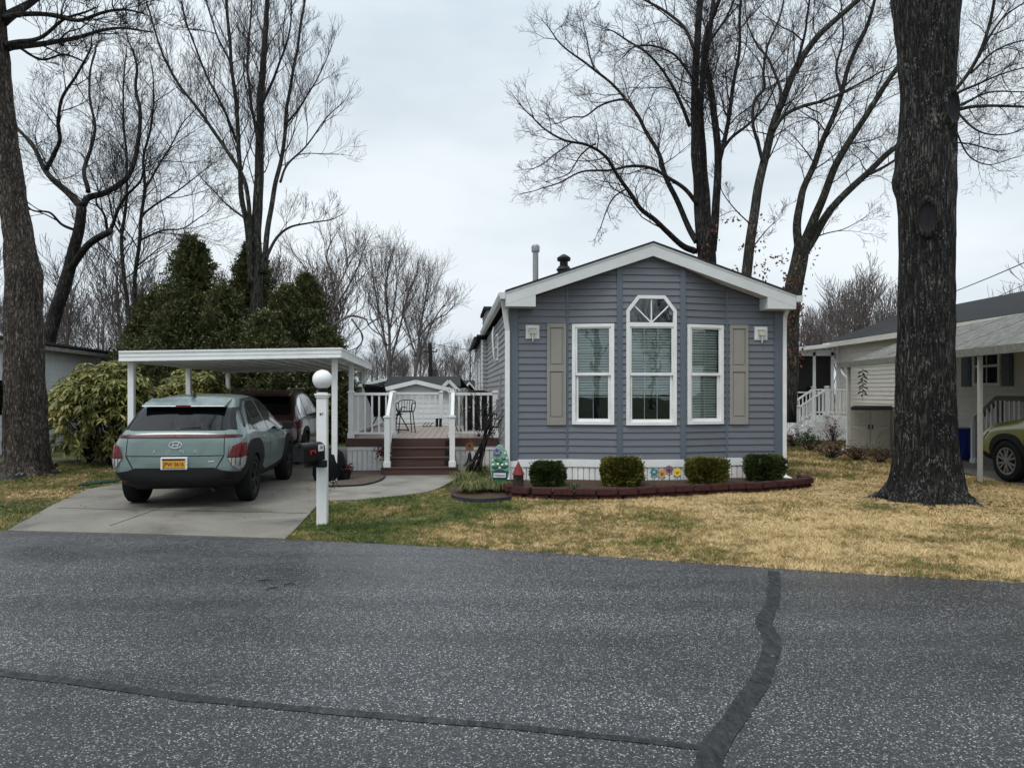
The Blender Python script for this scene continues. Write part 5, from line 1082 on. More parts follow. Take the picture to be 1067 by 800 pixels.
mb = MB(); mb.box(-.10, .10, -.031, -.0262, .245, .315); mb.build('white_panel', m_wprint, pg); text_obj('lettering', 'Welcome', .052, m_platet, pg, (0, -.034, .281), sx=.85)
mb = MB(); mb.tube([(0, .02, .0), (0, .02, .3)], .008, 6); mb.build('stake', m_blackm, pg)
# birdhouse-and-bell stake
q = thing('birdhouse_stake', 'little brown birdhouse above a dark metal bell on a thin garden stake', 'garden ornament', (-.83, 14.45, 0))
mb = MB(); mb.tube([(0, 0, 0), (0, 0, .55)], .006, 6); mb.build('stake', m_blackm, q)
mb = MB(); mb.prism([(-.075, .50), (.075, .50), (.075, .62), (0, .70), (-.075, .62)], lambda x, z: (x, -.05, z), lambda x, z: (x, .05, z)); mb.build('house', M('brown_wood', (.20, .10, .06), .8, var=.4, scale=20), q)
mb = MB(); mb.bar((-.10, 0, .61), (0, 0, .715), .13, .012); mb.bar((.10, 0, .61), (0, 0, .715), .13, .012); mb.build('roof', M('rust_roof', (.14, .07, .05), .7, var=.4, scale=12), q)
mb = MB(); mb.lathe([(.022, 0), (.022, .012)], 12, Matrix.Translation((0, -.045, .60)) @ Matrix.Rotation(R(90), 4, 'X')); mb.build('entry_hole', m_black, q)
mb = MB(); mb.lathe([(.006, .47), (.03, .44), (.045, .34), (.07, .26), (.125, .21), (.13, .20), (.06, .235)], 18); mb.build('bell', m_blackm, q, smooth=True)
# gnarled dark shrub arching from the deck corner
gs = thing('gnarled_shrub', 'dark bare gnarled shrub arching up against the deck corner and house wall', 'shrub', (-.62, 13.55, 0))
mb = MB(); r2 = random.Random(5); 
for k in range(13):
    a = r2.uniform(-.12, .12); h = r2.uniform(.75, 1.25); x1 = r2.uniform(.16, .34); b0 = Vector((-.16+r2.uniform(-.12, .12), r2.uniform(-.1, .12), 0))
    tp = Vector((x1, r2.uniform(-.15, .2), h)); pts = smooth_line([b0, b0+Vector((.10, a, .30)), Vector((.10+.05*a, a*.8, .65*h)), tp*.8+Vector((0,0,.2*h)), tp+Vector((.06, a, .02))], 4)
    mb.tube(pts, [.024-.001*i for i in range(len(pts))], 6)
mb.build('stems', m_bark, gs, smooth=True)
mb = MB()
for k in range(60):
    b0 = Vector((r2.uniform(.0, .35), r2.uniform(-.2, .2), r2.uniform(.7, 1.3))); d = Vector((r2.uniform(-.5, .7), r2.uniform(-.4, .4), r2.uniform(.3, 1))).normalized()*r2.uniform(.25, .65)
    mb.tube([b0, b0+d*.5+Vector((r2.uniform(-.05, .05), 0, .03)), b0+d], [.006, .004, .0025], 4)
mb.build('twigs', m_twig, gs)
# lily turf clumps
def clump(x, y, r, h, n, seed, label, mat=None, name='lily_turf', cat='plant', group='lily turf clumps'):
    rg = random.Random(seed); V = []; F = []
    for i in range(n):
        a = rg.uniform(0, 6.283); rr = r*.45*math.sqrt(rg.random()); ox, oy = rr*math.cos(a), rr*math.sin(a); d = rg.uniform(.3, 1)*r; hh = h*rg.uniform(.6, 1.1); a2 = a+rg.uniform(-.7, .7); c, s = math.cos(a2), math.sin(a2); w_ = .006; o = len(V)
        for t, z in ((0, 0), (.35, .75), (.75, 1), (1.15, .55)):
            px_, py_ = ox+c*d*t, oy+s*d*t; ww_ = w_*(1-t*.6); V += [(px_-s*ww_, py_+c*ww_, hh*z), (px_+s*ww_, py_-c*ww_, hh*z)]
        F += [(o+2*j, o+2*j+1, o+2*j+3, o+2*j+2) for j in range(3)]
    o = npmesh(name, V, F, mat or m_liri); o.location = (x, y, .012); return tag(o, label, cat, group)
for i, (px, py, r, h, lab) in enumerate(((484, 506, .30, .22, 'yellow-green lily turf clump nearest the lowest deck step'), (497, 500, .30, .26, 'lily turf clump under the birdhouse-and-bell stake'), (507, 511, .28, .20, 'pale lily turf clump in front of the gnarled shrub'), (490, 514, .26, .18, 'low lily turf clump just behind the slate edging strip'), (520, 513, .24, .18, 'lily turf clump at the foot of the green plaque'))):
    p = G(px, py); clump(p.x, p.y, r, h, 330, 20+i, lab)
clump(.98, 11.75, .12, .10, 90, 40, 'small low green tuft between the two left clipped shrubs', m_box, 'low_tuft', 'plant', None).location.z = .09
# gravel bed ornaments left of the steps
q = thing('red_flower_basket', 'dark red dried flower basket hung at the deck skirting left of the steps', 'plant', (-2.62, 15.02, .42))
pts = [(rnd.gauss(0, .07), rnd.gauss(0, .05), rnd.gauss(0, .06)) for _ in range(260)]; leaves('flowers', pts, [(0, -.3, .2)]*260, .05, .035, m_red, q, 1)
mb = MB(); mb.tube([(.05, .0, -.1), (.10, .02, -.42)], .006, 5); mb.build('stake', m_blackm, q)
cv = MB(); prof = [(.26, 0), (.30, .10), (.30, .30), (.25, .48), (.15, .57), (.02, .60)]; cv.lathe(prof, 18); cv.v = [(x*(1+.12*noise.noise(Vector((x*6, y*6, z*6)))), y*(1+.12*noise.noise(Vector((x*5, y*7, z*5+4)))), z+.03*noise.noise(Vector((x*8, y*8, 2)))) for x, y, z in cv.v]
p = G(343, 501); o = cv.build('covered_bundle', m_cover, smooth=True); o.location = (p.x, p.y, .02); tag(o, 'rounded bundle under a black cover behind the front right carport post', 'covered bundle')
q = thing('red_leaf_pot', 'low pot of dark red leaves beside the black covered bundle', 'potted plant', (G(356, 502).x, G(356, 502).y+.2, .02))
mb = MB(); mb.lathe([(.10, 0), (.14, .16), (.15, .17), (.13, .17), (.12, .13)], 16); mb.build('pot', m_black, q)
pts = [(rnd.gauss(0, .08), rnd.gauss(0, .08), .20+rnd.gauss(0, .05)) for _ in range(260)]; leaves('foliage', pts, [(0, 0, 1)]*260, .06, .03, m_red, q, 1)
q = thing('wire_plant_stand', 'thin dark wire plant stand at the corner where drive and walk meet', 'plant stand', tuple(G(347, 510)))
mb = MB()
for k in range(4): a = k*1.57+.4; mb.tube([(.02*math.cos(a), .02*math.sin(a), .18), (.12*math.cos(a), .12*math.sin(a), .0)], .005, 5); mb.tube([(.02*math.cos(a), .02*math.sin(a), .10), (.08*math.cos(a), .08*math.sin(a), .22)], .005, 5)
mb.build('frame', m_blackm, q)
# pale climbing stems behind the right railing
q = thing('climbing_vine', 'bare climbing stems with a few leaves behind the right deck railing', 'vine', dpt(2.28, 1.4, .69)); mb = MB(); r2 = random.Random(9)
for k in range(8):
    b0 = Vector((r2.uniform(-.15, .15), r2.uniform(-.1, .1), 0)); pts = [b0]
    for j in range(6): pts.append(pts[-1]+Vector((r2.uniform(-.09, .07), r2.uniform(-.04, .04), .17)))
    mb.tube(smooth_line(pts, 3), [.010-.0003*i for i in range(19)], 5)
mb.build('stems', M('tan_stem', (.12, .10, .07), .8, var=.3), q); pts = [(r2.gauss(-.05, .14), r2.gauss(0, .08), r2.uniform(.2, 1.0)) for _ in range(110)]; leaves('foliage', pts, [(0, 0, 0)]*110, .05, .03, m_rhod, q, 1)
mb = MB(); mb.ball((0, 0, .04), .035, 10, 6); o = mb.build('rubber_ball', m_black, smooth=True); o.location = dpt(2.78, -.0, DZ-.0)+Vector((-.1, .25, .0)); tag(o, 'small dark ball on the deck edge under the right railing', 'ball')
# ------------------------------------------------------------------ right neighbour
m_cream = M('cream_siding', (.72, .685, .605), .5, var=.07, scale=2, stretch=(1, 1, 5), dirt=.1)
m_teal = M('teal_shutter', (.035, .065, .075), .5, var=.1)
m_tan = M('tan_resin', (.46, .43, .34), .6, var=.08, scale=4, bump=.2, bscale=60); m_lid = M('brown_grey_lid', (.045, .042, .04), .55, var=.15)
m_grayw = M('weathered_grey_paint', (.16, .155, .15), .7, var=.2, scale=8)
m_awn = bpy.data.materials.new('mossy_awning')
def mossy():
    m, t, b = nodes('mossy_awning'); n = t.nodes; l = t.links; tc = n.new('ShaderNodeTexCoord')
    a = n.new('ShaderNodeTexNoise'); a.inputs['Scale'].default_value = 11; a.inputs['Detail'].default_value = 8; a.inputs['Roughness'].default_value = .75
    mp = n.new('ShaderNodeMapping'); mp.inputs['Scale'].default_value = (.5, 1.5, 1); l.new(tc.outputs['Object'], mp.inputs[0]); l.new(mp.outputs[0], a.inputs['Vector'])
    r = ramp(n, [(.38, (.045, .042, .034)), (.5, (.14, .135, .115)), (.64, (.29, .285, .265))]); l.new(a.outputs['Fac'], r.inputs[0]); l.new(r.outputs[0], b.inputs['Base Color']); b.inputs['Roughness'].default_value = .7; return m
m_awn = mossy()
nh = thing('neighbour_house', 'cream-sided mobile home with teal window shutters right of the big oak', 'house', (11.45, 26.0, 0), R(-90+.3))
# local x runs towards the road along the wall, local -y... outward normal faces -X world: frame from far to near
NL, NW, NE = 19.0, 4.6, 3.30
fw = Fr((0, 0), (NL, 0))       # outward normal = local -y = world -x side
mb = MB(); siding(mb, fw, 0, NL, .5, NE, [(7.62, 8.62, 1.80, 2.72)], exp=.13, lip=.016); mb.build('wall_siding', m_cream, nh, fix=False)
ff = Fr((0, NW), (0, 0)); fn = Fr((NL, 0), (NL, NW)); mb = MB(); siding(mb, ff, 0, NW, .5, 4.1, roof=[(-.32, 1, NE), (.32, 1, NE+.32*NW)]); siding(mb, fn, 0, NW, .5, 4.1, roof=[(-.32, 1, NE), (.32, 1, NE+.32*NW)]); mb.build('end_siding', m_cream, nh, fix=False)
mb = MB(); mb.box(.0, NL, .02, NW-.02, 0, .49); mb.build('skirting', m_skirt, nh)
mb = MB(); fw.box(mb, -.02, .14, .3, NE, .0, .035); mb.box(-.03, 0, -.03, .1, .3, NE); mb.build('corner_trim', m_white, nh)
mb = MB()
for s in (0, 1):
    y0, y1 = (-.35, NW/2) if s == 0 else (NW+.35, NW/2); z0 = NE+.02; z1 = NE+1.0
    v = [Vector(p) for p in ((-.35, y0, z0), (NL+.3, y0, z0), (NL+.3, y1, z1), (-.35, y1, z1))]; mb.add(v+[q+Vector((0, 0, .06)) for q in v], [(0,1,2,3),(7,6,5,4),(0,4,5,1),(1,5,6,2),(2,6,7,3),(3,7,4,0)])
mb.build('roof', m_shingle2, nh)
mb = MB(); mb.box(-.36, NL+.3, -.38, -.35, NE-.10, NE+.06); mb.box(-.38, -.35, -.36, NW/2, NE-.04, NE+.04); mb.build('eave_fascia', m_cream, nh)
mb = MB(); mb.box(-.3, NL, -.34, 0, NE-.02, NE+.0); mb.build('soffit', m_white, nh)
for x in (10.2, 12.6): mb = MB(); mb.box(x-.25, x+.25, .7, 1.1, NE+.15, NE+.42); mb.lathe([(.2, NE+.40), (.22, NE+.46), (.1, NE+.5)], 14, Matrix.Translation((x, .9, 0))); mb.build('roof_vent', m_black, nh)
mb = MB(); 
for a, b, c, d in ((7.60, 8.64, 1.78, 1.86), (7.60, 8.64, 2.66, 2.74), (7.60, 7.69, 1.86, 2.66), (8.55, 8.64, 1.86, 2.66), (7.69, 8.55, 2.24, 2.30)): fw.box(mb, a, b, c, d, -.01, .04)
for a in (8.10, 8.14): pass
fw.box(mb, 8.11, 8.13, 1.86, 2.66, -.0, .02); wn = mb.build('window', m_white, nh, bevel=.004)
mb = MB(); fw.box(mb, 7.62, 8.62, 1.80, 2.70, -.02, .004); mb.build('glass', m_cglass, wn)
for x in (7.16, 8.70):
    mb = MB(); fw.box(mb, x, x+.38, 1.78, 2.74, .012, .04)
    for a, b in ((1.85, 2.2), (2.3, 2.67)): fw.box(mb, x+.07, x+.31, a, b, .04, .048)
    mb.build('shutter', m_teal, nh, bevel=.004)
mb = MB(); fw.box(mb, 10.1, 10.95, .55, 2.62, -.01, .03); d_ = mb.build('door', M('dark_door', (.03, .03, .03), .5), nh); mb = MB(); fw.box(mb, 10.0, 10.1, .5, 2.7, -.01, .05); fw.box(mb, 10.95, 11.05, .5, 2.7, -.01, .05); fw.box(mb, 10.1, 10.95, 2.62, 2.7, -.01, .05); mb.build('frame', m_white, d_)
# sunroom on the far left end of the house
sr = thing('sunroom', 'white-framed sunroom with two dark glazed panels beside the cream house', 'sunroom', (10.05, 26.2, 0), R(0))
mb = MB(); v = [(-.55, -.45, 3.02), (1.30, -.45, 3.22), (1.30, 3.0, 3.22), (-.55, 3.0, 3.02)]; mb.add([Vector(q) for q in v]+[Vector(q)+Vector((0,0,.13)) for q in v], [(0,1,2,3),(7,6,5,4),(0,4,5,1),(1,5,6,2),(2,6,7,3),(3,7,4,0)]); mb.build('roof', m_whiteb, sr, bevel=.01)
mb = MB()
for a, b in ((0, .08), (.62, .72), (1.26, 1.36)): mb.box(a, b, 0, .08, .75, 3.05)
mb.box(0, 1.36, .0, .08, 2.92, 3.12); mb.box(0, 1.36, 0, .08, .70, .80); mb.box(0, 1.36, 0, .06, 1.60, 1.65); mb.box(0, .08, .08, 3, .7, 3.0); mb.build('frame', m_white, sr)
mb = MB(); mb.box(.08, 1.28, .03, .05, .8, 2.93); mb.build('glass', m_cglass, sr)
mb = MB(); mb.box(.0, 1.36, -.02, .09, .0, .70); mb.box(.0, .06, .09, 3, 0, .7); mb.build('base_wall', m_skirt, sr)
mb = MB(); mb.tube(smooth_line([(-.52, -.42, 3.02), (-.48, -.38, 2.86), (-.2, -.1, 2.72), (-.03, -.05, 2.6), (-.03, -.05, .3)], 4), .045, 8); mb.build('downspout', m_white, sr, smooth=True)
# white stairs to the sunroom
ns = thing('porch_stairs', 'white porch stairs with white baluster railings up to the sunroom', 'stairs', (11.10, 24.85, 0), 0)
mb = MB()
for k in range(5): mb.box(-.62-.28*(4-k), (-.62-.28*(3-k)) if k < 4 else -.551, .01, 1.15, 0, .165*(k+1))
mb.box(-.55, .25, 0, 1.3, 0, .825); mb.build('steps', m_white, ns, bevel=.01)
for y in (.02, 1.13):
    a = Vector((-1.52, y, .165)); b_ = Vector((-.50, y, .825)); mb = MB()
    mb.bar(a+Vector((0,0,.90)), b_+Vector((0,0,.92)), .07, .06); mb.bar(a+Vector((0,0,.16)), b_+Vector((0,0,.10)), .05, .05); r_ = mb.build('railing', m_white, ns)
    mb = MB()
    for k in range(1, 8): q_ = a.lerp(b_, k/8); mb.box(q_.x-.018, q_.x+.018, y-.018, y+.018, q_.z+.15, q_.z+.90)
    mb.build('balusters', m_white, r_)
    for q_ in (a, b_): mb = MB(); newel(mb, q_.x, q_.y, 0 if q_ is a else q_.z, q_.z+1.02, .11); mb.build('post', m_white, r_)
    mb = MB(); mb.bar((-.45, y, 1.72), (.22, y, 1.72), .07, .06); mb.bar((-.45, y, .93), (.22, y, .93), .05, .05)
    for k in range(1, 5): mb.box(-.45+k*.13-.018, -.45+k*.13+.018, y-.018, y+.018, .95, 1.7)
    mb.build('railing', m_white, ns)
# awning over the neighbour's drive
aw = thing('neighbour_awning', 'mossy grey sloping awning on thin white posts above the olive car', 'awning', (8.55, 13.5, 0), R(-4.6))
A0, A1, AD = -6.5, 6.8, 2.6
mb = MB(); v = [(.0, A0, 2.36), (AD, A0, 3.40), (AD, A1, 3.40), (.0, A1, 2.36)]; mb.add([Vector(q) for q in v]+[Vector(q)+Vector((0,0,.05)) for q in v], [(0,1,2,3),(7,6,5,4),(0,4,5,1),(1,5,6,2),(2,6,7,3),(3,7,4,0)])
for k in range(9): y = A0+.2+k*1.6; mb.bar((.02, y, 2.42), (AD, y, 3.455), .02, .008)
mb.build('roof_panel', m_awn, aw)
mb = MB(); mb.prism([(-.14, 2.30), (-.02, 2.30), (.0, 2.44), (-.02, 2.44), (-.03, 2.32), (-.13, 2.32), (-.15, 2.44), (-.17, 2.44)], lambda x, z: (x, A0, z), lambda x, z: (x, A1+.02, z)); mb.build('gutter', M('stained_gutter', (.36, .35, .31), .5, var=.25, scale=12, dirt=.3), aw)
for y in (-6.2, 0, 6.4): mb = MB(); mb.box(-.036, .036, y-.036, y+.036, 0, 2.36); mb.build('post', M('dull_white_post', (.45, .44, .40), .5, var=.12), aw, bevel=.008)
mb = MB(); mb.tube(smooth_line([(-.08, 6.7, 2.30), (-.08, 6.6, 2.15), (-.02, 6.5, 2.03), (.0, 6.47, 1.9), (.0, 6.47, .25), (-.05, 6.4, .12), (-.5, 5.9, .06)], 5), .042, 8); mb.build('downspout', m_white, aw, smooth=True)
# hanging wind chime of rusty leaves
q = thing('wind_chime', 'rusty leaf-shaped wind chime hanging from the awning edge', 'wind chime', (9.42, 19.85, 2.30))
mb = MB(); mb.tube([(0,0,0), (0,0,-.9)], .005, 5)
for k in range(20): a = k*2.4; z = -.12-k*.034; mb.tube([(0, 0, z+.05), (.09*math.cos(a), .05*math.sin(a), z+.02), (.15*math.cos(a), .06*math.sin(a), z-.03)], [.005, .022, .004], 4)
mb.build('leaves', M('rusty_metal', (.07, .03, .025), .7, var=.4), q)
# storage box
sb = thing('storage_box', 'tan resin outdoor storage cabinet with dark lid under the awning', 'storage box', (10.36, 20.2, .02), R(-32))
mb = MB(); mb.box(-1.02, 0, 0, .95, 0, 1.14); body = mb.build('body', m_tan, sb, bevel=.015)
mb = MB(); mb.v = []; mb.box(-1.06, .04, -.05, .99, 1.145, 1.20); mb.box(-.98, -.04, .02, .9, 1.20, 1.235); mb.build('lid', m_lid, sb, bevel=.012)
for k in (0, 1):
    x0 = -1.0+k*.50; mb = MB(); mb.box(x0+.02, x0+.48, -.025, -.001, .06, 1.11)
    for j in range(7): mb.box(x0+.07, x0+.43, -.034, -.0255, .70+j*.055, .735+j*.055)
    mb.box(x0+.07, x0+.43, -.032, -.0255, .12, .64)
    for j in range(10):
        a = math.pi/2*j/10; a1 = math.pi/2*(j+1)/10; cx = x0+.06 if k == 0 else x0+.44; s = 1 if k == 0 else -1
        mb.bar((cx+s*.33*math.cos(a), -.037, .13+.48*math.sin(a)), (cx+s*.33*math.cos(a1), -.037, .13+.48*math.sin(a1)), .03, .014, up=(0,1,0))
    dd = mb.build('door', m_tan, sb, bevel=.003); mb = MB(); mb.box(x0+.44 if k == 0 else x0+.03, x0+.47 if k == 0 else x0+.06, -.05, -.03, .60, .72); mb.build('handle', m_black, dd)
mb = MB()
for j in range(9): mb.box(.001, .012, .08, .87, .62+j*.055, .655+j*.055)
mb.box(.001, .010, .08, .87, .08, .56); mb.build('side_panel', m_tan, sb)
# blue bin
bb = thing('blue_bin', 'blue plastic bin standing against the cream wall behind the oak', 'bin', (10.90, 17.9, .02), R(8))
mb = MB(); mb.prism([(-.25, 0), (.25, 0), (.30, .70), (-.30, .70)], lambda x, z: (x, -.25*(.85+.2*z), z), lambda x, z: (x, .25*(.85+.2*z), z)); m_blue = M('blue_plastic', (.015, .045, .28), .45, var=.15); mb.build('body', m_blue, bb, bevel=.02)
mb = MB(); mb.box(-.33, .33, -.29, .29, .70, .75); mb.build('rim', m_blue, bb, bevel=.015)
for j in range(3): mb = MB(); mb.box(-.2+j*.16, -.16+j*.16, -.262, -.24, .1, .6); mb.build('rib', m_blue, bb)
# grey door steps with rail
gs_ = thing('door_steps', 'weathered grey wooden steps and rail with white balusters at the cream house wall', 'stairs', (10.68, 16.95, 0), R(0)); gs_.scale = (1, -1, 1)
mb = MB(); 
for k in range(3): mb.box(.0, 1.0, .1+.28*k, .1+.28*(k+1) if k < 2 else 1.6, 0, .19*(k+1))
mb.build('steps', m_grayw, gs_)
mb = MB(); mb.bar((-.02, .0, 1.02), (-.02, .75, 1.50), .10, .12); mb.bar((-.02, .75, 1.50), (-.02, 1.7, 1.50), .10, .12); mb.bar((.0, .0, 1.02), (.0, 0, 0), .09, .09); mb.bar((.0, .78, 1.45), (0, .78, 0), .09, .09); mb.bar((.0, 1.65, 1.45), (0, 1.65, 0), .09, .09); mb.bar((.0, .75, .62), (0, 1.65, .62), .05, .09); mb.bar((0, 0, .20), (0, .75, .62), .05, .09)
mb.bar((-.02, 1.7, 1.50), (1.0, 1.7, 1.50), .10, .12); r_ = mb.build('rail', m_grayw, gs_)
mb = MB()
for k in range(10): y = .14+k*.15; z = min(1.46, 1.0+.64*y); mb.box(-.075, -.05, y-.02, y+.02, max(.15, min(.6, .1+.64*y)), z)
mb.build('balusters', m_white, r_); mb = MB(); mb.bar((-.075, -.03, .0), (-.075, -.03, 1.0), .10, .05); mb.lathe([(.05,0),(.09,.02),(.09,.10),(.05,.14)], 10, Matrix.Translation((-.05, -.05, 0))); mb.build('newel', m_white, r_)
# low shrubs and dry plants in front of the stairs
def low_shrub(x, y, r, h, mats, n, label, seed, name='low_shrub', group='low shrubs in the neighbour bed', ls=.05):
    q = thing(name, label, 'shrub', (x, y, .0), 0, group); rg = random.Random(seed); mb = MB(); tips = []
    for k in range(int(14+r*20)):
        a = rg.uniform(0, 6.28); e_ = rg.uniform(.4, 1.4); d = Vector((math.cos(a)*math.cos(e_), math.sin(a)*math.cos(e_), math.sin(e_))); L = rg.uniform(.6, 1.05)
        tip = Vector((d.x*r, d.y*r, d.z*h))*L; mid = tip*.5+Vector((rg.uniform(-.05, .05), rg.uniform(-.05, .05), .03)); mb.tube([(0,0,0), mid, tip], [.012, .008, .003], 4); tips.append((mid, tip))
        for j in range(3): m2 = mid.lerp(tip, rg.random()); t2 = m2+Vector((rg.uniform(-.15, .15), rg.uniform(-.15, .15), rg.uniform(0, .15))); mb.tube([m2, t2], [.005, .002], 3); tips.append((m2, t2))
    mb.build('stems', m_twig, q); pts = []; nn = []
    for i in range(n): a_, b_ = rg.choice(tips); t = rg.uniform(.2, 1.1); p_ = a_.lerp(b_, t); pts.append((p_.x+rg.gauss(0, .03), p_.y+rg.gauss(0, .03), max(.02, p_.z+rg.gauss(0, .03)))); nn.append((b_-a_).normalized()[:])
    leaves('foliage', pts, nn, ls, ls*.55, mats, q, .9, seed=seed); return q
for (px, py, r, h, mt, n, lab) in ((826, 466, .55, .55, m_rust, 420, 'rusty leaved low shrub just right of the house corner'), (844, 470, .60, .60, m_box, 900, 'dark green low shrub at the foot of the white porch stairs'), (868, 462, .50, .85, m_red, 260, 'taller thin shrub with red stems beside the storage box'), (866, 478, .65, .5, m_litter, 420, 'dry brown low plant in front of the porch stairs bed'), (893, 480, .55, .35, m_litter, 300, 'dry ground plant under the awning downspout'), (915, 482, .5, .32, m_litter, 260, 'dry brown plant left of the big oak root flare')):
    p = G(px, py); low_shrub(p.x, p.y, r, h, mt, n, lab, int(px))
# ------------------------------------------------------------------ left neighbour behind the oak
ln = thing('neighbour_house', 'pale blue-grey flat-roofed mobile home behind the left oak and rhododendron', 'house', (-13.2, 18.2, 0), R(90+9))
m_pale = M('pale_metal_siding', (.78, .80, .82), .5, var=.06, scale=2, dirt=.1)
fw2 = Fr((12, 0), (0, 0)); 
mb = MB(); f_ = Fr((0, 0), (14, 0)); siding(mb, f_, 0, 14, .35, 2.95, [(.9, 1.9, 1.1, 1.9)], exp=.2, lip=.01); f4_ = Fr((0, 4), (0, 0)); siding(mb, f4_, 0, 4, .35, 2.95, exp=.2, lip=.01); f5_ = Fr((14, 0), (14, 4)); siding(mb, f5_, 0, 4, .35, 2.95, exp=.2, lip=.01); mb.build('wall_siding', m_pale, ln, fix=False)
mb = MB(); mb.box(-.3, 14.3, -.35, 4.3, 2.95, 3.0); mb.box(-.35, 14.35, -.40, 4.35, 3.0, 3.06); mb.build('roof', M('old_roof_edge', (.06, .055, .05), .8, var=.5, scale=8), ln)
mb = MB(); mb.box(-.3, 14.3, -.36, -.345, 2.84, 2.95); mb.build('eave_fascia', M('streaked_fascia', (.30, .29, .27), .6, var=.5, scale=9, dirt=.4), ln)
mb = MB(); mb.box(.0, 14, .02, 3.98, 0, .34); mb.build('skirting', m_pale, ln)
mb = MB(); f_.box(mb, .85, 1.95, 1.05, 1.95, -.01, .03); mb.build('window', m_cglass, ln)
mb = MB(); mb.lathe([(.12, 3.06), (.12, 3.22), (.16, 3.24), (.1, 3.30)], 12, Matrix.Translation((4.2, 1.0, 0))); mb.build('roof_vent', m_gal, ln)
# fix the frame direction: outward normals of this house point to +x world
# ------------------------------------------------------------------ sheds and roofs behind the deck
def gable_house(name, label, cat, c, w_, d, ze, zp, wall, rz, ov=.18, roofm=None, trimm=None, door=False):
    h = thing(name, label, cat, c, rz); sl = (zp-ze)/(w_/2); mb = MB()
    fA = Fr((-w_/2, 0), (w_/2, 0)); siding(mb, fA, 0, w_, 0, zp, roof=[(-sl, 1, ze), (sl, 1, ze+sl*w_)], exp=.16, lip=.01)
    for a, b in (((-w_/2, d), (-w_/2, 0)), ((w_/2, 0), (w_/2, d))): siding(mb, Fr(a, b), 0, d, 0, ze, exp=.16, lip=.01)
    mb.build('wall', wall, h, fix=False); mb = MB()
    for s in (-1, 1):
        a = (s*(w_/2+ov), ze-sl*ov+.02); b = (0, zp+.02); v = [Vector((a[0], -ov, a[1])), Vector((b[0], -ov, b[1])), Vector((b[0], d+ov, b[1])), Vector((a[0], d+ov, a[1]))]
        mb.add(v+[q_+Vector((0,0,.05)) for q_ in v], [(0,1,2,3),(7,6,5,4),(0,4,5,1),(1,5,6,2),(2,6,7,3),(3,7,4,0)])
    mb.build('roof', roofm or m_shingle2, h)
    for s in (-1, 1):
        a = Vector((s*(w_/2+ov), -ov-.015, ze-sl*ov+.0)); b = Vector((0, -ov-.015, zp+.0)); mb = MB(); mb.bar(a, b, .03, .13, up=(0, 0, 1)); mb.build('fascia', trimm or m_white, h)
    return h
gable_house('garden_shed', 'low pale grey shed with a wide white-trimmed gable behind the deck', 'shed', (-3.05, 23.6, 0), 2.2, 2.2, 1.70, 1.96, M('pale_grey_wall', (.78, .80, .80), .5, var=.05), R(3))
gable_house('far_house', 'low grey house with a long dark roof behind the shed', 'house', (-5.6, 36, 0), 5.2, 8, 1.75, 2.35, M('mid_grey_wall', (.26, .27, .27), .5, var=.05), R(6), ov=.25)
mb = MB(); v = [Vector(p) for p in ((-5.4, 31.0, 1.82), (-2.15, 31.0, 1.82), (-2.35, 33.5, 2.28), (-5.6, 33.5, 2.28))]; h = thing('far_house', 'low building with a dark shingle slope facing the deck, behind the pale shed', 'house', (0, 0, 0))
mb.add(v+[q_+Vector((0,0,.06)) for q_ in v], [(0,1,2,3),(7,6,5,4),(0,4,5,1),(1,5,6,2),(2,6,7,3),(3,7,4,0)]); v2 = [Vector((x, 36-(y-31), z)) for x, y, z in v]; mb.add(v2+[q_+Vector((0,0,.06)) for q_ in v2], [(0,1,2,3),(7,6,5,4),(0,4,5,1),(1,5,6,2),(2,6,7,3),(3,7,4,0)]); mb.build('roof', m_shingle2, h)
mb = MB(); mb.box(-5.3, -2.3, 31.15, 35.8, 0, 1.80); mb.build('wall', m_sidel, h)
gable_house('garden_shed', 'narrow grey shed with a steep white-trimmed gable right of the dark roof', 'shed', (-2.52, 29.5, 0), .72, 2.4, 1.72, 2.08, m_sidel, R(3), ov=.05)
gable_house('far_house', 'far low house with a grey roof seen between the railing and the grill', 'house', (-3.3, 52, 0), 6, 8, 1.5, 2.25, m_sidel, R(80), ov=.3)
gable_house('far_house', 'far white house at the end of the gap beside the blue-grey home', 'house', (-3.0, 74, 0), 5, 8, 1.9, 2.7, m_white, R(85), ov=.3)
gable_house('far_house', 'far pale house half hidden by the red-leaved oak', 'house', (19.5, 55, 0), 7, 10, 2.4, 3.4, m_cream, R(-10), ov=.3)
# utility pole and wires
p = P(450, 395, 48); up_ = thing('utility_pole', 'dark leaning wooden utility pole above the far roofs', 'utility pole', (p.x, p.y, 0), 0)
mb = MB(); mb.tube([(0, 0, 0), (-.12, 0, 4.8)], [.17, .12], 10); mb.build('pole', m_bark, up_); mb = MB(); mb.bar((-.55, 0, 4.25), (.35, 0, 4.25), .08, .08); mb.build('crossarm', m_bark, up_)
mb = MB(); mb.lathe([(.04, 4.3), (.06, 4.33), (.06, 4.42), (.02, 4.45)], 8, Matrix.Translation((-.5, 0, 0))); mb.lathe([(.04, 4.3), (.06, 4.33), (.06, 4.42), (.02, 4.45)], 8, Matrix.Translation((.3, 0, 0))); mb.build('insulator', m_gal, up_)
def wire(a, b, sag, label, r=.012):
    pts = [a.lerp(b, i/14)-Vector((0,0,sag*4*(i/14)*(1-i/14))) for i in range(15)]; mb = MB(); mb.tube(pts, r, 5); return tag(mb.build('overhead_wire', m_black), label, 'wire')
wire(P(451, 358, 48), P(640, 372, 30), .25, 'thin overhead wire running from the utility pole to the blue-grey home', .016)
wire(P(900, 333, 30), P(1150, 236, 13), .2, 'overhead wire crossing the sky right of the big oak', .012)
wire(P(985, 330, 40), P(1120, 272, 26), .1, 'faint lower overhead wire above the cream house roof', .012)
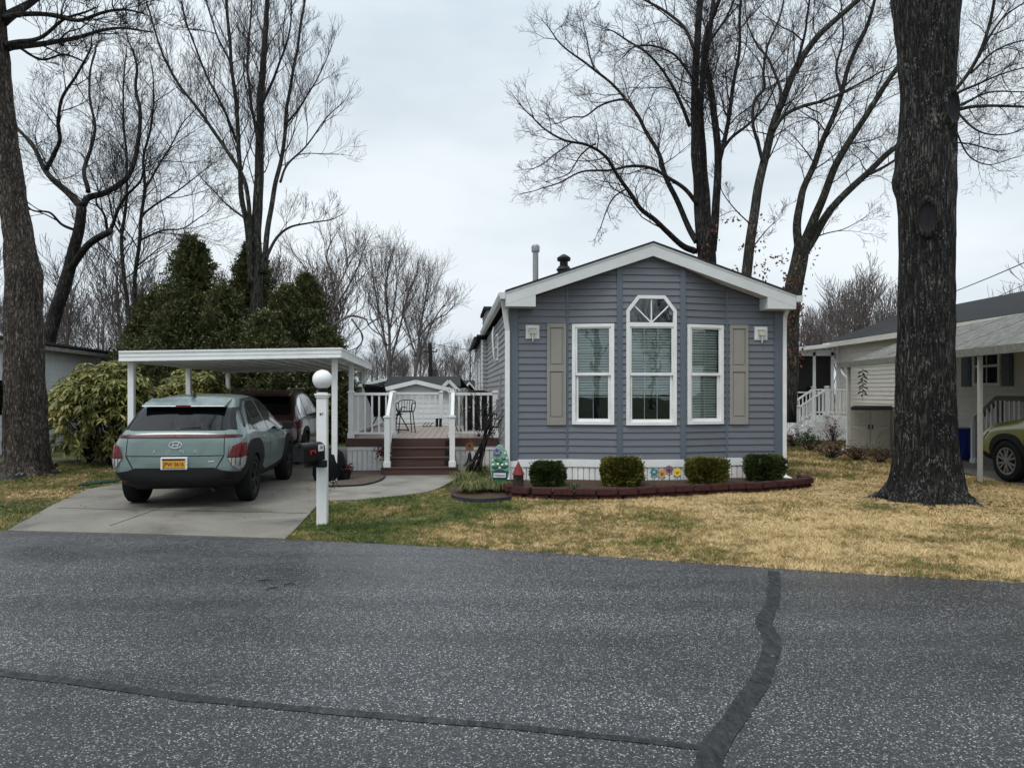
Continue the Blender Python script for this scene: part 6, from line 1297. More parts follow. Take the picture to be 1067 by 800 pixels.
# ------------------------------------------------------------------ bare trees
def rperp(d, rg):
    v = Vector((rg.gauss(0, 1), rg.gauss(0, 1), rg.gauss(0, 1))); v -= d*v.dot(d); return v.normalized()
SIDES = (9, 6, 4, 3, 3)
def grow(mb, p, d, L, r, lvl, mx, rg, up=.18, dens=1.0, wig=.16, tips=None, rmin=.004):
    ns = (6, 5, 4, 3, 2)[min(lvl, 4)]; pts = [p]; dirs = [d]; st = L/ns; q = p; e = d
    for i in range(ns):
        wg = wig if lvl < 2 else wig*.62
        e = (e+Vector((rg.gauss(0, wg), rg.gauss(0, wg), rg.gauss(0, wg)+up*.35))).normalized(); q = q+e*st; pts.append(q); dirs.append(e)
    rad = [max(rmin, r*(1-.72*i/ns)) for i in range(ns+1)]
    mb.tube(pts, rad, SIDES[min(lvl, 4)], caps=False)
    if tips is not None and lvl >= mx-1: tips.append((pts[-1], dirs[-1]))
    if lvl >= mx: return
    branch(mb, pts, rad, L, lvl, mx, rg, up, dens, wig, tips, rmin)
def branch(mb, pts, rad, L, lvl, mx, rg, up, dens, wig, tips, rmin, t0=.22, ratio=.5, clen=None):
    n = max(2, int(L*dens*(2.0, 3.0, 5.5, 8)[min(lvl, 3)])); k = len(pts)-1; az = rg.uniform(0, 6)
    if lvl == 1: n = max(5, n)
    if lvl >= 2: n = min(max(4, n), 7)
    if lvl >= 3: n = 3
    for i in range(n):
        t = t0+(1-t0)*(i+rg.random()*.8)/n; f = t*k; j = min(k-1, int(f)); f -= j
        p = pts[j].lerp(pts[j+1], f); d = (pts[j+1]-pts[j]).normalized(); r = rad[j]+(rad[j+1]-rad[j])*f
        az += 2.4; u = d.orthogonal().normalized(); u = Matrix.Rotation(az+rg.uniform(-.5, .5), 3, d) @ u
        an = R(rg.uniform(26, 60) if lvl < 1 else rg.uniform(22, 52)); e = (d*math.cos(an)+u*math.sin(an)+Vector((0, 0, up))).normalized()
        cl = (clen if clen else L*(ratio+.08+.05*lvl))*(1.15-.55*t)*rg.uniform(.65, 1.25)
        grow(mb, p, e, cl, min(r*.6, cl*.0105+.0022), lvl+1, mx, rg, up, dens, wig, tips, rmin)
def limb(mb, px, w0, w1, Y, dy, rg, mx=3, clen=2.4, dens=1, n=5, up=.18, wig=.15, t0=.2, tips=None, rmin=.0045, lvl=0, wob=.04):
    """main limb along a line seen in the photograph, at its own depth Y and leaning dy metres away along its length; radii in metres"""
    k = len(px); pts = [P(x, y, Y+dy*i/(k-1)) for i, (x, y) in enumerate(px)]; pts = smooth_line(pts, n); m = len(pts)
    for i in range(1, m-1): pts[i] += noise.noise_vector(pts[i]*1.3)*wob
    rad = [w0+(w1-w0)*(i/(m-1))**.85 for i in range(m)]; mb.tube(pts, rad, 14 if w0 > .12 else 8, caps=True)
    L = sum((b-a).length for a, b in zip(pts, pts[1:])); branch(mb, pts, rad, L, lvl, mx, rg, up, dens, wig, tips, rmin, t0=t0, clen=clen)
    return pts
def tree(name, label, cat, base, mat, group=None):
    return thing(name, label, cat, base, 0, group)
def fin(root, trunk, crown, mat, tmat=None):
    o = Vector(root.location); 
    for mb, nm, m_ in ((trunk, 'trunk', mat), (crown, 'crown', tmat or m_twig)):
        if mb and mb.v: mb.v = [(x-o.x, y-o.y, z-o.z) for x, y, z in mb.v]; mb.build(nm, m_, root, smooth=True, fix=False)
def trunk_px(mb, rows, Y, sides=48, amp=.03, flare=None, seed=0, fr=3.0):
    """trunk from (py, left px, right px) rows, round, with lumpy bark relief"""
    rows = sorted(rows, key=lambda r: -r[0]); S = []
    for i in range(len(rows)-1):
        a, b = rows[i], rows[i+1]
        for j in range(8): t = j/8; S.append(tuple(a[k]+(b[k]-a[k])*t for k in range(3)))
    S.append(rows[-1]); o = len(mb.v); k = len(S)
    for (py, l_, r_) in S:
        fl_ = math.atan((l_-533.5)/FPX); f2_ = math.atan((r_-533.5)/FPX); fc = (fl_+f2_)/2
        c = Vector((math.tan(fc)*Y, Y, P(0, py, Y).z)); rad = Y/math.cos(fc)*math.sin((f2_-fl_)/2)
        for j in range(sides):
            a = 2*math.pi*j/sides; q = Vector((math.cos(a), math.sin(a), 0)); rr = rad
            s = Vector((math.cos(a)*1.6, math.sin(a)*1.6, c.z*.35+seed)); rr += amp*noise.noise(s*fr)+.012*noise.noise(Vector((math.cos(a)*16, math.sin(a)*16, c.z*3.1)))+amp*.5*noise.noise(Vector((math.cos(a)*9, math.sin(a)*9, c.z*2.2+seed)))
            if flare and c.z < flare: rr += rad*.13*(1-c.z/flare)**2*(math.sin(a*5+seed)+.5*math.sin(a*9+2))
            mb.v.append((c.x+q.x*rr, c.y+q.y*rr, c.z))
    for i in range(k-1):
        for j in range(sides): a0 = o+i*sides+j; a1 = o+i*sides+(j+1) % sides; mb.f.append((a0, a1, a1+sides, a0+sides))
    mb.f.append(tuple(o+(k-1)*sides+j for j in range(sides)))
# --- the big oak on the right
Yb = 11.35
bt = tree('oak_tree', 'huge dark wet oak trunk with pale lichen flecks and oval scars, right of the house', 'tree', (6.35, Yb, 0), m_bark_big)
tk = MB(); trunk_px(tk, [(528, 911, 1020), (520, 915, 1015), (512, 920, 1010), (500, 925, 1005), (480, 929.5, 1001), (450, 932, 998), (400, 934.5, 996), (340, 935.5, 995.5), (300, 936, 995), (240, 936.5, 995.5), (200, 934, 997), (150, 935.5, 997), (100, 938, 995.5), (60, 936, 998), (20, 932, 1001), (0, 929, 1004), (-60, 925, 1006), (-150, 935, 995), (-260, 942, 990)], Yb, 72, .035, .35, 2)
# bump on the left edge
nv = []
for x, y, z in tk.v:
    for (bx, bz, br, am, sx_) in ((P(935,196,Yb).x, P(0,190,Yb).z, .22, .09, -1), (P(996,122,Yb).x, P(0,122,Yb).z, .34, .05, 1), (P(940,158,Yb).x, P(0,158,Yb).z, .2, .04, -1)):
        d2 = ((z-bz)/br)**2+((x-bx)/.28)**2+((y-Yb)/.35)**2; x += sx_*am*math.exp(-d2*1.2)
    nv.append((x, y, z))
tk.v = nv
for k_ in range(9):
    a_ = k_*.7+.35*math.sin(k_*2.1); rx2 = .52+.10*math.sin(k_*3.3); d_ = Vector((math.cos(a_), math.sin(a_), 0)); c0_ = Vector((6.33, Yb, 0)); e_ = d_.cross(Vector((0, 0, 1)))*.10*math.sin(k_*1.7)
    tk.tube(smooth_line([c0_+d_*.34+Vector((0, 0, .26)), c0_+d_*.50+Vector((0, 0, .09)), c0_+d_*(rx2+.16)+e_+Vector((0, 0, .0)), c0_+d_*(rx2+.40)+e_*2+Vector((0, 0, -.07))], 4), [.12, .12, .11, .10, .095, .09, .085, .08, .07, .06, .05, .04, .03], 10)
cr = MB(); rg = random.Random(3)
for px, w0, dy in (([(965,-240), (900,-330), (820,-420), (700,-480)], .22, 1.5), ([(968,-240), (1010,-340), (1090,-420), (1180,-480)], .2, 2), ([(966,-250), (960,-380), (940,-500)], .24, 1)): limb(cr, px, w0, .05, Yb, dy, rg, 2, 2.2)
fin(bt, tk, cr, m_bark_big)
def scar(px, py, rx, rz, Y, ang, root, r0):
    c = P(px, py, Y); mb = MB(); ob = root.location; R0 = r0; n = 26; ring = lambda f, dep: [(a, f) for a in range(n)]
    cx = root.location.x; vs = []
    for f, dep in ((1.3, -.03), (1.14, .03), (.98, .05), (.84, .035), (.78, .012), (.4, .004), (.0, .0)):
        for k in range(n):
            a = 2*math.pi*k/n; th = ang+rx*f*math.cos(a)/R0; rr = R0+dep; vs.append((c.x-ob.x if False else (math.sin(th)*rr+0), -math.cos(th)*rr, c.z+rz*f*math.sin(a)))
    fs = [(i*n+k, i*n+(k+1) % n, (i+1)*n+(k+1) % n, (i+1)*n+k) for i in range(6) for k in range(n)]
    return vs, fs, n
def add_scar(py, ang, rx, rz, Y, root, cxpx, r0):
    cx = P(cxpx, py, Y).x-root.location.x; vs, fs, n = scar(cxpx, py, rx, rz, Y, ang, root, r0); vs = [(x+cx, y, z) for x, y, z in vs]
    mb = MB(); mb.add(vs, fs[:n*3]); s = mb.build('scar_rim', m_bark_big, root, smooth=True); mb = MB(); mb.add(vs, fs[n*3:]); mb.build('scar', m_scar, root, smooth=True)
add_scar(232, R(-29), .12, .27, Yb, bt, 966, .405); add_scar(122, R(22), .13, .25, Yb, bt, 966, .412)
# --- left oak at the frame edge
Yl = 14.6
lt = tree('oak_tree', 'thick grey-barked oak trunk at the left edge, its base in scalloped edging', 'tree', (-9.8, Yl, 0), m_bark_l)
tk = MB(); trunk_px(tk, [(498, -8, 60), (490, -2, 55), (478, 2, 52), (450, 3, 50), (400, 4, 47), (360, 4, 46), (320, 5, 43), (285, 5, 44), (270, 5, 40), (250, 3, 36), (225, 0, 32), (200, -3, 27), (160, -7, 21), (120, -12, 16), (80, -16, 11), (30, -20, 8), (-60, -26, 2), (-160, -30, -4)], Yl, 60, .05, .45, 5)
cr = MB(); rg = random.Random(11)
for px, w0, dy, cl in (([(8,50), (30,48), (60,42), (92,36), (126,30), (160,34)], .075, 1.5, 1.5), ([(2,22), (24,8), (50,-8), (90,-25)], .12, 1, 1.6), ([(0,20), (40,16), (80,20), (120,10), (150,14)], .06, -1, 1.4), ([(6,48), (20,44), (44,38), (70,18), (100,8)], .06, -.5, 1.2), ([(-10,-20), (40,-50), (110,-70)], .1, 1, 1.8), ([(5,50), (12,46), (40,62), (66,56), (90,66)], .035, .5, .9)):
    limb(cr, px, w0, .015, Yl, dy, rg, 4, cl, .9, wig=.2)
for px, w0, dy in (([(-25,-60), (40,-170), (130,-280), (230,-400)], .16, -5), ([(-25,-40), (60,-130), (170,-240), (290,-330)], .13, -3), ([(-28,-120), (20,-300), (90,-480)], .15, -6), ([(-28,-100), (-90,-220), (-180,-330)], .15, -2)): limb(cr, px, w0, .03, Yl, dy, rg, 3, 2.4, .9, wig=.18)
fin(lt, tk, cr, m_bark_l, m_bark)
# --- dark crooked tree
def group_tree(label, Y, base, limbs, mat, seed, mx=4, name='bare_tree', clen=2.0, dens=1, group=None, tmat=None, up=.18, wig=.16, leafm=None, rmin=None):
    b = P(base[0], 408, Y); root = tree(name, label, 'tree', (b.x, Y, 0), mat, group); tk, cr = MB(), MB(); rg = random.Random(seed)
    if seed == 24: limbs = [([(x if x > 700 else 700-(700-x)*.86, y) for x, y in L[0]],)+tuple(L[1:]) for L in limbs]
    rm = rmin or max(.0032, Y*.00014)
    for L in limbs:
        px, a, b_, dy = L[:4]; cl = L[4] if len(L) > 4 else clen; t0 = L[5] if len(L) > 5 else .2
        s = Y/FPX; k = len(px); pts = smooth_line([P(x, y, Y+dy*i/(k-1)) for i, (x, y) in enumerate(px)], 6); m = len(pts)
        for i in range(1, m-1): pts[i] += noise.noise_vector(pts[i]*.9)*.05
        a *= .9 if a > 12 else .84; b_ *= .8; rad = [s*(a+(b_-a)*(i/(m-1))**.85)/2 for i in range(m)]; (tk if a > 5 else cr).tube(pts, rad, 16 if a > 8 else 8)
        if cl and b_ < 2.9:
            dd = (pts[-1]-pts[-3]).normalized(); grow(cr, pts[-1], dd, cl*.5, rad[-1]*.95, 2, mx, rg, up, dens, wig, None, rm); grow(cr, pts[-1], (dd+rperp(dd, rg)*.45).normalized(), cl*.45, rad[-1]*.7, 2, mx, rg, up, dens, wig, None, rm)
        if cl: Ls = sum((q-p).length for p, q in zip(pts, pts[1:])); branch(cr, pts, rad, Ls, 0, mx, rg, up, dens, wig, None, rm, t0=t0, clen=cl)
    fin(root, tk, cr, mat, tmat or m_twig); return root
group_tree('dark crooked tree with forked twisting limbs right of the left oak', 26, (50, 350),
 [([(40,430), (52,350), (66,300), (75,268), (81,240), (85,216)], 17, 12, 0, 0),
  ([(85,216), (72,203), (58,190), (47,176), (38,158), (24,140), (14,128)], 10, 3, 1), ([(48,177), (56,160), (62,145), (60,128), (66,102), (80,78), (90,60), (95,48)], 6, 2, -1.5), ([(86,214), (92,206), (110,201), (128,189), (138,172), (144,145), (146,118), (141,92), (143,68), (136,48)], 9, 2.5, 1.5),
  ([(92,200), (88,182), (90,168), (98,140), (97,122), (92,95), (95,70), (100,50)], 6, 2, 2.5), ([(70,285), (80,270), (92,256), (104,246), (115,240)], 9, 8, -1, 0), ([(115,240), (122,222), (132,205), (146,190), (150,178)], 5, 2, -1.5), ([(112,243), (108,224), (100,212), (103,200)], 4, 1.5, -1), ([(80,240), (64,234), (52,222), (36,220), (28,214)], 4, 1.5, -1)],
 m_bark, 21, clen=1.9, dens=1.0, wig=.22, tmat=m_bark)
group_tree('slender twin-stemmed bare tree left of the evergreens', 29, (136, 350),
 [([(137,430), (135,350), (131,300), (126,255), (130,215), (132,170), (128,120), (130,70)], 7, 2, 1), ([(139,360), (141,290), (146,245), (150,195), (150,160), (158,125), (160,90)], 6, 2, -1), ([(148,225), (165,212), (185,198), (205,184), (222,170)], 3, 1, 1), ([(146,250), (170,240), (190,238), (215,222)], 3, 1, -1), ([(149,200), (170,165), (190,130), (205,112)], 3, 1, 2), ([(131,250), (118,230), (112,200), (104,180)], 3, 1, 0)],
 m_bark_g, 22, clen=2.3, dens=.9, up=.10)
# --- tall tree behind the evergreens
group_tree('tall upright bare tree rising behind the dark evergreens', 27, (268, 300),
 [([(268,430), (268,300), (267,240), (270,175), (271,120), (274,70), (277,20), (280,-30)], 16, 5, 1, 2.4, .35), ([(262,300), (258,240), (251,200), (249,160), (246,110), (240,62), (236,10), (236,-30)], 8, 3, -1.5, 2.2, .4),
  ([(262,255), (257,200), (245,170), (225,140), (205,112), (188,90), (172,62), (160,25), (150,-5)], 6, 2, 1, 2.2), ([(262,232), (250,224), (236,213), (222,198), (210,186)], 3.5, 1, 0, 1.1), ([(274,285), (279,240), (286,195), (294,160), (300,110), (308,60), (316,10), (320,-30)], 8, 2.5, 2, 2.2, .35),
  ([(276,270), (288,248), (302,237), (322,232), (345,229)], 4.5, 1.5, 1, 1.3), ([(292,190), (300,172), (318,154), (336,128), (356,108)], 3.5, 1, 1, 1.8), ([(297,130), (312,112), (330,82), (345,50)], 3, 1, -1, 1.7), ([(248,150), (236,120), (216,80), (200,40), (190,5)], 4, 1.5, -2, 2.0), ([(272,110), (290,70), (302,30), (305,-20)], 4, 1.5, -1, 2), ([(242,70), (225,35), (215,0)], 3, 1.5, 1, 1.8), ([(270,150), (262,110), (258,60), (262,10), (262,-30)], 4.5, 2, 3, 1.8)],
 m_bark_g, 23, clen=2.2, dens=.85, up=.32)
# --- three oaks behind the house
LAB = ['multi-stemmed bare oak behind the roof with long limbs sweeping left', 'slender leaning bare oak rising behind the right roof slope, rusty leaves low on it', 'forked bare oak at the right roof corner, limbs fanning up behind the big trunk']
t8 = group_tree(LAB[0], 24, (737, 262),
 [([(738,440), (738,330), (736,262), (734,240)], 28, 20, 0, 0), ([(731,262), (727,195), (724,130), (724,90), (726,60), (729,0), (731,-40)], 12, 8, 1, 1.9, .3), ([(738,262), (736,200), (731,130), (732,80), (740,30), (748,-30)], 11, 6, 3, 2.0, .3),
  ([(742,262), (745,225), (748,163), (744,114), (738,82), (734,58), (738,30), (752,-10)], 11, 5, -1.5, 2.0, .3), ([(747,180), (752,158), (758,130), (764,90), (770,55), (772,0), (776,-30)], 7, 3, 1, 2.4), ([(749,160), (764,142), (782,127), (798,110), (808,90)], 5, 2, 2, 1.8), ([(732,60), (744,38), (760,12), (772,-20)], 4.5, 2, -1, 2.0),
  ([(724,262), (711,256), (695,241), (680,229), (663,218), (648,200), (636,186), (621,164), (598,151), (569,146), (546,134), (527,119)], 8.5, 1.6, -2.5, 1.7, .18), ([(726,252), (718,238), (702,203), (690,178), (683,159), (668,135), (656,116), (634,93), (608,75), (582,58), (562,42), (550,28)], 8.5, 1.6, 2.5, 1.8, .25),
  ([(727,212), (714,198), (700,188), (676,176), (650,173), (625,177), (592,179), (562,191), (537,198)], 6, 1.3, .5, 1.5, .15), ([(660,122), (650,108), (637,104), (614,110), (596,121), (580,122), (565,128)], 4, 1.2, 1, 1.3), ([(719,132), (712,112), (702,93), (686,71), (666,52), (640,39), (626,32)], 5, 1.5, -1.5, 1.7), ([(724,52), (712,28), (690,11), (664,-2), (640,-14)], 5, 2, 1, 1.8), ([(726,90), (705,60), (680,48), (655,48), (640,60)], 3.5, 1.2, -3, 1.5),
  ([(646,196), (630,206), (618,226), (612,240)], 2.5, 1, 0, .9, .1), ([(608,150), (590,162), (576,180), (560,186)], 2.5, 1, .5, 1.0, .1), ([(608,75), (600,58), (596,38), (592,22)], 2.5, 1, .5, 1.2, .1), ([(580,148), (560,160), (545,170), (530,176)], 2, 1, .5, 1.0, .1)],
 m_bark, 24, clen=2.2, dens=1.05, up=.12, wig=.2)
t9 = group_tree(LAB[1], 21.5, (774, 290),
 [([(770,440), (774,340), (779,275), (786,224), (793,182), (804,140), (815,104), (836,60), (860,30), (893,2), (915,-20)], 14, 6, 1.5, 2.0, .4), ([(795,170), (790,150), (784,130), (786,105), (796,92), (795,75), (800,50), (812,20), (820,-20)], 5, 2, -1, 1.7), ([(806,136), (818,120), (834,111), (856,106), (876,97), (898,86), (918,75)], 6, 2, 1, 1.8), ([(812,115), (812,92), (802,62), (790,48), (780,30), (776,0)], 4.5, 1.5, 2, 1.8), ([(830,70), (838,40), (842,10), (846,-20)], 4, 2, -1, 1.7), ([(783,235), (768,222), (755,205), (748,190)], 2, .8, -1, .9), ([(781,260), (800,240), (812,228)], 2, .8, 1, .9)],
 m_bark_g, 25, clen=1.9, dens=.95, up=.16, wig=.2)
t10 = group_tree(LAB[2], 22.5, (824, 310),
 [([(818,440), (822,345), (826,305), (832,272), (836,250)], 25, 19, 0, 0), ([(832,262), (830,236), (834,212), (838,196), (850,168), (864,132), (876,100), (888,60), (904,24), (914,-10)], 11, 4, 1, 2.0, .3), ([(836,256), (848,228), (857,208), (872,172), (888,144), (908,112), (934,72), (962,38), (985,0)], 12, 4, -1.5, 2.2, .3),
  ([(838,262), (848,246), (860,226), (872,211), (900,184), (920,165), (942,148), (968,130), (1000,114), (1030,110), (1072,112)], 12, 3, .5, 1.9, .3), ([(905,182), (925,172), (945,160), (975,150), (1008,150), (1040,158)], 4, 1.5, 2, 1.5), ([(876,100), (872,70), (878,40), (876,0)], 4, 2, 2, 1.7), ([(962,130), (985,105), (1008,78), (1024,50), (1034,10), (1040,-20)], 6, 3, -1, 1.9), ([(985,105), (1012,90), (1036,80), (1072,70)], 4, 1.5, 1, 1.7), ([(1012,76), (1040,52), (1072,40)], 3.5, 1.5, 1, 1.6), ([(995,116), (1020,136), (1050,140), (1080,128)], 3, 1, -1, 1.4), ([(990,122), (1008,160), (1030,172), (1060,164)], 2.5, 1, 1, 1.2), ([(842,250), (858,244), (880,238), (902,226)], 2, .8, 0, 1.0), ([(1000,110), (1030,96), (1075,96)], 3, 1.5, 2, 1.5), ([(1020,60), (1045,20), (1072,0)], 3.5, 1.5, 0, 1.6)],
 m_bark_g, 26, clen=2.0, dens=1.0, up=.10, wig=.2)
# rusty leaves still clinging low on the oaks
for root, Y, boxes, n in ((t9, 21.5, ((762, 800, 225, 300, 150), (795, 822, 262, 300, 30)), 1), (t10, 22.3, ((812, 836, 285, 380, 420), (822, 850, 250, 300, 50)), 2), (t8, 24, ((724, 748, 235, 262, 70),), 3)):
    pts = []
    for x0, x1, y0, y1, c in boxes:
        for i in range(c//6):
            cx, cy = rnd.uniform(x0, x1), rnd.uniform(y0, y1); q = P(cx, cy, Y+rnd.uniform(-.7, .5))
            for j in range(6): pts.append((q.x-root.location.x+rnd.gauss(0, .10), q.y-root.location.y+rnd.gauss(0, .10), q.z+rnd.gauss(0, .10)))
    leaves('clinging_leaves', pts, [(0, 0, -1)]*len(pts), .11, .07, m_rust, root, 1, seed=n)
# --- medium distance trees, left-centre
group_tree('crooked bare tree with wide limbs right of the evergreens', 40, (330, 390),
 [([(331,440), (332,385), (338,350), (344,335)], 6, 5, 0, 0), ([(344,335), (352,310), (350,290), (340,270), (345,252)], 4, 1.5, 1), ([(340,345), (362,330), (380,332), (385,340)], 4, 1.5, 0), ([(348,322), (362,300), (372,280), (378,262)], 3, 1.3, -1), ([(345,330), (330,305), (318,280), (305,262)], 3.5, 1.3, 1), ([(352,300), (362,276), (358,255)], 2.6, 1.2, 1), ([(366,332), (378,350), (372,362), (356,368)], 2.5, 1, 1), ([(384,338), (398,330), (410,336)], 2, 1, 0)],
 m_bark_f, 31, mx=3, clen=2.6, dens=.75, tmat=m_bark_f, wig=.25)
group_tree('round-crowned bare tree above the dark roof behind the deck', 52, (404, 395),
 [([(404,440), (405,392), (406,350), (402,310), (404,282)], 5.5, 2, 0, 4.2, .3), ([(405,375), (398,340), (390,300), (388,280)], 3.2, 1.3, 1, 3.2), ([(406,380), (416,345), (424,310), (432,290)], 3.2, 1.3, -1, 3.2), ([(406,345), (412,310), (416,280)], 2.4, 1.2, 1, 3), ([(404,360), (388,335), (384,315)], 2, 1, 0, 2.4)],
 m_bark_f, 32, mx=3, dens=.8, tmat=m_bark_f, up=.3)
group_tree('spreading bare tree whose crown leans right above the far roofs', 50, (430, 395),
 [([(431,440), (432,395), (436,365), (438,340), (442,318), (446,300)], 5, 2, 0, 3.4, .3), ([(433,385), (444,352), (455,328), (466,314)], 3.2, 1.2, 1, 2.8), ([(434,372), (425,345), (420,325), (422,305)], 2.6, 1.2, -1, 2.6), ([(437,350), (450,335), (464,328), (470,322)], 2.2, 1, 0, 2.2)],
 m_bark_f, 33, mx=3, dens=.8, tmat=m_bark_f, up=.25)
# --- generic far trees: three patterns, many copies
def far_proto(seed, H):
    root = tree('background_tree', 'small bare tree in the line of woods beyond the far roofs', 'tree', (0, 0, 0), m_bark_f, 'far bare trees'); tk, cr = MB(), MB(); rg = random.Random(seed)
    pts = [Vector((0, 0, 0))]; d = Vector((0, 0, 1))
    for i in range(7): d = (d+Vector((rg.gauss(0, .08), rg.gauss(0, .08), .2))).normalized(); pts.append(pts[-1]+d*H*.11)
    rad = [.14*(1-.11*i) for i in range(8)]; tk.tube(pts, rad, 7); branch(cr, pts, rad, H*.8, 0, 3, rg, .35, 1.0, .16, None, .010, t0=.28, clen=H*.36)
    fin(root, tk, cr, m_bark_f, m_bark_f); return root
protos = [far_proto(i, 9) for i in (41, 42, 43, 44)]
spots = []
r3 = random.Random(77)
for px0, px1, n, y0, y1, h0, h1 in ((372, 500, 20, 60, 95, .55, .95), (20, 240, 16, 40, 64, .8, 1.3), (225, 345, 9, 42, 60, 1.0, 1.3), (835, 935, 15, 45, 75, .75, 1.25), (995, 1067, 7, 42, 70, .62, .9), (-140, 20, 8, 40, 60, .8, 1.3), (1067, 1200, 7, 42, 60, .8, 1.2), (500, 830, 14, 60, 90, .55, .85), (935, 995, 5, 60, 90, .7, .9)):
    for i in range(n):
        Y = r3.uniform(y0, y1); px = px0+(px1-px0)*(i+r3.random())/n; spots.append(((px-533.5)/FPX*Y, Y, r3.uniform(h0, h1)))
for i in range(12): spots.append((r3.uniform(-30, 30), r3.uniform(-42, -26), r3.uniform(.9, 1.4)))
spots += [(-7.5, -8, 1.5), (-13, -10, 1.6), (-3.8, -12, 1.5)]
for i, (x, y, s) in enumerate(spots):
    o = protos[i] if i < 4 else copy_tree(protos[i % 4]); o.location = (x, y, 0); o.rotation_euler.z = r3.uniform(0, 6.28); o.scale = (s*r3.uniform(.85, 1.15), s, s)
    if y < 0: o['label'] = 'bare tree standing across the street, behind the viewer'; o['group'] = 'bare trees across the street'
    else: o['label'] = 'small bare tree in the line of woods beyond the far roofs'; o['group'] = 'far bare trees'
    if x < -14 and y > 30: o['label'] = 'bare tree in the woods behind the left neighbour and the crooked tree'; o['group'] = 'bare trees far left'
    elif x > 14 and y > 30: o['label'] = 'bare tree in the woods beyond the cream house and sunroom'; o['group'] = 'bare trees far right'
# low brushy undergrowth far off, reads as one mass
def brush(name, x0, x1, y0, y1, h, n, mat, seed):
    rg = np.random.default_rng(seed); x = rg.uniform(x0, x1, n); y = rg.uniform(y0, y1, n); hh = h*rg.uniform(.4, 1.1, n)*(.75+.35*np.sin(x*.7)+.2*np.sin(x*1.9)); dx = rg.normal(0, .25, n)*hh; w_ = .02+.012*rg.random(n)
    V = np.stack([np.stack([x-w_, y, 0*x], 1), np.stack([x+w_, y, 0*x], 1), np.stack([x+dx, y+rg.normal(0, .2, n), hh], 1)], 1).reshape(-1, 3); i = np.arange(n)*3
    return tag(npmesh(name, V, np.stack([i, i+1, i+2], 1), mat), kind='stuff')
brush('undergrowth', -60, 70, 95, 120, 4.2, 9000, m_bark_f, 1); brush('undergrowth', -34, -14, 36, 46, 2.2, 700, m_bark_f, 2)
# ------------------------------------------------------------------ evergreens
def conifer(x, y, H, Rb, label, seed, n=15000, sharp=1.0):
    root = tree('evergreen_tree', label, 'tree', (x, y, 0), m_bark, 'dark evergreens behind the carport'); rg = np.random.default_rng(seed)
    tk = MB(); tk.tube([(0, 0, 0), (0, 0, H*.85)], [.16, .03], 8); tk.build('trunk', m_bark, root)
    # boughs: many short plumes on a lumpy cone
    nb = 460; P_ = []; D_ = []; S_ = []
    for i in range(nb):
        t = rg.random()**.8; z = H*(.03+.95*t); a = rg.uniform(0, 6.283); prof = (1-t)**.86*(1+.22*noise.noise(Vector((math.cos(a)*1.4, math.sin(a)*1.4, z*.8+seed))))+.03
        if z < H*.2: prof *= .78+z/H
        rr = Rb*prof*rg.uniform(.6, 1.18); c = np.array([math.cos(a), math.sin(a)]); L = (.35+.55*rg.random())*(.6+.6*(1-t))
        start = np.array([c[0]*(rr-L*.5), c[1]*(rr-L*.5), z-L*.15]); dr = np.array([c[0]*.75, c[1]*.75, .55+rg.normal(0, .15)]); dr /= np.linalg.norm(dr)
        m = int(n/nb); u = rg.random(m); sp = L*.42*(1-.6*u)
        q = start+dr*(u[:, None]*L)+rg.normal(0, 1, (m, 3))*sp[:, None]*.55; P_.append(q); D_.append(np.tile(dr, (m, 1))+rg.normal(0, .55, (m, 3)))
    P_ = np.concatenate(P_); D_ = np.concatenate(D_); D_ /= np.linalg.norm(D_, axis=1)[:, None]
    leaves('foliage', P_, D_, .13, .055, m_ever, root, 0, seed=seed, align=D_)
    # the dense inner boughs
    q = rg.random(3500)**.6; zz = H*(.02+.9*rg.random(3500)); aa = rg.uniform(0, 6.283, 3500); rr = Rb*.72*(1-zz/H)**.75*q; leaves('inner_foliage', np.stack([rr*np.cos(aa), rr*np.sin(aa), zz], 1), rg.normal(0, 1, (3500, 3)), .34, .22, m_ever, root, 1, seed=seed+1)
EV = [(200, 246, 25.5, 1.9, 'tallest pointed dark evergreen, second from the left behind the carport'), (232, 300, 24.0, 1.7, 'evergreen just right of the tallest one, in front of the bare trunk'), (262, 252, 28.0, 1.6, 'evergreen wrapped round the base of the tall bare tree'), (298, 300, 25.5, 1.6, 'evergreen right of the tall bare tree'), (319, 288, 26.5, 1.45, 'rightmost evergreen with a ragged pointed top'), (160, 305, 26.0, 1.5, 'shorter evergreen at the left end of the row'), (183, 318, 23.5, 1.4, 'low front evergreen directly above the rear carport edge at left'), (340, 345, 24.5, 1.05, 'low evergreen at the right end behind the globe lamp'), (275, 330, 23.4, 1.5, 'low front evergreen above the middle of the carport roof')]
for i, (px, py, Y, Rb, lab) in enumerate(EV):
    top_ = P(px, py, Y); conifer(top_.x, Y, top_.z, Rb*1.35, lab, 60+i, 24000)
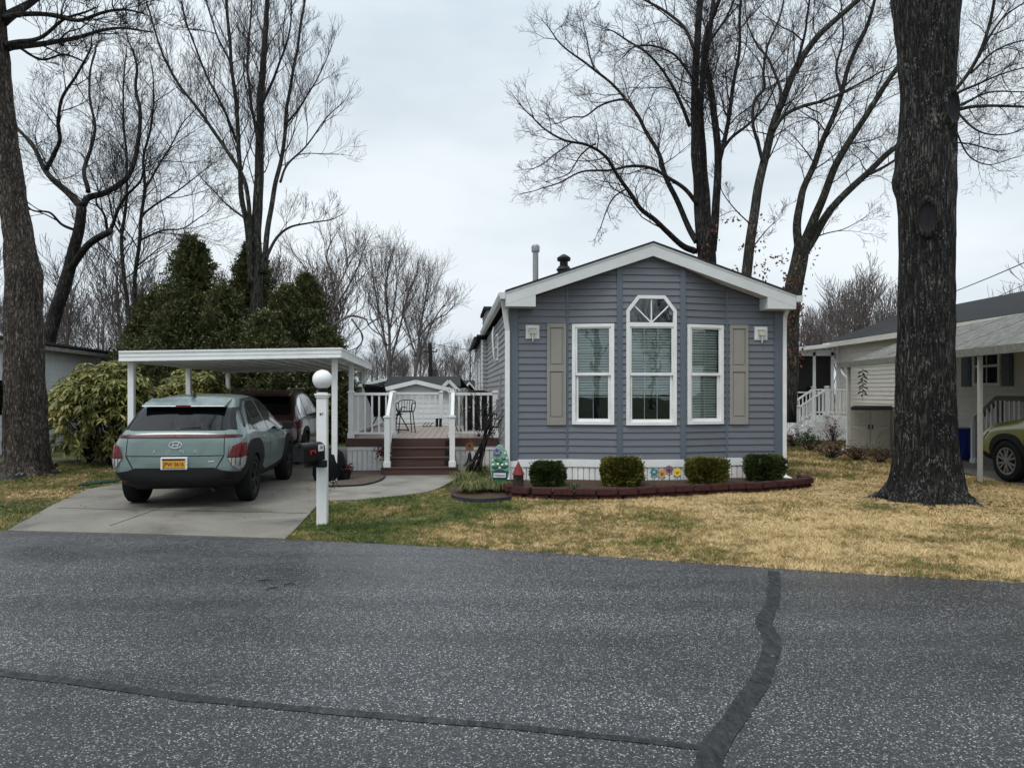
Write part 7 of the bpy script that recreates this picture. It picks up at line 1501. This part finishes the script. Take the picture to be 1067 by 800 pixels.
# ------------------------------------------------------------------ rhododendrons
def rhodo(x, y, rx, ry, h, label, seed, n_wh=620, mat=None):
    root = thing('rhododendron', label, 'shrub', (x, y, 0), 0, 'rhododendrons left of the driveway'); rg = random.Random(seed); Ps = []; Al = []
    mb = MB()
    for k in range(22):
        a = rg.uniform(0, 6.28); e_ = rg.uniform(.3, 1.4); tip = Vector((math.cos(a)*math.cos(e_)*rx, math.sin(a)*math.cos(e_)*ry, math.sin(e_)*h))*.85; mb.tube([(0, 0, 0), tip*.5+Vector((0, 0, .15)), tip], [.03, .018, .007], 5)
    mb.build('stems', m_bark, root)
    for i in range(n_wh):
        u = Vector((rg.gauss(0, 1), rg.gauss(0, 1), rg.gauss(0, 1))).normalized(); u.z = abs(u.z) if rg.random() < .75 else u.z*.8
        s = 1+.20*noise.noise(u*2.3+Vector((seed, 0, 0))); s *= 1-abs(rg.gauss(0, .13)); c = Vector((u.x*rx*s, u.y*ry*s, h*.46+u.z*h*.54*s)); 
        if c.z < .08: c.z = .08+rg.random()*.3
        ax = (u+Vector((0, 0, .8))).normalized(); nl = rg.randint(6, 9); t0 = ax.orthogonal().normalized()
        for j in range(nl):
            t = Matrix.Rotation(2*math.pi*j/nl+rg.uniform(-.25, .25), 3, ax) @ t0; d = (t*rg.uniform(.75, 1)+ax*rg.uniform(-.25, .35)+Vector((0, 0, -.38))).normalized(); Ps.append(c[:]); Al.append(d[:])
    leaves('foliage', Ps, Al, .20, .062, mat or m_rhod, root, 0, fold=.22, seed=seed, align=Al)
rhodo(-8.95, 16.5, 1.15, .95, 2.35, 'tall yellow-green drooping rhododendron between the left oak and the driveway', 1, 720)
rhodo(-9.95, 17.4, 1.05, .9, 2.15, 'yellow-green rhododendron growing against the pale house behind the oak', 2, 560)
rhodo(-7.65, 17.6, .9, .9, 2.05, 'rhododendron behind the front left carport post', 3, 520)
rhodo(-8.3, 19.2, 1.0, .9, 2.25, 'darker rhododendron at the back, beside the evergreens', 4, 420)
# ------------------------------------------------------------------ grass, clippings, fallen leaves
def inside(poly, X, Y):
    r = np.zeros(len(X), bool); k = len(poly); j = k-1
    for i in range(k):
        xi, yi = poly[i]; xj, yj = poly[j]; c = ((yi > Y) != (yj > Y)) & (X < (xj-xi)*(Y-yi)/(yj-yi+1e-12)+xi); r ^= c; j = i
    return r
drive_poly = [(p.x, p.y) for p in drive]+back+[(p.x, p.y) for p in right]+ft
walk_poly = [(p.x, p.y) for p in walk]; bed_poly = [(p.x, p.y-.08) for p in line[::3]]+[(4.9, 13.42), (-.02, 13.02)]
rx_ = np.array([t[0] for t in road_top]); ry_ = np.array([t[1] for t in road_top])
def grass(name, x0, x1, y0, y1, dens, h, wd, seed, lean=.55):
    rg = np.random.default_rng(seed); n = int((x1-x0)*(y1-y0)*dens); x = rg.uniform(x0, x1, n); y = rg.uniform(y0, y1, n)
    ok = (y > np.interp(x, rx_, ry_)-.02) & ~inside(drive_poly, x, y) & ~inside(walk_poly, x, y) & ~inside(bed_poly, x, y)
    ok &= ~inside([(p.x, p.y) for p in (G(467,512), G(477,519.5), G(500,521.5), G(533,518.5))]+[(.02, 13.05), (-.3, 15.3), (-1.0, 15.3), (-1.0, 14.3)], x, y)
    ok &= ~((x > -.1) & (x < 4.95) & (y > 13+.082*x)) & ~((x > -3.4) & (x < -.3) & (y > 14.3)) & ~((x > 8.9) & (y < 19.3)) & ~((x-6.35)**2+(y-11.35)**2 < .5)
    ok &= (np.abs((x-533.5*0)/np.maximum(y, .1)) < .76)
    x = x[ok]; y = y[ok]; n = len(x); a = rg.uniform(0, 6.283, n); clump_ = .65+.5*np.sin(x*3.1+np.sin(y*4.3)*1.3)*np.sin(y*3.7+1.2*np.sin(x*2.9)); hh = h*rg.uniform(.5, 1.3, n)*np.clip(clump_+.35, .45, 1.25); ln_ = lean*rg.uniform(.3, 1.9, n)*hh
    c, s = np.cos(a), np.sin(a); b = rg.uniform(0, 6.283, n); dx, dy = np.cos(b)*ln_, np.sin(b)*ln_; w_ = wd*rg.uniform(.7, 1.3, n)
    V = np.stack([np.stack([x-c*w_, y-s*w_, 0*x], 1), np.stack([x+c*w_, y+s*w_, 0*x], 1), np.stack([x+dx, y+dy, hh], 1)], 1).reshape(-1, 3); i = np.arange(n)*3
    return tag(npmesh(name, V, np.stack([i, i+1, i+2], 1), m_blade), kind='stuff')
grass('grass', -3.2, 9.4, 5.6, 9.2, 5200, .030, .0030, 1, 1.1)
grass('grass', -3.2, 9.6, 9.2, 14.5, 3200, .032, .0040, 2, 1.1)
grass('grass', -15, -4.8, 8.8, 17, 1400, .03, .005, 3, .9)
grass('grass', 4.8, 12, 13.4, 26, 700, .05, .008, 4, .6)
def litter(x0, x1, y0, y1, n, seed, mat, size=.07, z=.03):
    rg = np.random.default_rng(seed); x = rg.uniform(x0, x1, n); y = rg.uniform(y0, y1, n); ok = (y > np.interp(x, rx_, ry_)+.05) & ~inside(drive_poly, x, y) & ~inside(walk_poly, x, y); x = x[ok]; y = y[ok]; n = len(x)
    o = leaves('fallen_leaves', np.stack([x, y, np.full(n, z)], 1), np.tile([0, 0, .15], (n, 1)), size, size*.6, mat, None, .7, seed=seed, align=(lambda d: d/np.linalg.norm(d, axis=1)[:, None])(np.concatenate([rg.normal(0, 1, (n, 2)), rg.normal(0, .12, (n, 1))], 1)))
    return tag(o, kind='stuff')
def edge_litter(name, n, x0, x1, spread, mat, size, seed):
    rg = np.random.default_rng(seed); x = rg.uniform(x0, x1, n); y = np.interp(x, rx_, ry_)-.02+rg.normal(0, spread, n)
    d = np.concatenate([rg.normal(0, 1, (n, 2)), rg.normal(0, .1, (n, 1))], 1); d /= np.linalg.norm(d, axis=1)[:, None]
    return tag(leaves(name, np.stack([x, y, np.full(n, .026)], 1), d, size, size*.5, mat, None, .7, seed=seed, align=d), kind='stuff')
edge_litter('fallen_leaves', 260, -2.5, 9, .10, m_litter, .035, 31); edge_litter('road_grit', 900, -2.5, 9, .05, M('grit', (.06, .05, .04), .9, var=.6, scale=30), .02, 32)
def loose(n, x0, x1, y0, y1, mat, size, seed):
    rg = np.random.default_rng(seed); x = rg.uniform(x0, x1, n); y = rg.uniform(y0, y1, n); d = np.concatenate([rg.normal(0, 1, (n, 2)), rg.normal(0, .1, (n, 1))], 1); d /= np.linalg.norm(d, axis=1)[:, None]
    return tag(leaves('fallen_leaves', np.stack([x, y, np.full(n, .032)], 1), d, size, size*.55, mat, None, .7, seed=seed, align=d), kind='stuff')
loose(60, -6.5, -3, 9.2, 14, m_litter, .04, 41); loose(40, -6, 6, 4.2, 7, m_litter, .03, 42)
litter(-14, -6, 10, 17, 1500, 5, m_litter); litter(5.0, 9.5, 10.0, 12.4, 260, 6, m_litter, .06); litter(8.2, 12, 17, 25, 1400, 7, m_litter, .08); litter(-2.5, 9, 6.6, 11.3, 170, 8, m_litter, .045)
mb = MB()
